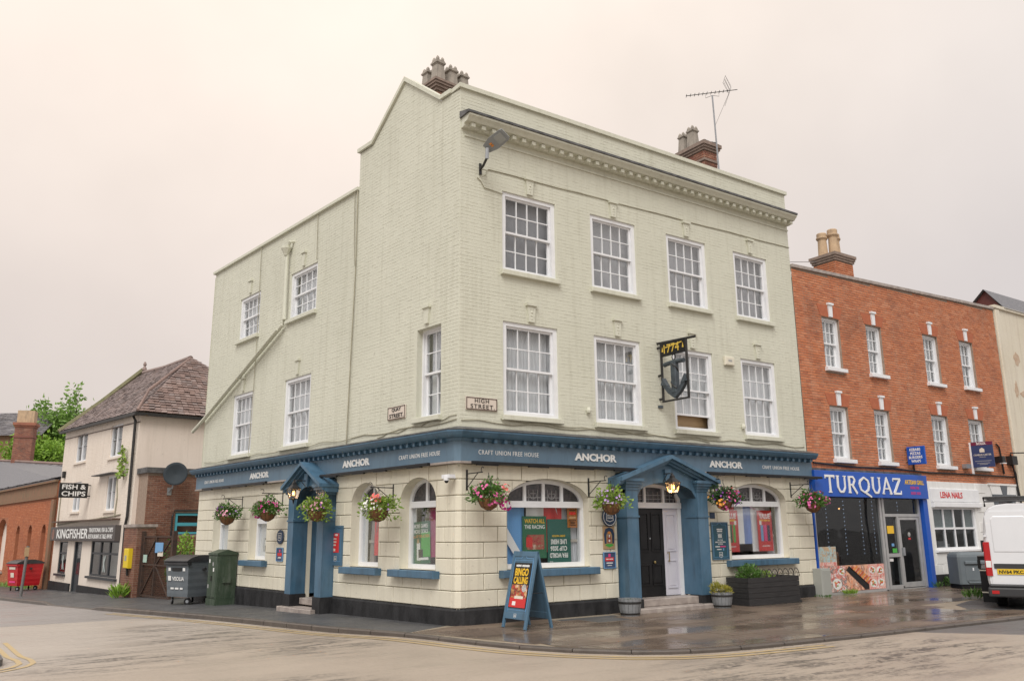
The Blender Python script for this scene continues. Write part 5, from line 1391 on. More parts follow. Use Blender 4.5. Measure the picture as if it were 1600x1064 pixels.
    # alarm box and cables
    mb = MB(); mb.box(-30.45, -30.2, -.12, 0, 4.35, 4.65); mb.build('alarm_box', M['darkcable'], b, fr)
    for pts in ([(-22.2, -.03, 4.0), (-21.9, -.03, 3.2), (-22.0, -.03, 2.4)], [(-30.6, -.03, 3.9), (-30.6, -.03, 2.2)], [(-21.3, -.03, 2.5), (-22.3, -.03, 2.45), (-30.8, -.03, 2.2)]):
        mb = MB(); mb.tube(pts, .025, 5); mb.build('cable', M['cable'], b, fr)
    sp = MB(); sp.lathe([(.10, 0), (.16, .25), (.04, .3)], 8); 
    # brick side extension
    e = thing('brick_extension', 'brown brick side extension with a lead top beside the chip shop', 'building', FL @ Vector((-19.2, 2, -.4)))
    base2 = FL @ Vector((-19.2, 2, -.4)); fe = Matrix.Translation(-base2) @ FL
    FS = fe @ Matrix.Translation((-19.0, .15, 0)) @ Matrix.Rotation(pi/2, 4, 'Z')      # wall facing the pub: local x runs away from the street
    mb = MB(); wall_panel(mb, 0, 7, -1, 3.96, [(1.10, 3.2, 1.72, 2.52)], depth=.12); mb.face([(0, 0, -1), (0, 1, -1), (0, 1, 3.96), (0, 0, 3.96)][::-1]); mb.build('side_wall', M['mortar'], e, FS)
    lay_bricks(e, [(FS, brick_positions(0.005, 3.6, -.5, 3.9, [(1.09, 3.2, 1.70, 2.60)])), (FS @ Matrix.Translation((0, 0, 0)), [])], M['darkbrick'], joint=.014, proud=(.005, .014), cap=300, wo=base2)
    mb = MB(); mb.box(-.1, 7, -.10, 1.0, 3.96, 4.16); mb.build('lead_capping', M['lead'], e, FS)
    TQ = flat('turquoise window paint', (.08, .38, .46))
    mb = MB(); mb.ring([(1.12, 1.74), (3.18, 1.74), (3.18, 2.50), (1.12, 2.50)], [(1.2, 1.82), (3.1, 1.82), (3.1, 2.42), (1.2, 2.42)], .0, .08); mb.box(1.2, 3.1, .004, .06, 2.04, 2.16); mb.box(2.0, 2.06, .008, .07, 1.82, 2.42); w = mb.build('window', TQ, e, FS)
    for za, zb in ((1.82, 2.04), (2.16, 2.42)):
        g = MB(); g.box(1.2, 3.1, .04, .046, za, zb); g.build('pane', M['glass'], w)
    g = MB(); g.box(1.0, 3.3, .3, .32, 1.6, 2.6); g.build('room_backdrop', M['darkbrick'], w)
    mb = MB(); mb.tube([(3.3, -.05, 2.62), (1.05, -.05, 2.60), (.98, -.05, 2.4), (.98, -.05, 1.6)], .03, 6); mb.build('cable', M['darkcable'], e, FS)
    # brick gate pier
    p = thing('gate_pier', 'brown brick pier with a stone cap between chip shop and gate', 'pier', FL @ Vector((-19.0, -.1, -.45)))
    bp = FL @ Vector((-19.0, -.1, -.45)); fp = Matrix.Translation(-bp) @ FL
    mb = MB(); mb.box(-19.85, -18.42, -.24, .4, -.6, 2.0); mb.build('mortar_core', M['mortar'], p, fp)
    F1 = fp @ Matrix.Translation((0, -.24, 0)); F2 = fp @ Matrix.Translation((-18.42, -.24, 0)) @ Matrix.Rotation(pi/2, 4, 'Z')
    lay_bricks(p, [(F1, brick_positions(-19.85, -18.42, -.5, 1.98, [])), (F2, brick_positions(0, .64, -.5, 1.98, []))], M['darkbrick'], joint=.014, proud=(.006, .014), cap=300, wo=bp)
    mb = MB(); mb.box(-19.9, -18.36, -.30, .45, 2.0, 2.10); mb.build('pier_cap', M['step'], p, fp)
M['mosstone'] = pm('mossy coping', (.22, .20, .12), (.14, .14, .07), 4, .9, .4, 20)
build_fish_shop()

# ------------------------------------------------------------------ old red warehouse further along, roofs and trees behind
def build_warehouse():
    base = FL @ Vector((-38, 0, -.9)); b = thing('brick_warehouse', 'low orange brick building with narrow arched recesses and a slate roof', 'building', base)
    fr = Matrix.Translation(-base) @ FL; x0, x1 = -52, -31.5
    REC = [(c-.42, c+.42, .42, 1.85) for c in (-39.0, -36.2, -33.3)] + [(-44.6, -41.9, -.2, 1.7)]
    mb = MB(); holes = [(a, c, d, e+.42 if c-a < 1 else e+1.0) for a, c, d, e in REC]; wall_panel(mb, x0, x1, -1.6, 4.3, holes, depth=.30); mb.face([(x1, 0, -1.5), (x1, 4, -1.5), (x1, 4, 5.1), (x1, 0, 4.3)]); mb.build('front_wall', M['orangewall'], b, fr)
    for i, (a, c, d, e) in enumerate(REC):
        mb = MB(); rise = .42 if c-a < 1 else 1.0; n = 10; tp = ell((a+c)/2, (c-a)/2, e, rise-.02); zt = e+rise
        for k in range(n):
            p, q = a+(c-a)*k/n, a+(c-a)*(k+1)/n; mb.prism([(p, tp(p)), (q, tp(q)), (q, zt+.001), (p, zt+.001)], -.001*(k % 2)-.001, .3)
        mb.build('arch_head', M['orangewall'], b, fr)
        mb = MB(); mb.box(a, c, .30, .34, d, zt); mb.build('blocked_opening', M['orangewall'] if i < 3 else M['fcrender'], b, fr)
        mb = MB(); mb.box(a-.1, c+.1, -.08, .3, d-.12, d-.004); mb.build('sill', M['step'], b, fr)
    cut = [(a, c, d-.12, (e+.42 if c-a < 1 else e+1.0)) for a, c, d, e in REC]
    lay_bricks(b, [(fr, brick_positions(-46, x1, -1.1, 3.45, cut, course=.08, lng=.24))], M['orangebrick'], joint=.014, proud=(.005, .012), cap=300, wo=base)
    mb = MB(); mb.box(x0, x1+.05, -.10, 0, 3.50, 3.58); mb.box(x0, x1+.05, -.14, 0, 4.24, 4.34); mb.build('string_course', M['mossbrick'], b, fr)
    mb = MB(); mb.box(x0, x1, -.02, .0, 3.58, 4.24); mb.build('parapet_band', M['mossbrick'], b, fr)
    mb = MB(); mb.slab(-31.95, -31.5, -.12, .05, -1.4, 3.4, .02); mb.build('corner_pier', M['mossbrick'], b, fr)
    RQ = [(-74, -.15, 4.40), (x1, -.15, 4.40), (x1, 4.0, 5.2), (-48.8, 4.0, 6.33), (-72, 4.0, 8.15)]; mb = MB(); mb.face([(q[0], q[1], q[2]-.06) for q in RQ]); mb.face([(x1, 4.0, 5.2), (x1, 9, 3.8), (-72, 9, 4), (-72, 4, 8.15), (-48.8, 4, 6.33)]); mb.build('roof_deck', M['slateflat'], b, fr)
    L = lambda p: tuple(fr @ Vector(p))
    roof_courses(b, 'roof_slates', M['slate'], [L((-48.8, -.15, 4.40)), L((x1, -.15, 4.40)), L((x1, 4, 5.2)), L((-48.8, 4, 6.33))], 18, .34)
    roof_courses(b, 'roof_slates', M['slate'], [L((-74, -.15, 4.40)), L((-48.8, -.15, 4.40)), L((-48.8, 4, 6.33)), L((-72, 4, 8.15))], 18, .34)
    mb = MB(); mb.tube([L((-72, 4, 8.2)), L((-48.8, 4, 6.38)), L((x1, 4, 5.25))], .12, 6); mb.build('ridge_tiles', M['tile'], b)
    mb = MB(); mb.box(-33.4, -32.2, .6, 1.6, 4.6, 5.0); mb.build('roof_vent', M['iron'], b, fr)
M['orangewall'] = pm('orange brick joints', (.36, .14, .07), (.30, .11, .055), 3, .9, .3, 40)
M['orangebrick'] = islandmat('orange brick', [(.44, .14, .055), (.50, .17, .07), (.40, .12, .05), (.54, .21, .10)], dark=(.20, .08, .05), big=(.5, .4))
M['mossbrick'] = pm('mossy brown brick', (.26, .13, .08), (.20, .14, .08), 3, .9, .3, 30, dirt=(.09, .08, .05), dirt_amt=.6)
build_warehouse()
def build_back_house():
    P = Vector((-2.8, 76.3, -1.05)); b = thing('slate_roofed_house', 'brick house with grey slate roof rising behind the low orange building', 'house', P)
    rz = -.588; fr = Matrix.Rotation(rz, 4, 'Z')
    mb = MB(); mb.box(-14, 2.0, 0, 6, 0, 11.95); mb.build('wall', M['mossbrick'], b, fr)
    L = lambda p: tuple(fr @ Vector(p))
    random.seed(6); roof_courses(b, 'roof_slates', M['slate'], [L((-14.2, -.4, 11.9)), L((2.3, -.4, 11.9)), L((2.3, 3, 14.5)), L((-14.2, 3, 14.5))], 20, .42)
    mb = MB(); mb.box(-14, 2.1, 2.9, 3.1, 11.9, 14.45); mb.build('roof_ridge_wall', M['slateflat'], b, fr)
    w = MB(); w.box(-.35, .45, -.08, .0, 9.3, 11.0); o = w.build('window', M['white'], b, fr); w = MB(); w.box(-.27, .37, -.10, -.07, 9.4, 10.9); w.build('pane', M['glass'], o)
    mb = MB(); mb.prism([(-3.2, 8.2), (-.2, 8.2), (-1.7, 10.0)], -1.6, -1.4); mb.build('dormer_gable', M['mossbrick'], b, fr)
    st = thing('chimney', 'big square brick chimney with a pale cap in front of the trees', 'chimney', Vector((-3.13, 64.14, -1.05)))
    rr = -.30
    mb = MB(); mb.box(-.70, .70, -.68, .68, 0, 7); mb.build('lower_stack', M['mossbrick'], st, Matrix.Rotation(rr, 4, 'Z'))
    stack_bricks(st, 0, 0, 1.36, 1.2, 7, 11.7, rr, M['stackbrick'], 0)
    corbels(st, 0, 0, 1.36, 1.2, [(10.5, 10.65, .06), (11.35, 11.5, .06), (11.5, 11.72, .14)], rr, M['stackbrick'])
    mb = MB(); mb.box(-.62, .62, -.5, .5, 11.7, 12.72); mb.build('chimney_cap', M['pot'], st, Matrix.Rotation(rr, 4, 'Z'))
build_back_house()
# ------------------------------------------------------------------ plants
def leafmat(name, cols):
    k = N(name); r = k.n('ValToRGB'); e = r.color_ramp.elements
    for i, c in enumerate(cols):
        p = i/max(1, len(cols)-1); el = e[0] if i == 0 else (e[len(e)-1] if i == len(cols)-1 else e.new(p)); el.position = p; el.color = c4(c)
    k.l(k.island(), r.inputs[0]); k.base(r.outputs[0]); k.setr(.55)
    k.p.inputs['Subsurface Weight'].default_value = 0
    tr = k.n('BsdfTranslucent'); k.l(r.outputs[0], tr.inputs[0]); m = k.n('MixShader'); m.inputs[0].default_value = .25
    k.l(k.p.outputs[0], m.inputs[1]); k.l(tr.outputs[0], m.inputs[2]); k.l(m.outputs[0], k.out.inputs[0]); return k.mat
M['leaf'] = leafmat('green leaves', [(.05, .12, .02), (.09, .20, .03), (.13, .26, .05), (.04, .10, .02)])
M['lime'] = leafmat('lime leaves', [(.20, .34, .04), (.30, .42, .07), (.14, .26, .03), (.36, .46, .12)])
M['darkleaf'] = leafmat('dark leaves', [(.025, .07, .02), (.04, .10, .03), (.06, .13, .04)])
M['treeleaf'] = leafmat('fresh tree leaves', [(.20, .36, .035), (.27, .44, .05), (.15, .28, .03), (.33, .49, .09)])
M['treeleaf2'] = leafmat('mid green tree leaves', [(.15, .28, .05), (.20, .35, .07), (.26, .41, .11)])
M['goldleaf'] = leafmat('golden leaves', [(.50, .42, .08), (.38, .34, .05), (.30, .36, .07), (.55, .48, .16)])
M['coir'] = pm('brown coir basket', (.16, .075, .035), (.24, .12, .05), 18, .95, .5, 60)
PET = {n: flat('petal '+n, c, .6) for n, c in dict(pink=(.75, .16, .40), pale=(.80, .42, .52), magenta=(.52, .03, .25), purple=(.26, .07, .38), white=(.80, .78, .76), coral=(.80, .20, .18), red=(.60, .03, .05), lilac=(.50, .33, .62), burgundy=(.16, .015, .03), orange=(.75, .35, .05)).items()}
def rdir():
    while True:
        v = Vector((random.uniform(-1, 1), random.uniform(-1, 1), random.uniform(-1, 1)))
        if .05 < v.length < 1: return v.normalized()
def leaf(mb, p, d, L, W, mi=0):
    d = d.normalized(); a = rdir(); s = d.cross(a); s = s.normalized()*W/2 if s.length > .01 else Vector((W/2, 0, 0)); up = s.cross(d).normalized()*W*.18
    m = p + d*L*.5
    b = len(mb.v); mb.v += [tuple(p), tuple(m+s+up), tuple(p+d*L), tuple(m-s+up)]
    mb.f += [(b, b+1, b+2), (b, b+2, b+3)]; mb.m += [mi, mi]
def flower(mb, p, d, r, mi=0):
    d = d.normalized(); a = d.cross(Vector((.3, .2, .9))).normalized(); c = d.cross(a); b = len(mb.v)
    mb.v.append(tuple(p - d*r*.35)); n = 10
    for k in range(n):
        rr = r*(1 if k % 2 == 0 else .72); t = 2*pi*k/n; mb.v.append(tuple(p + (a*cos(t)+c*sin(t))*rr + d*r*.1*(k % 2)))
    for k in range(n): mb.f.append((b, b+1+k, b+1+(k+1) % n)); mb.m.append(mi)
def basket(fr, x, z, out, label, leaves, blooms, seed, w=.37, hgt=.27, trail=.10, spots=()):
    random.seed(seed); t = thing('hanging_basket', label, 'hanging basket', (x, -out, z), 0, 'flower baskets hanging along the pub front', fr)
    mb = MB(); mb.lathe([(.0001, -.20), (.08, -.185), (.15, -.13), (.195, -.05), (.21, .02), (.20, .035), (.0001, .02)], 18); mb.build('bowl', M['coir'], t)
    wr = MB()
    for k in range(9):
        a = 2*pi*k/9; wr.tube([(.213*cos(a), .213*sin(a), .02), (.198*cos(a), .198*sin(a), -.06), (.155*cos(a), .155*sin(a), -.135), (.03*cos(a), .03*sin(a), -.203)], .0045, 4)
    wr.build('wire_frame', M['iron'], t)
    ch = MB()
    for k in range(3): a = 2*pi*k/3+.4; ch.tube([(.2*cos(a), .2*sin(a), .03), (0, 0, .46)], .005, 4)
    ch.tube([(0, 0, .45), (0, 0, .52)], .007, 5); ch.build('chain', M['iron'], t)
    mb = MB()
    for i in range(900):
        d = rdir(); d.z = abs(d.z)*1.0 - (.35 if random.random() < .45 else 0); d.normalize()
        rr = random.uniform(.45, 1.05)*(1+.25*sin(d.x*5+seed)+.2*sin(d.y*6+2*seed))
        p = Vector((d.x*w*rr, d.y*w*.85*rr, .06+d.z*hgt*rr))
        if d.z < 0: p = Vector((d.x*w*rr*1.0, d.y*w*.9*rr, .06 - random.uniform(0, trail)))
        leaf(mb, p, (d+rdir()*.8), random.uniform(.05, .10), random.uniform(.028, .055))
    tag(mb.build('foliage', M[leaves], t), kind='stuff')
    fm = [PET[b] for b in blooms]; fb = MB()
    for i in range(45):
        d = rdir(); d.z = abs(d.z)*.9-.15; d.normalize()
        k = int((math.atan2(d.y, d.x)/(2*pi)+.5+random.uniform(-.12, .12))*len(blooms)) % len(blooms)
        rr = random.uniform(.85, 1.12); p = Vector((d.x*w*rr, d.y*w*.85*rr, .08+d.z*hgt*rr)); flower(fb, p, d+rdir()*.4, random.uniform(.022, .036), k)
    for (dx, dz, n, rad, ci) in spots:
        for i in range(n):
            d = rdir(); p = Vector((dx, -.18, dz)) + d*rad; flower(fb, p, d+Vector((0, -.6, .2)), random.uniform(.028, .042), ci)
    tag(fb.build('flowers', fm, t), kind='stuff')
    return t
def bracket(fr, x, z, out, sgn=1):
    mb = MB(); mb.box(x-.02, x+.02, -.035, -.026, z-.16, z+.24)
    mb.tube([(x, -.03, z+.16), (x, -out-.06, z+.16)], .012, 6); mb.tube([(x, -.03, z-.12), (x, -out*.8, z+.155)], .009, 6)
    pts = [(x, -out-.06+.05*sin(a)*1.0, z+.16+.05-.05*cos(a)) for a in [k*.6 for k in range(8)]]; mb.tube(pts, .008, 5)
    tag(mb.build('basket_bracket', M['iron'], pub, fr))
BK = [(FR, .36, 2.34, .55, 'pink and magenta flower basket above the swing board at the corner', 'leaf', ['pink', 'pale', 'magenta', 'coral', 'pale'], 1, dict(spots=((.28, -.08, 26, .12, 2), (-.02, .02, 18, .14, 0), (.3, .22, 10, .08, 3)))),
      (FR, 3.46, 2.26, .55, 'lime green trailing basket with almost no flowers left of the main door', 'lime', ['lilac', 'lilac', 'purple'], 2, dict()),
      (FR, 6.98, 2.38, .55, 'crowded purple, red and pink basket right of the main door', 'darkleaf', ['purple', 'magenta', 'red', 'pink', 'lilac', 'orange'], 3, dict(spots=((.1, .1, 20, .2, 0), (-.3, -.05, 10, .1, 5), (.25, .15, 14, .1, 2), (-.1, .0, 22, .2, 3)))),
      (FR, 10.33, 2.34, .55, 'pink and dark burgundy basket beside the blue shop sign', 'leaf', ['pink', 'burgundy', 'pale', 'pink'], 4, dict(spots=((.32, .1, 20, .1, 0), (0, .26, 16, .12, 1), (-.28, 0, 14, .1, 0)))),
      (FL, -2.02, 2.16, .55, 'white and lime basket topped with a coral red geranium by the green football poster', 'lime', ['white', 'white', 'lilac', 'coral'], 5, dict(trail=.22, spots=((.16, .26, 34, .11, 3), (-.22, .1, 16, .12, 0)))),
      (FL, -4.68, 2.20, .55, 'pale trailing basket with lilac flowers in front of the side door', 'lime', ['lilac', 'pale', 'purple', 'pink'], 6, dict(trail=.24)),
      (FL, -7.29, 2.24, .55, 'dark green basket with magenta blooms left of the side door', 'leaf', ['magenta', 'pink', 'burgundy'], 7, dict(spots=((-.26, -.02, 18, .1, 0),))),
      (FL, -9.82, 2.18, .55, 'purple and pink basket nearest the green street cabinet', 'leaf', ['purple', 'pale', 'lilac', 'pink'], 8, dict(spots=((.24, .12, 14, .1, 1), (0, .22, 12, .12, 0))))]
for q in BK:
    basket(*q[:8], **q[8])
    bracket(q[0], q[1]-(.18 if q[0] is FR else .25), q[2]+.52-.16, q[3])

# ------------------------------------------------------------------ wall lights
def trough(fr, x0, x1, arms, label, name='sign_light'):
    t = thing(name, label, 'sign light', (x0, -.36, 3.06), 0, 'slim sign lights under the fascia', fr)
    w = x1-x0; mb = MB(); mb.slab(0, w, -.035, .035, -.03, .03, .008); mb.build('trough', M['black'], t)
    for a in arms:
        q = MB(); q.tube([(a-x0, .0, .02), (a-x0, .36, .06)], .012, 6); q.build('arm', M['iron'], t)
        q = MB(); q.box(a-x0-.25, a-x0+.25, -.028, .028, -.052, -.03); q.build('lamp_housing', M['black'], t)
trough(FR, .10, 4.50, (.45, 1.7, 2.9, 4.0), 'long black sign light over the big arched window')
trough(FR, 6.68, 11.06, (7.0, 8.3, 9.1, 10.6), 'long black sign light right of the main door running to the blue shop')
trough(FL, -4.93, -.50, (-4.4, -3.2, -2.3, -1.0), 'long black sign light on the side street near the corner')
trough(FL, -12.26, -7.88, (-11.8, -10.5, -9.4, -8.3), 'long black sign light above the two narrow side windows')
def lantern(fr, x, y, z, label):
    t = thing('wall_lantern', label, 'lantern', (x, y, z), 0, None, fr)
    I = M['iron']; s0, s1, h = .075, .125, .24
    mb = MB()
    for sx, sy in ((1, 1), (1, -1), (-1, -1), (-1, 1)): mb.tube([(sx*s0, sy*s0, 0), (sx*s1, sy*s1, h)], .009, 5)
    for s_, z_ in ((s0, 0), (s1, h)):
        mb.tube([(s_, s_, z_), (s_, -s_, z_), (-s_, -s_, z_), (-s_, s_, z_), (s_, s_, z_)], .010, 5)
    mb.build('cage', I, t)
    mb = MB()
    for k in range(4):
        a = k*pi/2; c, s = cos(a), sin(a); R = lambda p: (p[0]*c-p[1]*s, p[0]*s+p[1]*c, p[2])
        mb.face([R((s0, -s0, 0)), R((s0, s0, 0)), R((s1, s1, h)), R((s1, -s1, h))])
    mb.build('glass', M['lampglass'], t)
    mb = MB(); b = len(mb.v); mb.lathe([(.185, 0), (.12, .05), (.06, .10), (.055, .14), (.03, .17), (.012, .2), (.0001, .25)], 4); mb.xf(Matrix.Translation((0, 0, h)) @ Matrix.Rotation(pi/4, 4, 'Z')); mb.build('roof', I, t)
    mb = MB(); mb.lathe([(.0001, -.14), (.014, -.10), (.03, -.03), (.11, .0)], 4); mb.xf(Matrix.Rotation(pi/4, 4, 'Z')); mb.build('base', I, t)
    mb = MB()
    for dx in (-.03, .03): mb.lathe([(.0001, 0), (.016, .02), (.02, .06), (.012, .1), (.0001, .13)], 8, (dx, 0, .07))
    mb.build('bulb', M['bulb'], t)
    mb = MB(); mb.tube([(0, 0, h+.14), (0, .05, h+.20), (-.0, -y*.9-.30, h+.20)], .014, 6); mb.tube([(0, -y-.32, h+.02), (0, -y*.55-.18, h+.19)], .010, 5); mb.build('bracket_arm', I, t)
    pl = bpy.data.lights.new('lantern_light', 'POINT'); pl.energy = 3; pl.color = (1, .62, .30); pl.shadow_soft_size = .05
    o = bpy.data.objects.new('lantern_light', pl); COL.objects.link(o); o.parent = t; o.location = (0, -.03, .13)
M['lampglass'] = glassmat('lantern glass', (.98, .93, .85), .08)
lantern(FR, 5.24, -.62, 2.55, 'lit black lantern hanging in front of the main door pediment')
lantern(FL, -5.67, -.66, 2.55, 'lit black lantern hanging in front of the side door pediment')
def street_light():
    t = thing('street_light', 'grey wall mounted street light high on the corner of the pub', 'street light', (.50, 0, 9.42)); t.scale = (.9, .95, .9)
    mb = MB(); mb.box(-.03, .03, -.04, -.008, -.13, .16); mb.build('wall_plate', M['iron'], t)
    e = Vector((-.62-.50, -1.30, 9.10-9.42)); e = Vector((-.18, -.72, .16)); 
    mb = MB(); mb.tube([(0, -.04, .02), (-.02, -.18, .04), (-.08, -.42, .12)], .032, 8); mb.build('arm', M['iron'], t)
    mb = MB(); mb.tube([(-.08, -.42, .10), (-.085, -.45, .36)], .045, 10); mb.build('spigot', M['galv'], t)
    hd = MB(); prof = [(-.12, 0), (.12, 0), (.18, .22), (.17, .54), (.14, .61), (-.14, .61), (-.17, .54), (-.18, .22)]
    n = len(prof); hd.v = [(x, -y, .03) for x, y in prof] + [(x*.9, -y*.96-.01, .10) for x, y in prof]
    hd.f = [tuple(range(n)), tuple(range(2*n-1, n-1, -1))] + [(i, n+i, n+(i+1) % n, (i+1) % n) for i in range(n)]; hd.m = [0]*len(hd.f)
    ax = Vector((.30, -.86, .36)).normalized(); nv = Vector((-.42, -.34, -.84)); nv = (nv - ax*nv.dot(ax)).normalized()
    Yv, Zv = -ax, -nv; Xv = Yv.cross(Zv); R = Matrix((Xv, Yv, Zv)).transposed().to_4x4(); R.translation = Vector((-.085, -.40, .34))
    h = hd.build('lamp_head', flat('grey lamp casting', (.27, .29, .30)), t, R)
    g = MB(); g.box(-.12, .12, -.53, -.32, .012, .029); g.build('lens', flat('lamp lens', (.34, .36, .35), .2), h)
    g = MB(); g.box(-.055, -.01, -.20, -.14, .018, .029); g.box(.005, .05, -.20, -.14, .018, .029); g.build('rating_label', F_ORANGE, h)
    mb = MB(); mb.tube([(0, -.05, .0), (.06, -.2, -.08), (.07, -.16, -.16), (.03, -.04, -.2), (0, -.03, -.12)], .008, 5); mb.build('loose_cable', M['cable'], t)
street_light()

# ------------------------------------------------------------------ signs on the pub
def plate(name, label, cat, fr, x, z, w, h, mat, y=-.045, th=.018, frame=None, group=None, bevel=.006):
    t = thing(name, label, cat, (x, y, z), 0, group, fr)
    mb = MB(); mb.slab(-w/2, w/2, 0, th, -h/2, h/2, bevel); mb.build('board', mat, t)
    if frame:
        mb = MB(); f = frame[1]; mb.ring([(-w/2, -h/2), (w/2, -h/2), (w/2, h/2), (-w/2, h/2)], [(-w/2+f, -h/2+f), (w/2-f, -h/2+f), (w/2-f, h/2-f), (-w/2+f, h/2-f)], -.014, .004); mb.build('frame', frame[0], t)
    return t
def printed(t, items, y=-.002):
    """flat print: text rows ('text', x, z, w, h, mat) or blocks (None, x, z, w, h, mat)"""
    for i, (s, x, z, w, h, m) in enumerate(items):
        if s and s[0] == '~':                    # print too small to read in the photograph: short broken strokes, words as given by the digits
            ns = [int(q) for q in s[1:]]; tot = sum(ns)+.7*(len(ns)-1); p = x-w/2; u = w/tot; mb = MB()
            for n in ns:
                for q in range(n):
                    hh = h*(.82+.18*((q*7+n*3) % 3)/2); mb.box(p+u*.08, p+u*.86, -.0015, .003, -hh/2, hh/2); p += u
                p += u*.7
            tag(mb.build('small_print', m, t, None, (0, y, z)), kind='stuff')
        elif s: lettering(s, w, h, m, t, (x, y-.0015, z), None, .0015, .02)
        else:
            mb = MB(); mb.box(-w/2, w/2, -.0012-.0004*(i % 4), .004, -h/2, h/2); mb.build('printed_panel', m, t, None, (x, y, z))
def board_line(t, w, h, y, m, zc=0):
    mb = MB(); a, b, d = w/2, h/2, .006
    mb.box(-a, a, y, y+.003, zc-b, zc-b+d); mb.box(-a, -a+d, y, y+.003, zc-b+d, zc+b); mb.box(a-d, a, y, y+.003, zc-b+d, zc+b); mb.box(-a+d, -.08, y, y+.003, zc+b-d, zc+b); mb.box(.08, a-d, y, y+.003, zc+b-d, zc+b)
    P = [(.08*cos(q), zc+b-.004+.035*sin(q)) for q in [pi*k/8 for k in range(9)]]
    for p, q in zip(P, P[1:]): prism_bar(mb, q, p, .008, y, y+.003)
    mb.build('border_line', m, t)
def emblem(t, x, z, s, m, y=-.004):
    """small shield emblem with the two words of the pub group"""
    mb = MB(); o = [(-.5, .5), (.5, .5), (.44, .1), (.5, -.35), (0, -.5), (-.5, -.35), (-.44, .1)]
    i = [(a*.88, b*.88) for a, b in o]; mb.ring([(x+a*s, z+b*s) for a, b in o][::-1], [(x+a*s, z+b*s) for a, b in i][::-1], y, y+.003); mb.build('shield_outline', m, t)
    lettering('CRAFT', s*.70, s*.17, m, t, (x, y, z+s*.16), None, .0015, .02); lettering('UNION', s*.70, s*.17, m, t, (x, y, z-.10*s), None, .0015, .02)
NAVYF = (M['blue'], .03)
t = plate('street_sign', 'white HIGH STREET name plate just right of the corner', 'street sign', FR, .53, 4.28, .76, .27, flat('old enamel cream', (.66, .58, .50)), y=-.03)
for z in (.07, -.055): pass
lettering('HIGH', .34, .085, F_BLACK, t, (0, -.002, .062), None, .006, .0, gap=1.15); lettering('STREET.', .58, .085, F_BLACK, t, (.02, -.002, -.055), None, .006, .0, gap=1.15)
mb = MB(); mb.ring([(-.37, -.125), (.37, -.125), (.37, .125), (-.37, .125)], [(-.355, -.11), (.355, -.11), (.355, .11), (-.355, .11)], -.008, .004); mb.build('border', flat('rusty black enamel', (.06, .03, .02)), t)
t = plate('street_sign', 'white QUAY STREET name plate left of the corner', 'street sign', FL, -2.22, 4.31, .70, .30, flat('old enamel cream 2', (.66, .58, .50)), y=-.03)
lettering('QUAY', .36, .09, F_BLACK, t, (0, -.002, .066), None, .006, .012); lettering('STREET.', .56, .09, F_BLACK, t, (.01, -.002, -.06), None, .006, .012)
mb = MB(); mb.ring([(-.34, -.14), (.34, -.14), (.34, .14), (-.34, .14)], [(-.325, -.125), (.325, -.125), (.325, .125), (-.325, .125)], -.008, .004); mb.build('border', flat('rusty black enamel 2', (.06, .03, .02)), t)
# menu board right of the main door
t = plate('menu_board', 'tall teal notice board with white text right of the main door', 'notice board', FR, 7.315, 1.475, .58, .88, F_TEAL, frame=NAVYF)
printed(t, [('~7', 0, .27, .20, .035, F_WHITE), ('~6', 0, .225, .18, .035, F_WHITE), (None, 0, .18, .2, .004, F_WHITE), ('~5', 0, .14, .14, .035, F_WHITE), ('~5', 0, .095, .14, .035, F_WHITE), (None, 0, .05, .2, .004, F_WHITE), ('ALL THE', 0, .015, .18, .03, F_WHITE), ('GREAT SPORTING', 0, -.03, .36, .03, F_WHITE), ('ACTION', 0, -.075, .17, .03, F_WHITE), ('~5', -.10, -.135, .16, .026, F_WHITE), ('~7', .09, -.135, .20, .032, F_PINK), ('~5', -.05, -.20, .16, .024, F_WHITE), (None, .1, -.20, .04, .05, F_SKY)])
emblem(t, 0, -.33, .13, F_WHITE); board_line(t, .48, .76, -.004, F_SKY)
t = plate('door_plaque', 'small square slate grey plaque above the notice board right of the main door', 'plaque', FR, 7.11, 2.07, .17, .14, F_NAVY)
# round plaque, hop picture, award plaque
t = thing('round_plaque', 'round navy plaque with a white shield under the lime green basket', 'plaque', (3.82, -.05, 2.03), 0, None, FR)
mb = MB(); mb.lathe([(.205, 0), (.205, .014), (.19, .02), (.0001, .02)], 28); mb.xf(Matrix.Rotation(pi/2, 4, 'X')); mb.build('disc', F_NAVY, t)
mb = MB(); n = 28; mb.ring([(.185*cos(2*pi*k/n), .185*sin(2*pi*k/n)) for k in range(n)], [(.172*cos(2*pi*k/n), .172*sin(2*pi*k/n)) for k in range(n)], -.024, -.019); mb.build('rim_line', F_WHITE, t)
emblem(t, 0, 0, .21, F_WHITE, -.024)
t = plate('painted_plaque', 'tan plaque painted with a dark blue horseshoe arch left of the main door', 'plaque', FR, 3.805, 1.585, .33, .49, F_TAN, bevel=.01)
mb = MB(); mb.ring([(-.13, -.12), (.13, -.12), (.145, .08), (.10, .19), (0, .225), (-.10, .19), (-.145, .08)], [(-.085, -.12), (.085, -.12), (.085, .06), (.055, .12), (0, .145), (-.055, .12), (-.085, .06)], -.008, .004); mb.build('painted_arch', F_NAVY, t)
mb = MB(); mb.prism([(-.055, -.10), (.055, -.10), (.045, .03), (0, .09), (-.045, .03)], -.006, .004); mb.build('painted_figure', flat('rust red paint', (.33, .06, .03)), t)
mb = MB(); mb.prism([(-.12, -.16), (0, -.20), (.12, -.16), (.08, -.13), (-.08, -.13)], -.005, .004); mb.build('painted_ground', F_LGREEN, t)
printed(t, [(None, 0, .04, .035, .06, F_WHITE), (None, 0, -.06, .045, .05, F_WHITE), (None, 0, .11, .07, .05, F_ORANGE)], -.006)
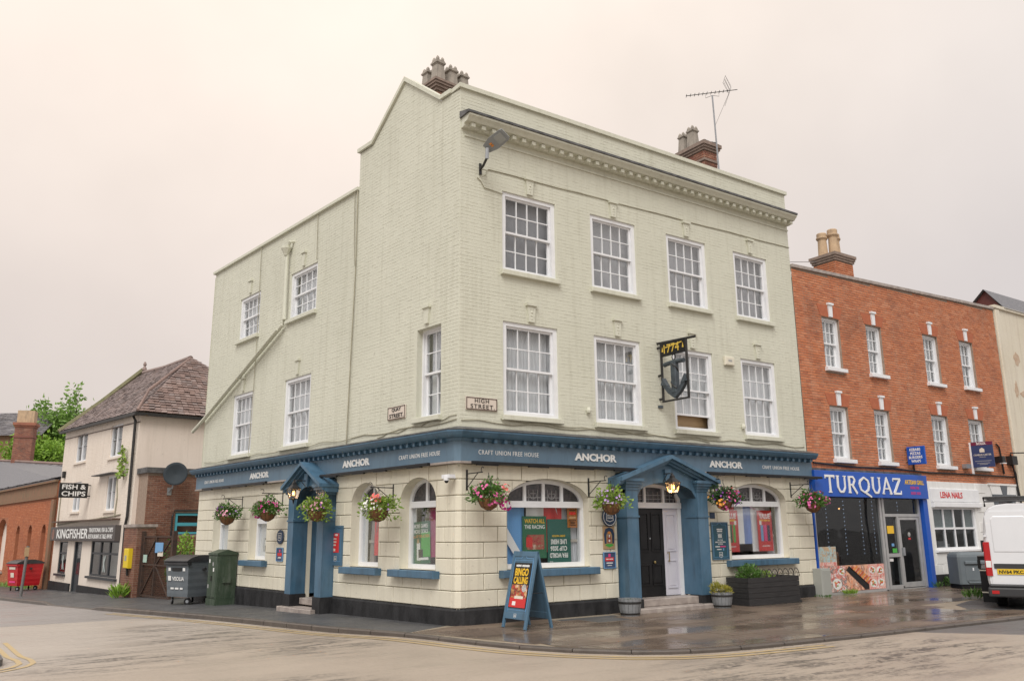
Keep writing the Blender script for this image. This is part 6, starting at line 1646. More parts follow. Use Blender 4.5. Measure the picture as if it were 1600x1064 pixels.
t = plate('award_plaque', 'small navy plaque with a red band below the painted plaque left of the main door', 'plaque', FR, 3.795, 1.115, .34, .34, flat('award navy', (.05, .08, .16)), frame=(F_SKY, .012))
printed(t, [(None, 0, .02, .24, .08, F_RED), (None, 0, .10, .06, .07, F_PINK), ('~46', 0, .022, .20, .026, F_WHITE), ('~8', 0, -.06, .18, .028, F_WHITE), (None, 0, -.11, .12, .012, F_WHITE)])
# side street boards
t = plate('notice_board', 'blue framed notice board with a red poster right of the side door', 'notice board', FL, -4.64, 1.455, .62, .90, M['blue'], frame=(M['blue'], .05))
printed(t, [(None, 0, .06, .30, .44, F_RED), ('~4', .02, .24, .14, .05, F_WHITE), ('~6', -.05, .15, .16, .04, F_CREAM), ('~6', -.05, .08, .16, .04, F_CREAM), ('~5', -.06, .01, .14, .04, F_CREAM), (None, -.05, -.10, .08, .06, F_CREAM)])
emblem(t, 0, -.30, .12, F_CREAM); board_line(t, .46, .72, -.004, F_SKY)
plate('door_plaque', 'small square dark plaque above the blue framed notice board by the side door', 'plaque', FL, -4.93, 2.05, .19, .14, F_NAVY)
t = thing('oval_plaque', 'oval dark blue plaque left of the side door', 'plaque', (-7.52, -.05, 1.65), 0, None, FL)
mb = MB(); mb.lathe([(.20, 0), (.20, .014), (.185, .02), (.0001, .02)], 28); mb.xf(Matrix.Rotation(pi/2, 4, 'X') ); mb.xf(Matrix.Diagonal((.95, 1, .9, 1))); mb.build('disc', F_NAVY, t); emblem(t, 0, 0, .20, F_WHITE, -.024)
t = plate('award_plaque', 'small navy plaque with a red band below the oval plaque', 'plaque', FL, -7.52, 1.21, .36, .34, flat('award navy 2', (.05, .08, .16)), frame=(F_SKY, .012))
printed(t, [(None, 0, 0, .24, .08, F_RED), (None, 0, .09, .06, .06, F_PINK), (None, 0, -.08, .16, .03, F_WHITE)])
t = thing('alarm_box', 'white burglar alarm box on the wall between the two right upper windows', 'alarm box', (8.07, 0, 5.98))
mb = MB(); mb.slab(-.17, .17, -.09, -.008, -.12, .11, .02); mb.build('case', flat('alarm case cream', (.70, .66, .54)), t); printed(t, [(None, 0, .0, .14, .05, F_GREY)], -.091)
t = thing('security_camera', 'white security camera on the corner under the fascia', 'security camera', (-.07, 0, 2.74), 0, None, FL)
mb = MB(); mb.lathe([(.055, 0), (.06, .02), (.06, .09), (.0001, .1)], 12, (-.02, -.22, -.02)); mb.box(-.16, .10, -.24, -.10, .03, .10); mb.build('case', M['white'], t); mb = MB(); mb.tube([(0, -.03, .04), (0, -.16, .06)], .025, 8); mb.build('arm', M['white'], t)
mb = MB(); mb.lathe([(.0001, -.05), (.03, -.04), (.045, 0)], 12, (-.02, -.22, -.02)); mb.build('lens', M['black'], t)

def fish_sign():
    t = thing('projecting_sign', 'black FISH & CHIPS sign projecting from the chip shop wall', 'sign', FL @ Vector((-25.8, 0, 3.6)), ROTL+pi/2)
    mb = MB(); mb.slab(-1.22, -.12, -.05, .05, -.33, .28, .01); mb.build('board', F_BLACK, t)
    lettering('FISH &', .92, .20, F_WHITE, t, (-.67, -.052, .12), None, .004, .02); lettering('CHIPS', .92, .20, F_WHITE, t, (-.67, -.052, -.16), None, .004, .02)
    mb = MB(); mb.tube([(-.14, 0, .2), (0, 0, .2)], .025, 6); mb.tube([(-.14, 0, -.25), (0, 0, -.25)], .025, 6); mb.build('bracket', M['iron'], t)
fish_sign()
def anchor_sign():
    t = thing('hanging_sign', 'black framed hanging sign with a grey carved anchor under gold 1774', 'pub sign', (5.58, 0, 4.6))
    fr = Matrix.Rotation(-pi/2, 4, 'Z')         # local x runs out from the wall, seen from the left
    z = lambda v: v-4.6
    mb = MB(); I = M['iron']
    x0, x1, zb, zt = .10, .97, 4.69, 6.12
    mb.box(x0, x0+.045, -.022, .022, z(zb), z(zt)); mb.box(x1-.045, x1, -.022, .022, z(zb), z(zt)); mb.box(x0+.045, x1-.045, -.022, .022, z(zb), z(zb)+.04); mb.build('frame', I, t, fr)
    mb = MB(); mb.slab(x0+.045, x1-.045, -.03, .03, z(5.79), z(6.12), .004); bd = mb.build('date_board', M['black'], t, fr)
    mb = MB(); mb.tube([(-.06, 0, z(6.15)), (1.24, 0, z(6.09))], .03, 8); mb.build('top_rail', I, t, fr)
    for v in (6.03, 5.35, 4.78):
        mb = MB(); mb.tube([(0, 0, z(v)), (x0+.01, 0, z(v))], .03, 6); mb.build('wall_bracket', I, t, fr)
    lettering('1774', .50, .21, M['gold'], bd, (.50, -.031, z(5.955)), None, .006, .0)
    mb = MB(); prism_bar(mb, (.30, z(5.99)), (.84, z(6.04)), .025, -.038, -.03); mb.build('gold_stroke', M['gold'], bd)
    for px in (.20, .87):
        mb = MB(); mb.prism([(px-.025, z(5.90)), (px+.025, z(5.90)), (px, z(6.02))], -.036, -.03); mb.build('gold_star', M['gold'], bd)
    A = pm('grey carved anchor', (.065, .085, .10), (.035, .045, .055), 9, .45, .3, 30)
    mb = MB(); xc = .53
    mb.slab(xc-.085, xc+.085, -.06, .06, z(4.86), z(5.62), .02); mb.build('anchor_shank', A, t, fr)
    mb = MB(); mb.tube([(xc-.32, 0, z(5.58)), (xc-.20, 0, z(5.60)), (xc, 0, z(5.615)), (xc+.20, 0, z(5.61)), (xc+.32, 0, z(5.60))], .055, 8); mb.lathe([(.075, -.03), (.075, .03)], 8); mb.build('anchor_stock', A, t, fr)
    mb = MB(); mb.tube([(xc+.055*cos(a), 0, z(5.73)+.065*sin(a)) for a in [2*pi*k/14 for k in range(15)]], .014, 6); mb.build('anchor_ring', I, t, fr)
    mb = MB()
    for sg in (-1, 1):
        L = [(xc, z(4.74)), (xc+sg*.20, z(4.88)), (xc+sg*.36, z(5.06))]; U = [(xc, z(4.90)), (xc+sg*.15, z(4.99)), (xc+sg*.30, z(5.12))]
        for i in range(2):
            q = [L[i], L[i+1], U[i+1], U[i]]; mb.prism(q if sg > 0 else q[::-1], -.05+.002*(sg > 0), .05)
        q = [(xc+sg*.22, z(5.06)), (xc+sg*.42, z(5.10)), (xc+sg*.355, z(5.27))]; mb.prism(q if sg > 0 else q[::-1], -.062, .062)
    mb.build('anchor_arms', A, t, fr)
    mb = MB(); mb.tube([(xc+.10*sin(k*.55), -.075*cos(k*.55), z(5.56)-k*.045) for k in range(15)], .018, 6); mb.build('rope', I, t, fr)
anchor_sign()

# ------------------------------------------------------------------ posters, flags and drapes behind the ground floor windows
def poster(fr, x, z, w, h, bg, label, items, y, tilt=0):
    t = thing('poster', label, 'poster', (x, y, z), 0, None, fr); t.rotation_euler.y = tilt
    mb = MB(); mb.slab(-w/2, w/2, 0, .012, -h/2, h/2, .002); mb.build('sheet', bg, t); printed(t, items); return t
poster(FR, 2.02, 1.62, .62, .86, F_GREEN, 'green WATCH ALL THE RACING poster in the big arched window', [('WATCH ALL', 0, .33, .52, .09, F_YEL), ('THE RACING', 0, .21, .52, .08, F_WHITE), (None, .02, -.10, .44, .30, P_['horse']), (None, -.14, -.10, .16, .20, F_RED)], .26)
t = poster(FR, 2.66, 1.50, .62, .98, flat('print deep teal', (.012, .11, .085)), 'upside down green World Cup 2026 poster in the big arched window', [], .25)
for s, z_, w_, m_ in (('FIFA WORLD', -.26, .48, F_WHITE), ('CUP 2026', -.12, .44, F_WHITE), ('LIVE HERE', .02, .42, F_WHITE), ('EVERY MATCH', .14, .34, F_YEL)):
    lettering(s, w_, .10 if m_ is F_WHITE else .04, m_, t, (-.02, -.004, z_), None, .002, .03, rot=(0, pi, 0)); 
emblem(t, -.22, -.42, .08, F_WHITE)
poster(FR, 3.00, 2.02, .26, .42, F_ORANGE, 'small orange notice at the right edge of the big arched window', [('~8', 0, .16, .16, .018, F_BLACK), ('~4', 0, .09, .18, .07, F_RED), ('~6', 0, .0, .18, .05, F_TAN), (None, 0, -.06, .2, .012, F_BLACK), ('2026', 0, -.105, .13, .05, F_BLACK), ('~7', 0, -.155, .18, .02, F_BLACK)], .21)
VAL = [('VALUE', 0, .37, .42, .13, F_WHITE), ('~553', 0, .26, .42, .05, F_YEL), (None, -.13, -.06, .10, .40, F_SKY), (None, 0, -.06, .10, .40, F_PINK), (None, .13, -.06, .10, .40, F_NAVY), (None, -.17, .20, .08, .1, F_WHITE), (None, 0, -.38, .3, .02, F_WHITE)]
poster(FR, 9.36, 1.70, .56, 1.02, F_RED, 'red VALUE poster at the right side of the right arched window', VAL, .25)
poster(FR, 8.06, 1.70, .56, 1.02, flat('print red 2', (.60, .03, .03)), 'red VALUE poster with green bottles at the left side of the right arched window', [('VALUE', 0, .37, .42, .13, F_WHITE), ('~7', 0, .26, .36, .06, F_YEL), (None, -.12, -.06, .08, .44, F_LGREEN), (None, 0, -.06, .08, .44, F_GREEN), (None, .12, -.06, .08, .44, F_LGREEN), (None, .17, .20, .08, .1, F_WHITE), (None, 0, -.38, .3, .02, F_WHITE)], .25)
t = poster(FL, -1.62, 1.53, .62, .86, F_GREEN, 'green football poster in the arched side window nearest the corner', [(None, .16, -.04, .32, .5, F_LGREEN), ('MORE GAMES', 0, .34, .50, .085, F_WHITE), ('MORE GOALS', 0, .23, .50, .085, F_WHITE), ('ALL OF THE ACTION', 0, .13, .60, .06, F_ORANGE), (None, -.10, -.18, .12, .36, F_WHITE), (None, -.11, .03, .07, .09, F_TAN), (None, -.02, -.24, .16, .2, F_BLACK), (None, .08, -.33, .34, .05, F_WHITE)], .27, -.05)
poster(FL, -8.72, 1.36, .34, .42, F_RED, 'small red sign inside the narrow side window by the oval plaque', [(None, 0, .1, .24, .05, F_WHITE), (None, 0, 0, .24, .05, F_PINK)], .28)
poster(FL, -9.10, 1.44, .22, .36, F_BLACK, 'small black sign inside the narrow side window', [(None, 0, .05, .12, .14, F_WHITE)], .285)
def flag(fr, x, z, w, h, stripes, label, y, vertical=True):
    y = min(y, .30); t = thing('flag', label, 'flag', (x, y, z), 0, None, fr); n = len(stripes)
    for i, m in enumerate(stripes):
        mb = MB(); a0, a1 = -w/2+w*i/n, -w/2+w*(i+1)/n
        for k in range(6):
            p, q = a0+(a1-a0)*k/6, a0+(a1-a0)*(k+1)/6
            f = lambda u: .022*sin(u*17+x)
            mb.face([(p, f(p), -h), (q, f(q), -h), (q, f(q), 0), (p, f(p), 0)])
        mb.build('stripe', m, t)
    return t
RED2 = flat('flag red', (.66, .035, .03)); WH2 = flat('flag white', (.82, .82, .82)); BL2 = flat('flag blue', (.20, .30, .62)); LB = flat('flag light blue', (.13, .34, .66))
fl = flag(FR, 1.46, 2.26, .66, 1.26, [LB], 'light blue flag with a pale diagonal hung in the big arched window', .42)
mb = MB(); mb.prism([(-.30, -.55), (-.18, -.40), (.31, -1.12), (.31, -1.26), (.22, -1.26)], -.055, -.05); mb.build('stripe', WH2, fl)
flag(FR, 2.30, 2.26, .92, .95, [WH2, RED2], 'white and red flag hung in the middle of the big arched window', .46)
flag(FR, 8.42, 2.34, .96, .96, [RED2, WH2, BL2], 'red, white and blue flag hung in the right arched window', .46)
flag(FR, 9.18, 2.34, .62, 1.15, [WH2], 'plain white flag with red marks beside the drape in the right arched window', .52)
flag(FL, -1.22, 2.24, .40, 1.0, [flat('flag plum', (.34, .04, .13))], 'plum coloured flag in the side window nearest the corner', .46)
flag(FL, -3.32, 2.24, .36, 1.0, [RED2], 'red flag in the second arched side window from the corner', .50)
def drape(fr, x, z0, z1, w, label, y, lean=.25):
    y = min(y, .335)
    t = thing('drape', label, 'curtain', (x, y, z0), 0, 'tied back drapes inside the ground floor windows', fr); mb = MB(); n = 22; m = 7; h = z1-z0
    def P(k, r):
        v = r/m; u = k/n-.5; ww = w*(1.0 if v > .95 else (.45+.55*abs(v-.38)/.6 if v > .38 else .42+.12*(.38-v)/.38)); sh = lean*max(0, (v-.38)/.62)
        return (u*ww+sh, .035*sin(k*1.9), h*v)
    for k in range(n):
        for r in range(m): mb.face([P(k, r), P(k+1, r), P(k+1, r+1), P(k, r+1)])
    mb.build('fabric', M['curtain'] if fr is FR else M['drape'], t, smooth=True); b = MB(); v = .38*h; b.box(-w*.23, w*.23, -.045, .045, v-.03, v+.03); b.build('tieback', M['drape'], t)
drape(FL, -3.62, 1.08, 2.30, .40, 'taupe tied drape behind the basket in the second arched side window', .38, .22)
drape(FL, -1.62, 1.08, 2.28, .45, 'taupe tied drape behind the green football poster', .42, .35)
drape(FR, 3.04, 1.08, 2.28, .62, 'pale tied drape at the right of the big arched window', .36, -.2)
drape(FR, 9.62, 1.10, 2.36, .45, 'pale tied drape at the right of the right arched window', .38, -.2)
drape(FL, -8.75, 1.10, 2.1, .42, 'taupe drape in the narrow side window by the oval plaque', .40, .1)
drape(FL, -11.3, 1.10, 2.1, .5, 'taupe drape in the side window behind the green cabinet', .40, .1)

def side_net(fr, x0, x1, z0, z1, label):
    t = thing('net_curtain', label, 'curtain', (x0, .285, z0), 0, 'pale nets inside the side street windows', fr); mb = MB(); n = int((x1-x0)/.03)
    for k in range(n):
        a, b = (x1-x0)*k/n, (x1-x0)*(k+1)/n; mb.face([(a, .012*sin(k*1.8), 0), (b, .012*sin(k*1.8+1.8), 0), (b, .012*sin(k*1.8+1.8), z1-z0), (a, .012*sin(k*1.8), z1-z0)])
    mb.build('fabric', M['curtain'], t)
side_net(FL, -2.00, -1.80, 1.05, 2.3, 'pale net at the left of the side window nearest the corner')
side_net(FL, -4.05, -3.74, 1.05, 2.3, 'pale net at the left of the second arched side window')
side_net(FL, -9.55, -8.95, 1.05, 2.1, 'pale net in the narrow side window by the oval plaque')
side_net(FL, -12.1, -11.4, 1.05, 2.1, 'pale net in the side window behind the green cabinet')

# ------------------------------------------------------------------ pavement furniture
def swing_board():
    fwd = Vector((sin(.59942), cos(.59942), 0)); r = Vector((cos(.59942), -sin(.59942), 0))
    FRp = Vector((.585, -1.42, 0)); u = (r*.44 - fwd*.58).normalized(); W = .72; FLp = FRp - u*W
    n = Vector((u.y, -u.x, 0)); n = n if n.dot(CAM-FRp) > 0 else -n
    c = (FLp+FRp)/2; rz = atan2(u.y, u.x); 
    t = thing('pavement_board', 'blue folding pavement board with a red and yellow BINGO CALLING poster', 'sign board', (c.x, c.y, .012), rz)
    H, lean, D = 1.36, .22, .62
    def panel(y0, name, sg):
        R = Matrix.Translation((0, y0, 0)) @ Matrix.Rotation(-sg*math.atan(D/2/H), 4, 'X')
        mb = MB(); a = W/2; S = sqrt(H*H+D*D/4)
        mb.slab(-a, -a+.06, -.02, .02, 0, S, .004); mb.slab(a-.06, a, -.02, .02, 0, S, .004); mb.slab(-a+.06, a-.06, -.019, .019, S-.10, S-.002, .004); mb.slab(-a+.06, a-.06, -.019, .019, .16, .28, .004); mb.box(-a+.06, a-.06, -.008, .012, .28, S-.10)
        return mb.build(name, M['blue'], t, R), S
    f, S = panel(0, 'front_panel', 1); b, _ = panel(D, 'back_panel', -1)
    mb = MB(); mb.box(-.265, .265, -.018, -.009, .36, 1.18); mb.build('poster', F_BLACK, f)
    printed(f, [('~57', 0, 1.125, .40, .042, F_WHITE)], -.019)
    for s, z, w, h, m in (('BINGO', 1.01, .40, .14, F_YEL), ('CALLING', .86, .42, .13, F_YEL)): lettering(s, w, h, m, f, (0, -.020, z), None, .002, .03)
    for x, z, w, h, m in ((0, .66, .48, .24, P_['bingo']), (0, .46, .49, .18, F_RED), (.02, .55, .26, .05, F_CREAM), (-.1, .44, .10, .07, F_WHITE)):
        mb = MB(); mb.box(x-w/2, x+w/2, -.0205-.0006*(m is F_CREAM)-.0009*(m is F_WHITE), -.017, z-h/2, z+h/2); mb.build('poster_print', m, f)
    mb = MB(); mb.lathe([(.0001, 0), (.07, 0)], 14); mb.xf(Matrix.Rotation(pi/2, 4, 'X')); mb.build('bingo_ball', F_WHITE, f, None, (.14, -.0215, .72))
    emblem(f, 0, .22, .075, F_WHITE, -.024)
    mb = MB(); mb.ring([(-.285, .32), (.285, .32), (.285, 1.23), (-.285, 1.23)], [(-.28, .325), (.28, .325), (.28, 1.225), (-.28, 1.225)], -.0125, -.006); mb.build('poster_border', F_SKY, f); board_line(f, .56, 1.10, -.0135, F_SKY, .72)
    mb = MB(); mb.tube([(.30, .16, .62), (.30, D-.16, .62)], .006, 5); mb.build('stay_chain', M['iron'], t)
swing_board()
def half_barrel(x, y, label, plants):
    t = thing('half_barrel_planter', label, 'planter', (x, y, .012), 0, 'half barrels by the main door'); t.scale = (.93, .93, .86)
    n = 18; M_ = pm('silvery barrel oak', (.26, .27, .28), (.17, .175, .18), 12, .8, .3, 30, stretch=(1, 1, .3))
    prof = [(.205, 0), (.235, .13), (.255, .27), (.262, .40)]
    mb = MB(); mb.lathe([(.0001, .33), (.22, .33)], n); mb.build('soil', pm('planter soil', (.05, .035, .02), None, 20, .95, .5, 60), t)
    for k in range(n):
        a0, a1 = 2*pi*(k+.04)/n, 2*pi*(k+.96)/n; mb = MB()
        for (r0, z0), (r1, z1) in zip(prof, prof[1:]):
            mb.face([(r0*cos(a0), r0*sin(a0), z0), (r0*cos(a1), r0*sin(a1), z0), (r1*cos(a1), r1*sin(a1), z1), (r1*cos(a0), r1*sin(a0), z1)])
            mb.face([(.9*r0*cos(a1), .9*r0*sin(a1), z0), (.9*r0*cos(a0), .9*r0*sin(a0), z0), (.9*r1*cos(a0), .9*r1*sin(a0), z1), (.9*r1*cos(a1), .9*r1*sin(a1), z1)])
        r = .262; mb.face([(r*cos(a0), r*sin(a0), .40), (r*cos(a1), r*sin(a1), .40), (.235*cos(a1), .235*sin(a1), .40), (.235*cos(a0), .235*sin(a0), .40)]); mb.build('stave', M_, t)
    for z0, z1, r0, r1 in ((.03, .075, .2165, .227), (.285, .335, .262, .265)):
        mb = MB(); mb.lathe([(r0-.012, z0), (r0, z0), (r1, z1), (r1-.012, z1)], 24); mb.build('hoop', M['iron'], t)
    random.seed(int(x*10)); mb = MB()
    if plants:
        for i in range(420):
            d = rdir(); d.z = abs(d.z); p = Vector((d.x*.22, d.y*.22, .36+d.z*.16)); leaf(mb, p, d+Vector((0, 0, .5))+rdir()*.6, random.uniform(.05, .12), .028)
        for i in range(60):
            p = Vector((random.uniform(-.26, .0), random.uniform(-.1, .1), .46+random.uniform(0, .12))); leaf(mb, p, Vector((-.7, 0, .8))+rdir()*.5, .16, .03)
        mb.build('foliage', M['goldleaf'], t)
    else:
        for i in range(60): a = random.uniform(0, 6.3); rr = random.uniform(.0, .2); leaf(mb, Vector((rr*cos(a), rr*sin(a), .34)), Vector((0, 0, 1))+rdir()*.7, .06, .02)
        mb.build('moss', M['darkleaf'], t)
half_barrel(3.78, -.66, 'empty grey half barrel in front of the left pilaster of the main door', False)
half_barrel(6.62, -.62, 'grey half barrel of golden plants between main door and black trough', True)
def trough_planter():
    t = thing('planter_trough', 'large black timber planter with green shrubs under the right arched window', 'planter', (8.27, -.46, .012))
    w, d, h = 1.86, .66, .62; B = pm('black stained timber', (.020, .020, .021), (.036, .035, .036), 3, .5, .3, 25, stretch=(1, 8, 8))
    for k in range(5):
        z0, z1 = .05+k*.115, .05+(k+1)*.115-.006
        for a in ((-w/2, w/2, -d/2, -d/2+.035), (-w/2, w/2, d/2-.035, d/2), (-w/2, -w/2+.035, -d/2+.036, d/2-.036), (w/2-.035, w/2, -d/2+.036, d/2-.036)):
            mb = MB(); mb.box(*a, z0, z1); mb.build('plank', B, t)
    mb = MB(); mb.box(-w/2-.02, w/2+.02, -d/2-.02, d/2+.02, 0, .05); mb.build('skid', B, t)
    mb = MB(); mb.box(-w/2+.04, w/2-.04, -d/2+.04, d/2-.04, .4, .58); mb.build('soil', MATS['planter soil'], t)
    random.seed(31)
    for cx, lx, col, n in ((-.48, .40, 'leaf', 620), (.02, .26, 'lime', 200)):
        mb = MB()
        for i in range(n):
            dd = rdir(); dd.z = abs(dd.z); rr = random.uniform(.4, 1.0); p = Vector((cx+dd.x*lx*rr, dd.y*.26*rr, .58+dd.z*.34*rr*(1 if cx < 0 else .5))); leaf(mb, p, dd+rdir()*.8+Vector((0, 0, .3)), random.uniform(.04, .09), random.uniform(.025, .045))
        mb.build('shrub_foliage', M[col], t)
    mb = MB()
    for k in range(7):
        cx = -.32+k*.20; mb.tube([(cx+.11*cos(a), -d/2+.03, .60+.20*sin(a)) for a in [pi*j/9 for j in range(10)]], .009, 5); mb.tube([(cx+.06*cos(a), -d/2+.03, .60+.12*sin(a)) for a in [pi*j/7 for j in range(8)]], .006, 4)
    mb.build('wire_edging', M['iron'], t)
trough_planter()
def street_cabinet():
    B = FL @ Vector((-10.42, -.34, 0)); t = thing('street_cabinet', 'green telecoms cabinet with a pitched top against the pub wall', 'street cabinet', (B.x, B.y, gz(B.x, B.y)), ROTL)
    G = pm('scuffed green cabinet paint', (.030, .052, .030), (.045, .07, .042), 4, .5, .1, 30, dirt=(.22, .24, .21), dirt_amt=.35)
    w, d, h = .62, .56, 1.34
    mb = MB(); mb.slab(-w/2, w/2, -d/2, d/2, .18, h, .012); mb.build('body', G, t)
    mb = MB(); mb.box(-w/2-.015, w/2+.015, -d/2-.015, d/2+.015, 0, .178); mb.build('base', G, t)
    mb = MB(); b = [(-d/2-.02, h+.002), (d/2+.02, h+.002), (d/2+.02, h+.06), (0, h+.15), (-d/2-.02, h+.06)]; mb.prism(b, -w/2-.02, w/2+.02); mb.xf(Matrix.Rotation(pi/2, 4, 'Z')); mb.build('roof', G, t)
    for k in (0, 1):
        q = MB(); q.slab(-w/2+.02+k*(w/2-.01), -.012+k*(w/2-.008), -d/2-.014, -d/2, .22, h-.04, .006); dd = q.build('door', G, t); q = MB(); q.box(-.05+k*.04, -.03+k*.04, -d/2-.03, -d/2-.014, .65, .78); q.build('handle', M['iron'], dd)
    for x_, z_, m in ((-.2, 1.18, F_WHITE), (.05, 1.1, F_GREY), (.1, .95, F_WHITE), (-.22, .5, F_GREY)):
        q = MB(); q.box(x_-.04, x_+.04, -d/2-.0165, -d/2-.013, z_-.05, z_+.05); q.build('sticker', m, t)
    q = MB(); q.box(w/2, w/2+.05, -.12, .12, .60, .76); q.build('lock_box', G, t)
street_cabinet()
def wheelie(P, rz, body, lid, label, words, L=1.25, D=1.02, wordmat=None, group=None):
    t = thing('wheeled_bin', label, 'bin', P, rz, None)
    z0, z1 = .22, 1.20
    def sec(z): 
        k = (z-z0)/(z1-z0); return L/2*(.90+.10*k), D/2*(.84+.16*k)
    mb = MB(); zs = [z0+(z1-z0)*k/10 for k in range(11)]; prev = None
    for i, z in enumerate(zs):
        a, b = sec(z); rb = .005 if i % 2 else 0; q = [(-a-rb, -b-rb), (a+rb, -b-rb), (a+rb, b+rb), (-a-rb, b+rb)]
        if prev:
            for k in range(4): j = (k+1) % 4; mb.face([(*prev[0][k], prev[1]), (*prev[0][j], prev[1]), (*q[j], z), (*q[k], z)])
        prev = (q, z)
    a, b = sec(z0); mb.face([(-a, -b, z0), (-a, b, z0), (a, b, z0), (a, -b, z0)]); mb.build('body', body, t)
    a, b = sec(z1)
    mb = MB(); mb.slab(-a-.03, a+.03, -b-.06, -b+.08, z1-.10, z1-.02, .015); mb.build('front_rim', lid if body is not M.get('redbin') else body, t)
    mb = MB(); n = 10
    for k in range(n):
        y0, y1 = -b-.07+(2*b+.12)*k/n, -b-.07+(2*b+.12)*(k+1)/n; f = lambda y: z1+.015+.16*sin(pi*min(1, max(0, (y+b+.07)/(2*b+.12))))**.7
        mb.face([(-a-.03, y0, f(y0)), (a+.03, y0, f(y0)), (a+.03, y1, f(y1)), (-a-.03, y1, f(y1))]); mb.face([(-a-.03, y0, z1-.01), (-a-.03, y0, f(y0)), (-a-.03, y1, f(y1)), (-a-.03, y1, z1-.01)]); mb.face([(a+.03, y1, z1-.01), (a+.03, y1, f(y1)), (a+.03, y0, f(y0)), (a+.03, y0, z1-.01)])
    mb.face([(-a-.03, -b-.07, z1-.01), (a+.03, -b-.07, z1-.01), (a+.03, -b-.07, z1+.02), (-a-.03, -b-.07, z1+.02)]); mb.build('lid', lid, t)
    for sx in (-1, 1):
        for sy in (-1, 1):
            x, y = sx*(L/2-.16), sy*(D/2-.18); mb = MB(); mb.lathe([(.03, -.028), (.095, -.028), (.10, -.015), (.10, .015), (.095, .028), (.03, .028)], 14); mb.xf(Matrix.Translation((x, y, .10)) @ Matrix.Rotation(.5*sx, 4, 'Z') @ Matrix.Rotation(pi/2, 4, 'X')); w = mb.build('wheel', M['black'], t)
            mb = MB(); mb.lathe([(.0001, -.031), (.045, -.031), (.045, .031), (.0001, .031)], 10); mb.xf(Matrix.Translation((x, y, .10)) @ Matrix.Rotation(.5*sx, 4, 'Z') @ Matrix.Rotation(pi/2, 4, 'X')); mb.build('hub', M['galv'], w)
            mb = MB(); mb.tube([(x, y, .12), (x, y, z0+.03)], .03, 6); mb.build('caster_fork', M['galv'], w)
    for sx in (-1, 1):
        mb = MB(); mb.tube([(sx*a, 0, z1-.22), (sx*(a+.10), 0, z1-.22)], .045, 10); mb.build('trunnion', lid, t)
    for (s, x, z, w, h, m) in words:
        k = (z-z0)/(z1-z0); y = -sec(z)[1]-.018; tilt = math.atan2(D/2*.16, z1-z0)
        if s: lettering(s, w, h, m, t, (x, y, z), None, .002, .02, rot=(tilt, 0, 0))
        else: q = MB(); q.box(-w/2, w/2, -.003, .003, -h/2, h/2); o = q.build('label', m, t, None, (x, y, z)); o.rotation_euler = (tilt, 0, 0)
    return t
M['greybin'] = pm('faded dark grey bin plastic', (.105, .125, .14), (.14, .16, .175), 3, .5, .1, 30, dirt=(.16, .17, .18), dirt_amt=.3)

M['redbin'] = pm('red bin plastic', (.52, .012, .018), (.44, .012, .016), 3, .4, .05)
M['binlid'] = pm('black bin lid', (.02, .02, .022), (.045, .045, .048), 5, .4, .1, 30)
P = FL @ Vector((-11.95, -.62, 0)); 
wheelie((P.x, P.y, gz(P.x, P.y)), ROTL+.30, M['greybin'], M['binlid'], 'large dark grey four wheeled bin beside the green cabinet', [('VEOLIA', .06, .72, .52, .11, F_WHITE), (None, -.32, .73, .13, .13, F_WHITE), (None, -.2, .45, .14, .05, F_WHITE), (None, .0, .45, .16, .05, F_WHITE), (None, .2, .45, .12, .05, F_WHITE), (None, 0, .98, .42, .09, F_BLACK), (None, -.32, .98, .10, .09, F_WHITE), (None, .32, .98, .10, .09, F_WHITE)], 1.0, 1.04)
P = FL @ Vector((-31.6, -.95, 0)); 
wheelie((P.x, P.y, gz(P.x, P.y)), ROTL+.25, M['redbin'], M['binlid'], 'red four wheeled bin standing by the orange brick building', [(None, 0, 1.0, .55, .10, F_CREAM), (None, 0, .70, .3, .2, F_CREAM), (None, 0, .40, .55, .08, F_PINK)], .95, 1.15)
def lean_post():
    P = Vector((-5.3, 24.6)); t = thing('signpost', 'leaning grey signpost with a small yellow plate at the left edge', 'post', (P.x, P.y, gz(*P)))
    mb = MB(); mb.tube([(0, 0, -.1), (.06, -.02, 1.9)], .055, 10); mb.build('pole', flat('dull grey post', (.16, .155, .15)), t)
    mb = MB(); mb.box(-.05, .11, -.10, -.07, 1.50, 1.85); mb.build('plate', F_TAN, t)
lean_post()
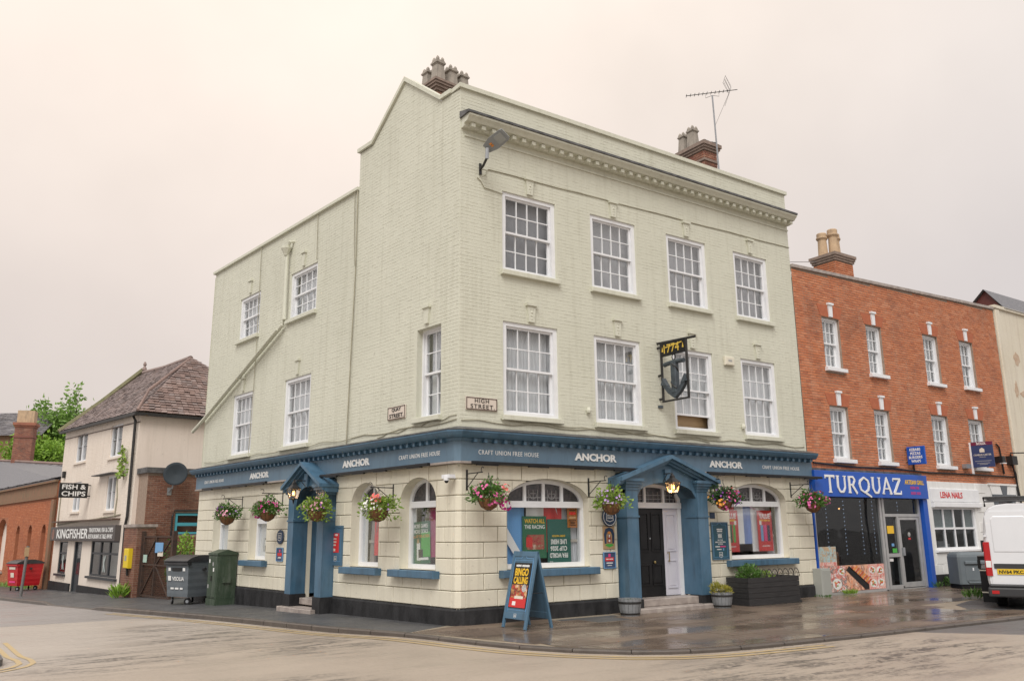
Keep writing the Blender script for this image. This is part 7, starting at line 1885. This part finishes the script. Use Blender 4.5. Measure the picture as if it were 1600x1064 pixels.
def gate():
    B = FL @ Vector((-17, -.02, -.35)); t = thing('iron_gate', 'rusty black mesh gate with notices between brick pier and pub', 'gate', B)
    fr = Matrix.Translation(-B) @ FL; I = pm('rusty black iron', (.03, .022, .018), (.08, .04, .025), 10, .8, .3, 50)
    x0, x1, z0, z1 = -18.25, -15.5, -.32, 1.66
    mb = MB()
    for x in (x0, -17.0, x1): mb.box(x-.03, x+.03, -.03, .03, z0, z1+.02)
    for i, z in enumerate((z0, .72, z1)): mb.box(x0+.03, x1-.03, -.026+.002*i, .026, z-.025, z+.025)
    prism_bar(mb, (-18.2, .72), (-17.05, 1.62), .04, -.02, .018); prism_bar(mb, (-16.95, .72), (-15.55, 1.62), .04, -.02, .018); prism_bar(mb, (-18.2, -.28), (-17.05, .7), .04, -.02, .018); prism_bar(mb, (-16.95, .7), (-15.55, -.28), .04, -.02, .018)
    mb.build('gate_frame', I, t, fr)
    mb = MB(); x = x0+.05
    while x < x1: mb.tube([(x, .03, z0), (x, .03, z1)], .005, 4, cap=False); x += .075
    z = z0+.06
    while z < z1: mb.tube([(x0, .038, z), (x1, .038, z)], .005, 4, cap=False); z += .075
    tag(mb.build('mesh_wires', I, t, fr), kind='stuff')
    for x in (-18.45, -15.32):
        mb = MB(); mb.box(x-.07, x+.07, -.07, .07, -.5, 1.85); mb.build('gate_post', I, t, fr)
    for x, z, w, h, m in ((-16.6, 1.30, .75, .34, F_SKY), (-16.45, 1.10, .5, .16, F_CREAM), (-17.95, .92, .36, .26, flat('print mint', (.42, .58, .50)))):
        mb = MB(); mb.box(x-w/2, x+w/2, -.05, -.035, z-h/2, z+h/2); mb.build('notice', m, t, fr)
    t = thing('yellow_box', 'yellow meter box on the brick pier by the gate', 'utility box', FL @ Vector((-18.9, -.25, .92)), ROTL)
    mb = MB(); mb.slab(-.24, .24, -.16, 0, -.34, .34, .02); mb.build('case', flat('yellow box paint', (.75, .55, .02)), t); mb = MB(); mb.box(-.08, .10, -.168, -.158, -.08, .10); mb.build('label', F_GREY, t); mb = MB(); mb.tube([(0, -.08, -.34), (0, -.05, -.6)], .04, 6); mb.build('cable_gland', M['iron'], t)
gate()
def dish():
    fr = FL @ Matrix.Translation((-18.98, .95, 3.30)); P = fr @ Vector((0, 0, 0))
    t = thing('satellite_dish', 'big dark grey satellite dish on the brick extension', 'satellite dish', P, ROTL+pi/2)
    dm = flat('dark grey dish mesh', (.024, .034, .042), .8)
    mb = MB(); n = 32; pr = [(.0001, .12), (.12, .112), (.24, .085), (.34, .048), (.42, 0), (.43, .0), (.43, -.015), (.34, .03), (.0001, .1)]; mb.lathe(pr, n)
    R = Matrix.Translation((0, -.52, .60)) @ Matrix.Rotation(radians(-38), 4, 'Z') @ Matrix.Rotation(radians(-75), 4, 'X') 
    R = Matrix.Translation((0, -.52, .62)) @ Matrix.Rotation(radians(-30), 4, 'Z') @ Matrix.Rotation(radians(82), 4, 'X') @ Matrix.Rotation(pi, 4, 'X')
    mb.build('reflector', dm, t, R, smooth=True)
    mb = MB(); mb.tube([(0, 0, -.02), (0, -.30, .10), (0, -.42, .50)], .03, 8); mb.box(-.08, .08, -.02, .0, -.14, .14); mb.build('mount', M['galv'], t)
dish()
# ------------------------------------------------------------------ plants at ground level
def tuft(name, label, cat, P, r, h, n, m, L=.2, W=.03, seed=1):
    random.seed(seed); t = thing(name, label, cat, P); mb = MB()
    for i in range(n):
        a = random.uniform(0, 2*pi); rr = r*sqrt(random.random()); p = Vector((rr*cos(a)*.6, rr*sin(a)*.6, random.uniform(0, h*.55)))
        leaf(mb, p, Vector((cos(a)*.8, sin(a)*.8, 1.1))+rdir()*.4, L*random.uniform(.6, 1.2), W)
    mb.build('leaves', M[m], t)
P = FL @ Vector((-18.75, -.55, -.44)); tuft('fern', 'bright green fern growing at the foot of the brick gate pier', 'plant', P, .35, .5, 150, 'treeleaf', .32, .06, 3)
tuft('weed', 'tuft of grass growing under the food posters of the blue shop', 'plant', (12.15, -.12, 0), .30, .12, 120, 'treeleaf', .14, .02, 5)
tuft('weed', 'low weeds at the foot of the grey box by the blue shop', 'plant', (10.85, -.20, 0), .35, .06, 80, 'leaf', .08, .02, 6)
tuft('weed', 'weed at the foot of the blue shopfront pillar', 'plant', (16.35, -.2, 0), .2, .2, 60, 'leaf', .14, .02, 7)
tuft('weed', 'weed between white shop and grey post box', 'plant', (17.1, -.18, 0), .2, .4, 90, 'leaf', .16, .03, 8)
tuft('weed', 'patch of weeds beneath the white van bumper', 'plant', (13.2, -2.9, 0), .35, .25, 120, 'leaf', .2, .03, 9)
def bush(label, P, rx, ry, rz_, n, m, seed, trunk=True):
    random.seed(seed); t = thing('shrub', label, 'shrub', P); mb = MB()
    cl = [(rdir()*.6, random.uniform(.3, .55)) for k in range(12)]
    for i in range(n):
        c, r = random.choice(cl); q = c+rdir()*r*random.uniform(.5, 1); p = Vector((q.x*rx, q.y*ry, rz_+q.z*rz_)); leaf(mb, p, q+rdir(), random.uniform(.08, .15), random.uniform(.05, .09))
    mb.build('foliage', M[m], t); mb = MB()
    for k in range(4): a = k*1.6; mb.tube([(0, 0, 0), (.2*cos(a)*rx, .2*sin(a)*ry, rz_*.7), (.5*cos(a)*rx, .5*sin(a)*ry, rz_*1.2)], .03, 6, r2=.012)
    mb.build('stem', M['wood'], t)
P = FL @ Vector((-16.3, .85, -.3)); bush('bright green shrub beside the pub wall behind the grey bin', P, .75, .6, 1.12, 900, 'treeleaf', 12)
P = FL @ Vector((-17.6, 1.2, -.35)); bush('dark climbing shrub behind the gate under the turquoise window', P, .75, .5, 1.15, 800, 'leaf', 13)
P = FL @ Vector((-21.25, -.12, 3.9)); 
random.seed(14); t = thing('climbing_plant', 'thin yellow green climber sprouting from the chip shop wall by the drainpipe', 'plant', P, ROTL); mb = MB()
for i in range(110): z = random.uniform(0, 1.15); leaf(mb, Vector((random.uniform(-.28, .22)*(1.2-z*.6) + (.5-z*.4)*.4, random.uniform(-.12, .02), z)), rdir(), .17, .10)
mb.build('leaves', M['lime'], t); mb = MB(); mb.tube([(.3, 0, -.1), (.15, -.04, .4), (-.1, -.05, 1.1)], .02, 5); mb.build('stem', M['wood'], t)
random.seed(15); P = FL @ Vector((-33, -1.5, 0)); 
gr = MB()
for i in range(500): q = FL @ Vector((-38+random.uniform(-6, 5.5), -.35+random.uniform(-.3, .3), 0)); leaf(gr, Vector((q.x, q.y, gz(q.x, q.y))), Vector((0, 0, 1))+rdir()*.5, random.uniform(.1, .35), .03)
tag(gr.build('grass', M['treeleaf2']), 'rough grass along the foot of the orange brick building', 'grass', kind='stuff')
def tree(label, P, H, R, n, m, seed, limbs=9, low=.25, leafs=.34, kf=1.32):
    top = CAM.z+(P[2]+H-CAM.z)*kf; P = (CAM.x+(P[0]-CAM.x)*kf, CAM.y+(P[1]-CAM.y)*kf, P[2]); H = top-P[2]; R *= kf; leafs *= kf
    random.seed(seed); t = thing('tree', label, 'tree', P, 0, 'trees behind the roofs on the left'); mb = MB()
    mb.tube([(0, 0, 0), (.1, .05, H*.35), (.05, .1, H*.75)], .28, 8, r2=.06); tips = []
    for k in range(limbs):
        a = k*2.4+random.uniform(-.4, .4); h0 = H*random.uniform(low, .7); e = Vector((cos(a)*R*random.uniform(.5, .95), sin(a)*R*random.uniform(.5, .95), h0+H*random.uniform(.08, .34)))
        mb.tube([(.05, .05, h0), tuple(e*.5+Vector((0, 0, h0*.55))), tuple(e)], .09, 5, r2=.02); tips.append(e)
        for j in range(3): f = e+Vector((random.uniform(-1, 1)*R*.35, random.uniform(-1, 1)*R*.35, random.uniform(-.1, .14)*H)); mb.tube([tuple(e*.75+Vector((0, 0, h0*.25))), tuple(f)], .03, 4, r2=.01); tips.append(f)
    tips.append(Vector((0, 0, H*.92))); mb.build('trunk', M['wood'], t); cr = MB()
    for i in range(n):
        c = random.choice(tips); d = rdir(); p = c+Vector((d.x*R*.32, d.y*R*.32, d.z*H*.085))*random.uniform(.2, 1.05); leaf(cr, p, d+rdir()*.7+Vector((0, 0, -.3)), leafs*random.uniform(.6, 1.2), leafs*.55)
    cr.build('crown', M[m], t)
tree('bright green bushy tree rising behind the brick chimney', (-2.75, 53.0, -1.1), 9.9, 1.9, 9000, 'treeleaf', 41, 16, .35, .34)
tree('taller looser green tree behind the bright green one', (-2.0, 56.0, -1.1), 11.6, 1.7, 4200, 'treeleaf2', 42, 11, .45, .34)
tree('sparse tree with a thin leaning top against the sky beside the tiled roof', (-.3, 56.5, -1.1), 12.2, 1.3, 900, 'treeleaf2', 43, 8, .5, .34)
tree('lower green tree between brick chimney and slate roof', (-4.6, 58, -1.1), 8.9, 1.2, 1800, 'treeleaf', 44, 8, .4, .34)

# ------------------------------------------------------------------ right hand side of the street
def projecting_sign():
    t = thing('projecting_sign', 'blue projecting KEBABS PIZZAS BURGERS WRAPS sign on the red brick wall', 'sign', (15.8, 0, 3.86), -pi/2)
    mb = MB(); mb.slab(.06, .62, -.03, .03, -.27, .27, .008); mb.build('board', F_BLUE, t)
    for i, s in enumerate(('KEBABS', 'PIZZAS', 'BURGERS', 'WRAPS')): lettering(s, (.34, .32, .42, .30)[i], .085, F_WHITE, t, (.33, -.031, .175-i*.115), None, .003, .03)
    mb = MB(); mb.tube([(.0, 0, -.18), (.34, 0, -.20), (.34, 0, -.26)], .015, 6); mb.tube([(.0, 0, .2), (.1, 0, .2)], .015, 6); mb.build('bracket', M['iron'], t)
    t = thing('estate_agent_board', 'navy and maroon SOLD board standing out from the red brick wall', 'sign board', (19.6, 0, 4.06), -pi/2+.12)
    mb = MB(); mb.slab(.05, .72, -.012, .012, -.42, .40, .004); mb.build('board', flat('agent navy', (.03, .05, .14)), t)
    mb = MB(); mb.box(.05, .72, -.014, -.01, .29, .40); mb.build('sold_strip', F_MAROON, t)
    lettering('SOLD.', .30, .075, F_WHITE, t, (.385, -.015, .345), None, .002, .03); lettering('CHARLES CARTER', .54, .055, F_CREAM, t, (.385, -.013, -.02), None, .002, .01)
    mb = MB(); mb.prism([(.31, .06), (.46, .06), (.46, .16), (.385, .21), (.31, .16)], -.016, -.011); mb.build('house_emblem', F_CREAM, t)
    for z, w in ((-.09, .2), (-.22, .5), (-.29, .4), (-.33, .25)): mb = MB(); mb.box(.385-w/2, .385+w/2, -.0145, -.011, z-.008, z+.008); mb.build('small_print', F_GREY, t)
    mb = MB(); mb.box(.0, .06, -.02, .02, -.62, .40); mb.build('post', M['white'], t)
    t = thing('flood_lamp', 'small dark flood lamp beside the estate agent board', 'lamp', (21.25, 0, 3.85)); mb = MB(); mb.slab(-.12, .12, -.28, -.02, .0, .22, .02); mb.build('case', M['black'], t); mb = MB(); mb.box(-.10, .10, -.30, -.16, -.03, .0); mb.build('lens', M['white'], t)
    t = thing('overhead_cable', 'black cable crossing to the right from the brick wall', 'cable', (22.1, -.1, 4.22)); mb = MB(); mb.tube([(0, 0, 0), (4, -2.6, .10), (9, -6, .35)], .022, 6); mb.build('wire', M['darkcable'], t)
projecting_sign()
def meter_box():
    t = thing('utility_box', 'low grey utility box at the join of pub and blue shop', 'utility box', (10.98, -.16, 0))
    G = flat('pale grey box', (.36, .37, .34)); mb = MB(); mb.slab(-.20, .20, -.13, .13, 0, .72, .012); mb.build('case', G, t); mb = MB(); mb.slab(-.17, .17, -.142, -.13, .05, .68, .006); mb.build('door', G, t)
meter_box()
def post_box():
    P = Vector((16.72, -.98, 0)); t = thing('post_drop_box', 'squat slate grey drop box on a black base before the white nail shop', 'post box', P, -.55)
    G = pm('slate grey drop box', (.125, .15, .165), (.15, .175, .19), 3, .5, .08)
    mb = MB(); w, d = .90, .62; prof = []
    for z, e in ((.14, 0), (.9, .0), (.97, .02), (1.02, .06), (1.04, .12)): prof.append((z, e))
    prev = None
    for z, e in prof:
        q = [(-w/2+e, -d/2+e), (w/2-e, -d/2+e), (w/2-e, d/2-e), (-w/2+e, d/2-e)]; c = .05
        q = [p for i, (x, y) in enumerate(q) for p in (((x+c*(1 if x < 0 else -1), y), (x, y+c*(1 if y < 0 else -1))) if i in (1, 3) else ((x, y+c*(1 if y < 0 else -1)), (x+c*(1 if x < 0 else -1), y)))]
        if prev:
            for k in range(8): j = (k+1) % 8; mb.face([(*prev[1][k], prev[0]), (*prev[1][j], prev[0]), (*q[j], z), (*q[k], z)])
        prev = (z, q)
    mb.face([(*p, prev[0]) for p in prev[1]]); mb.build('body', G, t)
    mb = MB(); mb.box(-w/2+.03, w/2-.03, -d/2+.03, d/2-.03, 0, .14); mb.build('base', M['black'], t)
    mb = MB(); mb.slab(-.28, .36, -d/2-.06, -d/2+.0, .70, .78, .012); mb.build('slot_hood', G, t)
    mb = MB(); mb.tube([(-.24, -d/2-.012, .24), (-.2, -d/2-.012, .18), (.34, -d/2-.012, .18), (.38, -d/2-.012, .22)], .014, 6); mb.build('door_line', G, t)
    mb = MB(); mb.slab(-.27, .36, -d/2-.010, -d/2+.0, .24, .66, .008); dd = mb.build('front_plate', G, t); mb = MB(); mb.box(-.06, -.02, -d/2-.018, -d/2-.008, .52, .60); mb.build('lock', M['white'], dd)
post_box()
def litter_bin():
    t = thing('litter_bin', 'black litter bin with cream bands half hidden by the white van', 'bin', (12.78, -3.62, 0), .45)
    t.scale = (.92, .92, .90)
    mb = MB(); w = .27; mb.slab(-w, w, -w, w, .0, .86, .03); mb.build('body', M['black'], t)
    for x, y in ((-1, -1), (1, -1), (1, 1), (-1, 1)):
        mb = MB(); mb.box(x*w-.03, x*w+.03, y*w-.03, y*w+.03, .86, 1.08); mb.build('corner_post', M['black'], t)
    mb = MB(); mb.slab(-w-.02, w+.02, -w-.02, w+.02, 1.08, 1.18, .02); mb.build('hood', M['black'], t)
    for z in (.24, .80): mb = MB(); mb.box(-w-.006, w+.006, -w-.006, w+.006, z, z+.03); mb.build('band', F_CREAM, t)
    mb = MB(); mb.box(-w+.03, w-.03, -w+.06, w-.06, .86, .96); mb.build('liner', F_GREY, t)
litter_bin()
def van():
    yaw = radians(24.5); O = Vector((10.86, -4.47, 0)); t = thing('white_van', 'white panel van with a roof rack seen from behind', 'van', O, yaw)
    # local: x forwards, y left; origin at the rear left corner, body towards -y
    W, Ln = 2.02, 5.1; PW = pm('white van paint', (.74, .75, .77), (.70, .71, .73), 1.5, .25, .02, 10)
    def half(x, wz):
        return x
    zs = [(.46, .02), (.60, .0), (1.0, .0), (1.5, .015), (1.85, .05), (2.05, .10), (2.16, .17), (2.22, .30), (2.25, .55)]
    xs = [(.0, 0), (.06, 0), (3.2, 0), (3.9, .02), (4.3, .06)]
    mb = MB(); ring = [(-i, z) for z, i in zs]; ring2 = [(-W+i, z) for z, i in reversed(zs)]; sect = ring + ring2; n = len(sect)
    def sec(x, inset=.0, top=0): return [(x, y*(1)+(-inset if y > -W/2 else inset), z-top*(z-.46)) for y, z in sect]
    S = [sec(0, .05, .012), sec(.05, .01, .004), sec(.14), sec(3.3), sec(3.7, .02, .02)]
    b = 0
    for s in S: mb.v += s
    for i in range(len(S)-1):
        for k in range(n): j = (k+1) % n; mb.f.append((i*n+k, (i+1)*n+k, (i+1)*n+j, i*n+j)); mb.m.append(0)
    mb.f.append(tuple(range(n))); mb.m.append(0)
    # cab and bonnet
    cab = [sec(3.7, .02, .02)]
    F = [(3.7, 1.0), (4.25, .80), (4.55, .38), (5.2, .30)]
    base = len(mb.v)
    for x, kz in F:
        mb.v += [(x, (y if x < 4.5 else -W/2+(y+W/2)*.94), .46+(z-.02-.46)*kz) for y, z in sect]
    for i in range(len(F)-1):
        for k in range(n): j = (k+1) % n; mb.f.append((base+i*n+k, base+(i+1)*n+k, base+(i+1)*n+j, base+i*n+j)); mb.m.append(0)
    mb.f.append(tuple(base+(len(F)-1)*n+k for k in reversed(range(n)))); mb.m.append(0)
    mb.build('body', PW, t, smooth=False)
    D_ = flat('van grey plastic', (.035, .036, .038)); RE = flat('tail lamp red', (.45, .012, .015), .15)
    # rear doors: x = 0 face, seen from behind left is +y
    for a, c, nm in ((-.09, -1.00, 'left'), (-1.02, -1.93, 'right')):
        mb = MB(); e = .05; z0, z1 = .52, 2.08
        O_ = [(a, z0), (a, z1-.10), (a-.08, z1), (c+.08, z1), (c, z1-.10) if nm == 'right' else (c, z1), (c, z0)]
        m2 = MB(); m2.v = [(-.012, y, z) for y, z in O_] + [(.04, y, z) for y, z in O_]; q = len(O_); m2.f = [tuple(range(q))[::-1]] + [(i, (i+1) % q, q+(i+1) % q, q+i) for i in range(q)]; m2.m = [0]*len(m2.f)
        d = m2.build('rear_door', PW, t)
        for zA, zB in ((1.20, 1.98), (.62, 1.10)) if True else ():
            P = [(a-.10, zA), (a-.10, zB-.06), (a-.16, zB), (c+.16, zB), (c+.10, zB-.06), (c+.10, zA+.05), (c+.15, zA), (a-.15, zA)]
            if zB < 1.15: continue
            m3 = MB(); I = [(y+(.02 if y < (a+c)/2 else -.02), z+(.02 if z < (zA+zB)/2 else -.02)) for y, z in P]; k = len(P)
            for i in range(k): j = (i+1) % k; m3.face([(-.012, *P[i]), (-.012, *P[j]), (-.022, *I[j]), (-.022, *I[i])])
            m3.face([(-.022, *p) for p in I]); m3.build('door_pressing', PW, d)
    mb = MB(); mb.box(-.025, -.004, -1.016, -1.004, .52, 2.08); mb.build('door_gap', D_, t)
    mb = MB(); mb.box(-.03, -.0, -.78, -.16, .86, .96); mb.build('plate_light_bar', D_, t)
    mb = MB(); mb.box(-.03, -.012, -.735, -.205, .735, .85); pl = mb.build('number_plate', flat('yellow plate', (.75, .50, .02)), t)
    q = text_mesh('NV64 PKC', .46, .075, .003, .03); q.xf(Matrix.Rotation(-pi/2, 4, 'Z')); q.build('lettering', F_BLACK, pl, None, (-.031, -.47, .79))
    for y in (.0, -W):
        s = 1 if y == 0 else -1
        mb = MB(); mb.slab(-.03, .08, 0, .13, .70, 1.42, .02); mb.v = [(x, y-s*.0-s*(yy)+ (s*.01), z) for x, yy, z in mb.v]; tl = mb.build('tail_light', RE, t)
        mb = MB(); mb.box(-.035, -.01, y-s*.11, y-s*.01, .88, 1.02); mb.build('indicator_lens', F_ORANGE if False else F_WHITE, tl)
    mb = MB(); mb.box(-.12, .35, -W-.01, .01, .26, .46); mb.box(-.07, .10, -W+.02, -.02, .46, .53); mb.build('bumper', D_, t, bevel=.03)
    mb = MB(); mb.box(-.13, -.118, -.2, -.06, .33, .40); mb.build('reflector', RE, t)
    mb = MB(); mb.lathe([(.0001, 0), (.05, .0), (.05, .02)], 12); mb.xf(Matrix.Rotation(-pi/2, 4, 'Y')); mb.build('towing_eye', M['galv'], t, None, (-.12, -.85, .32))
    for x in (.85, 4.1):
        for y in (-.20, -W+.20):
            mb = MB(); mb.lathe([(.18, -.11), (.31, -.11), (.34, -.08), (.34, .08), (.31, .11), (.18, .11)], 24); mb.xf(Matrix.Translation((x, y, .34)) @ Matrix.Rotation(pi/2, 4, 'X')); w = mb.build('wheel', M['black'], t)
            mb = MB(); mb.lathe([(.0001, -.07), (.18, -.09), (.18, .09), (.0001, .07)], 16); mb.xf(Matrix.Translation((x, y, .34)) @ Matrix.Rotation(pi/2, 4, 'X')); mb.build('rim', M['galv'], w)
    mb = MB(); mb.box(.3, 4.6, -W+.15, -.15, .24, .46); mb.build('underside', D_, t)
    mb = MB(); mb.tube([(.25, -.12, 2.20), (.10, -.12, 2.38), (3.0, -.12, 2.40)], .022, 6); mb.tube([(.25, -W+.12, 2.20), (.10, -W+.12, 2.38), (3.0, -W+.12, 2.40)], .022, 6)
    for x in (.10, .9, 1.7, 2.5): mb.tube([(x, -.12, 2.39), (x, -W+.12, 2.39)], .02, 6)
    mb.tube([(.10, -.12, 2.30), (.10, -W+.12, 2.30)], .02, 6); mb.build('roof_rack', M['iron'], t)
    for s, yy in ((1, -.02), (-1, -W+.02)):
        mb = MB(); mb.slab(4.0, 4.2, yy*1-.02+(.0 if s < 0 else .02), yy+.22*s if s > 0 else yy-.0+.001, 1.1, 1.4, .02) if False else mb.box(4.0, 4.15, min(yy, yy+s*.24), max(yy, yy+s*.24), 1.1, 1.4); mb.build('wing_mirror', D_, t)
    mb = MB(); mb.face([(3.72, -.16, 2.12), (3.72, -W+.16, 2.12), (4.42, -W+.14, 1.42), (4.42, -.14, 1.42)]); mb.build('windscreen', M['leadglass'], t)
    for zz in (1.55,): 
        mb = MB(); mb.box(-.02, .03, -.085, -.03, zz-.02, zz+.02); mb.build('hinge', PW, t)
van()
def info_sign():
    t = thing('parking_sign', 'small white and blue parking sign on a post behind the van', 'sign', (17.6, -2.6, 0)); mb = MB(); mb.tube([(0, 0, 0), (0, 0, 2.75)], .038, 8); mb.build('pole', M['galv'], t)
    mb = MB(); mb.slab(-.2, .2, -.06, -.045, 2.15, 2.78, .006); mb.xf(Matrix.Rotation(-.5, 4, 'Z')); o = mb.build('plate', M['white'], t); mb = MB(); mb.box(-.18, -.02, -.064, -.058, 2.52, 2.74); mb.xf(Matrix.Rotation(-.5, 4, 'Z')); mb.build('blue_panel', F_SKY, t)
info_sign()
# ------------------------------------------------------------------ television aerial
def aerial():
    P = Vector((11.20, 2.45, 11.3)); t = thing('television_aerial', 'television aerial on a tall thin mast beside the right chimney', 'aerial', P)
    mb = MB(); mb.tube([(0, 0, -.3), (-.06, .03, 2.0), (-.30, -.12, 4.22)], .026, 8); mb.build('mast', M['galv'], t)
    A = Vector((-.30, -.12, 4.22)); d = (Vector((11.14, 1.39, 15.87))-Vector((10.21, 2.14, 15.47))); d.z = .10; d.normalize(); s = d.cross(Vector((0, 0, 1))).normalized(); Bm = A+Vector((0, 0, .10))
    mb = MB(); a, b = Bm-d*.85, Bm+d*.82; mb.tube([a, b], .012, 6)
    mb.build('boom', M['iron'], t); mb = MB()
    for k in range(11): p = a.lerp(b, k/12.5+.01); mb.tube([p-s*.11, p+s*.11], .007, 4); mb.tube([p-Vector((0, 0, .035)), p+Vector((0, 0, .035))], .009, 4)
    mb.build('directors', M['iron'], t)
    mb = MB(); c = a.lerp(b, .86)
    for sg in (1, -1):
        u = (Vector((0, 0, sg))*.9 - d*.35).normalized()
        for k in range(6): p = c+u*(.04+.08*k); mb.tube([p-s*.22, p+s*.22], .005, 4)
        for q in (-.22, 0, .22): mb.tube([c+s*q+u*.02, c+s*q+u*.46], .006, 4)
    mb.build('reflector_grid', M['iron'], t)
    mb = MB(); q = Bm+d*.22; mb.tube([A, A+d*.22+Vector((0, 0, -.06)), q], .008, 4); mb.tube([A, A-d*.22+Vector((0, 0, -.06)), Bm-d*.22], .008, 4); mb.build('cradle', M['iron'], t)
    mb = MB(); mb.tube([c, A+Vector((.15, .1, -1.0)), A+Vector((.14, .09, -1.5))], .006, 4); mb.build('coax_cable', M['darkcable'], t)
    mb = MB(); mb.tube([(-.28, .0, .3), (.05, 0, .3)], .02, 5); mb.build('wall_clamp', M['iron'], t)
aerial()
bpy.context.view_layer.update()
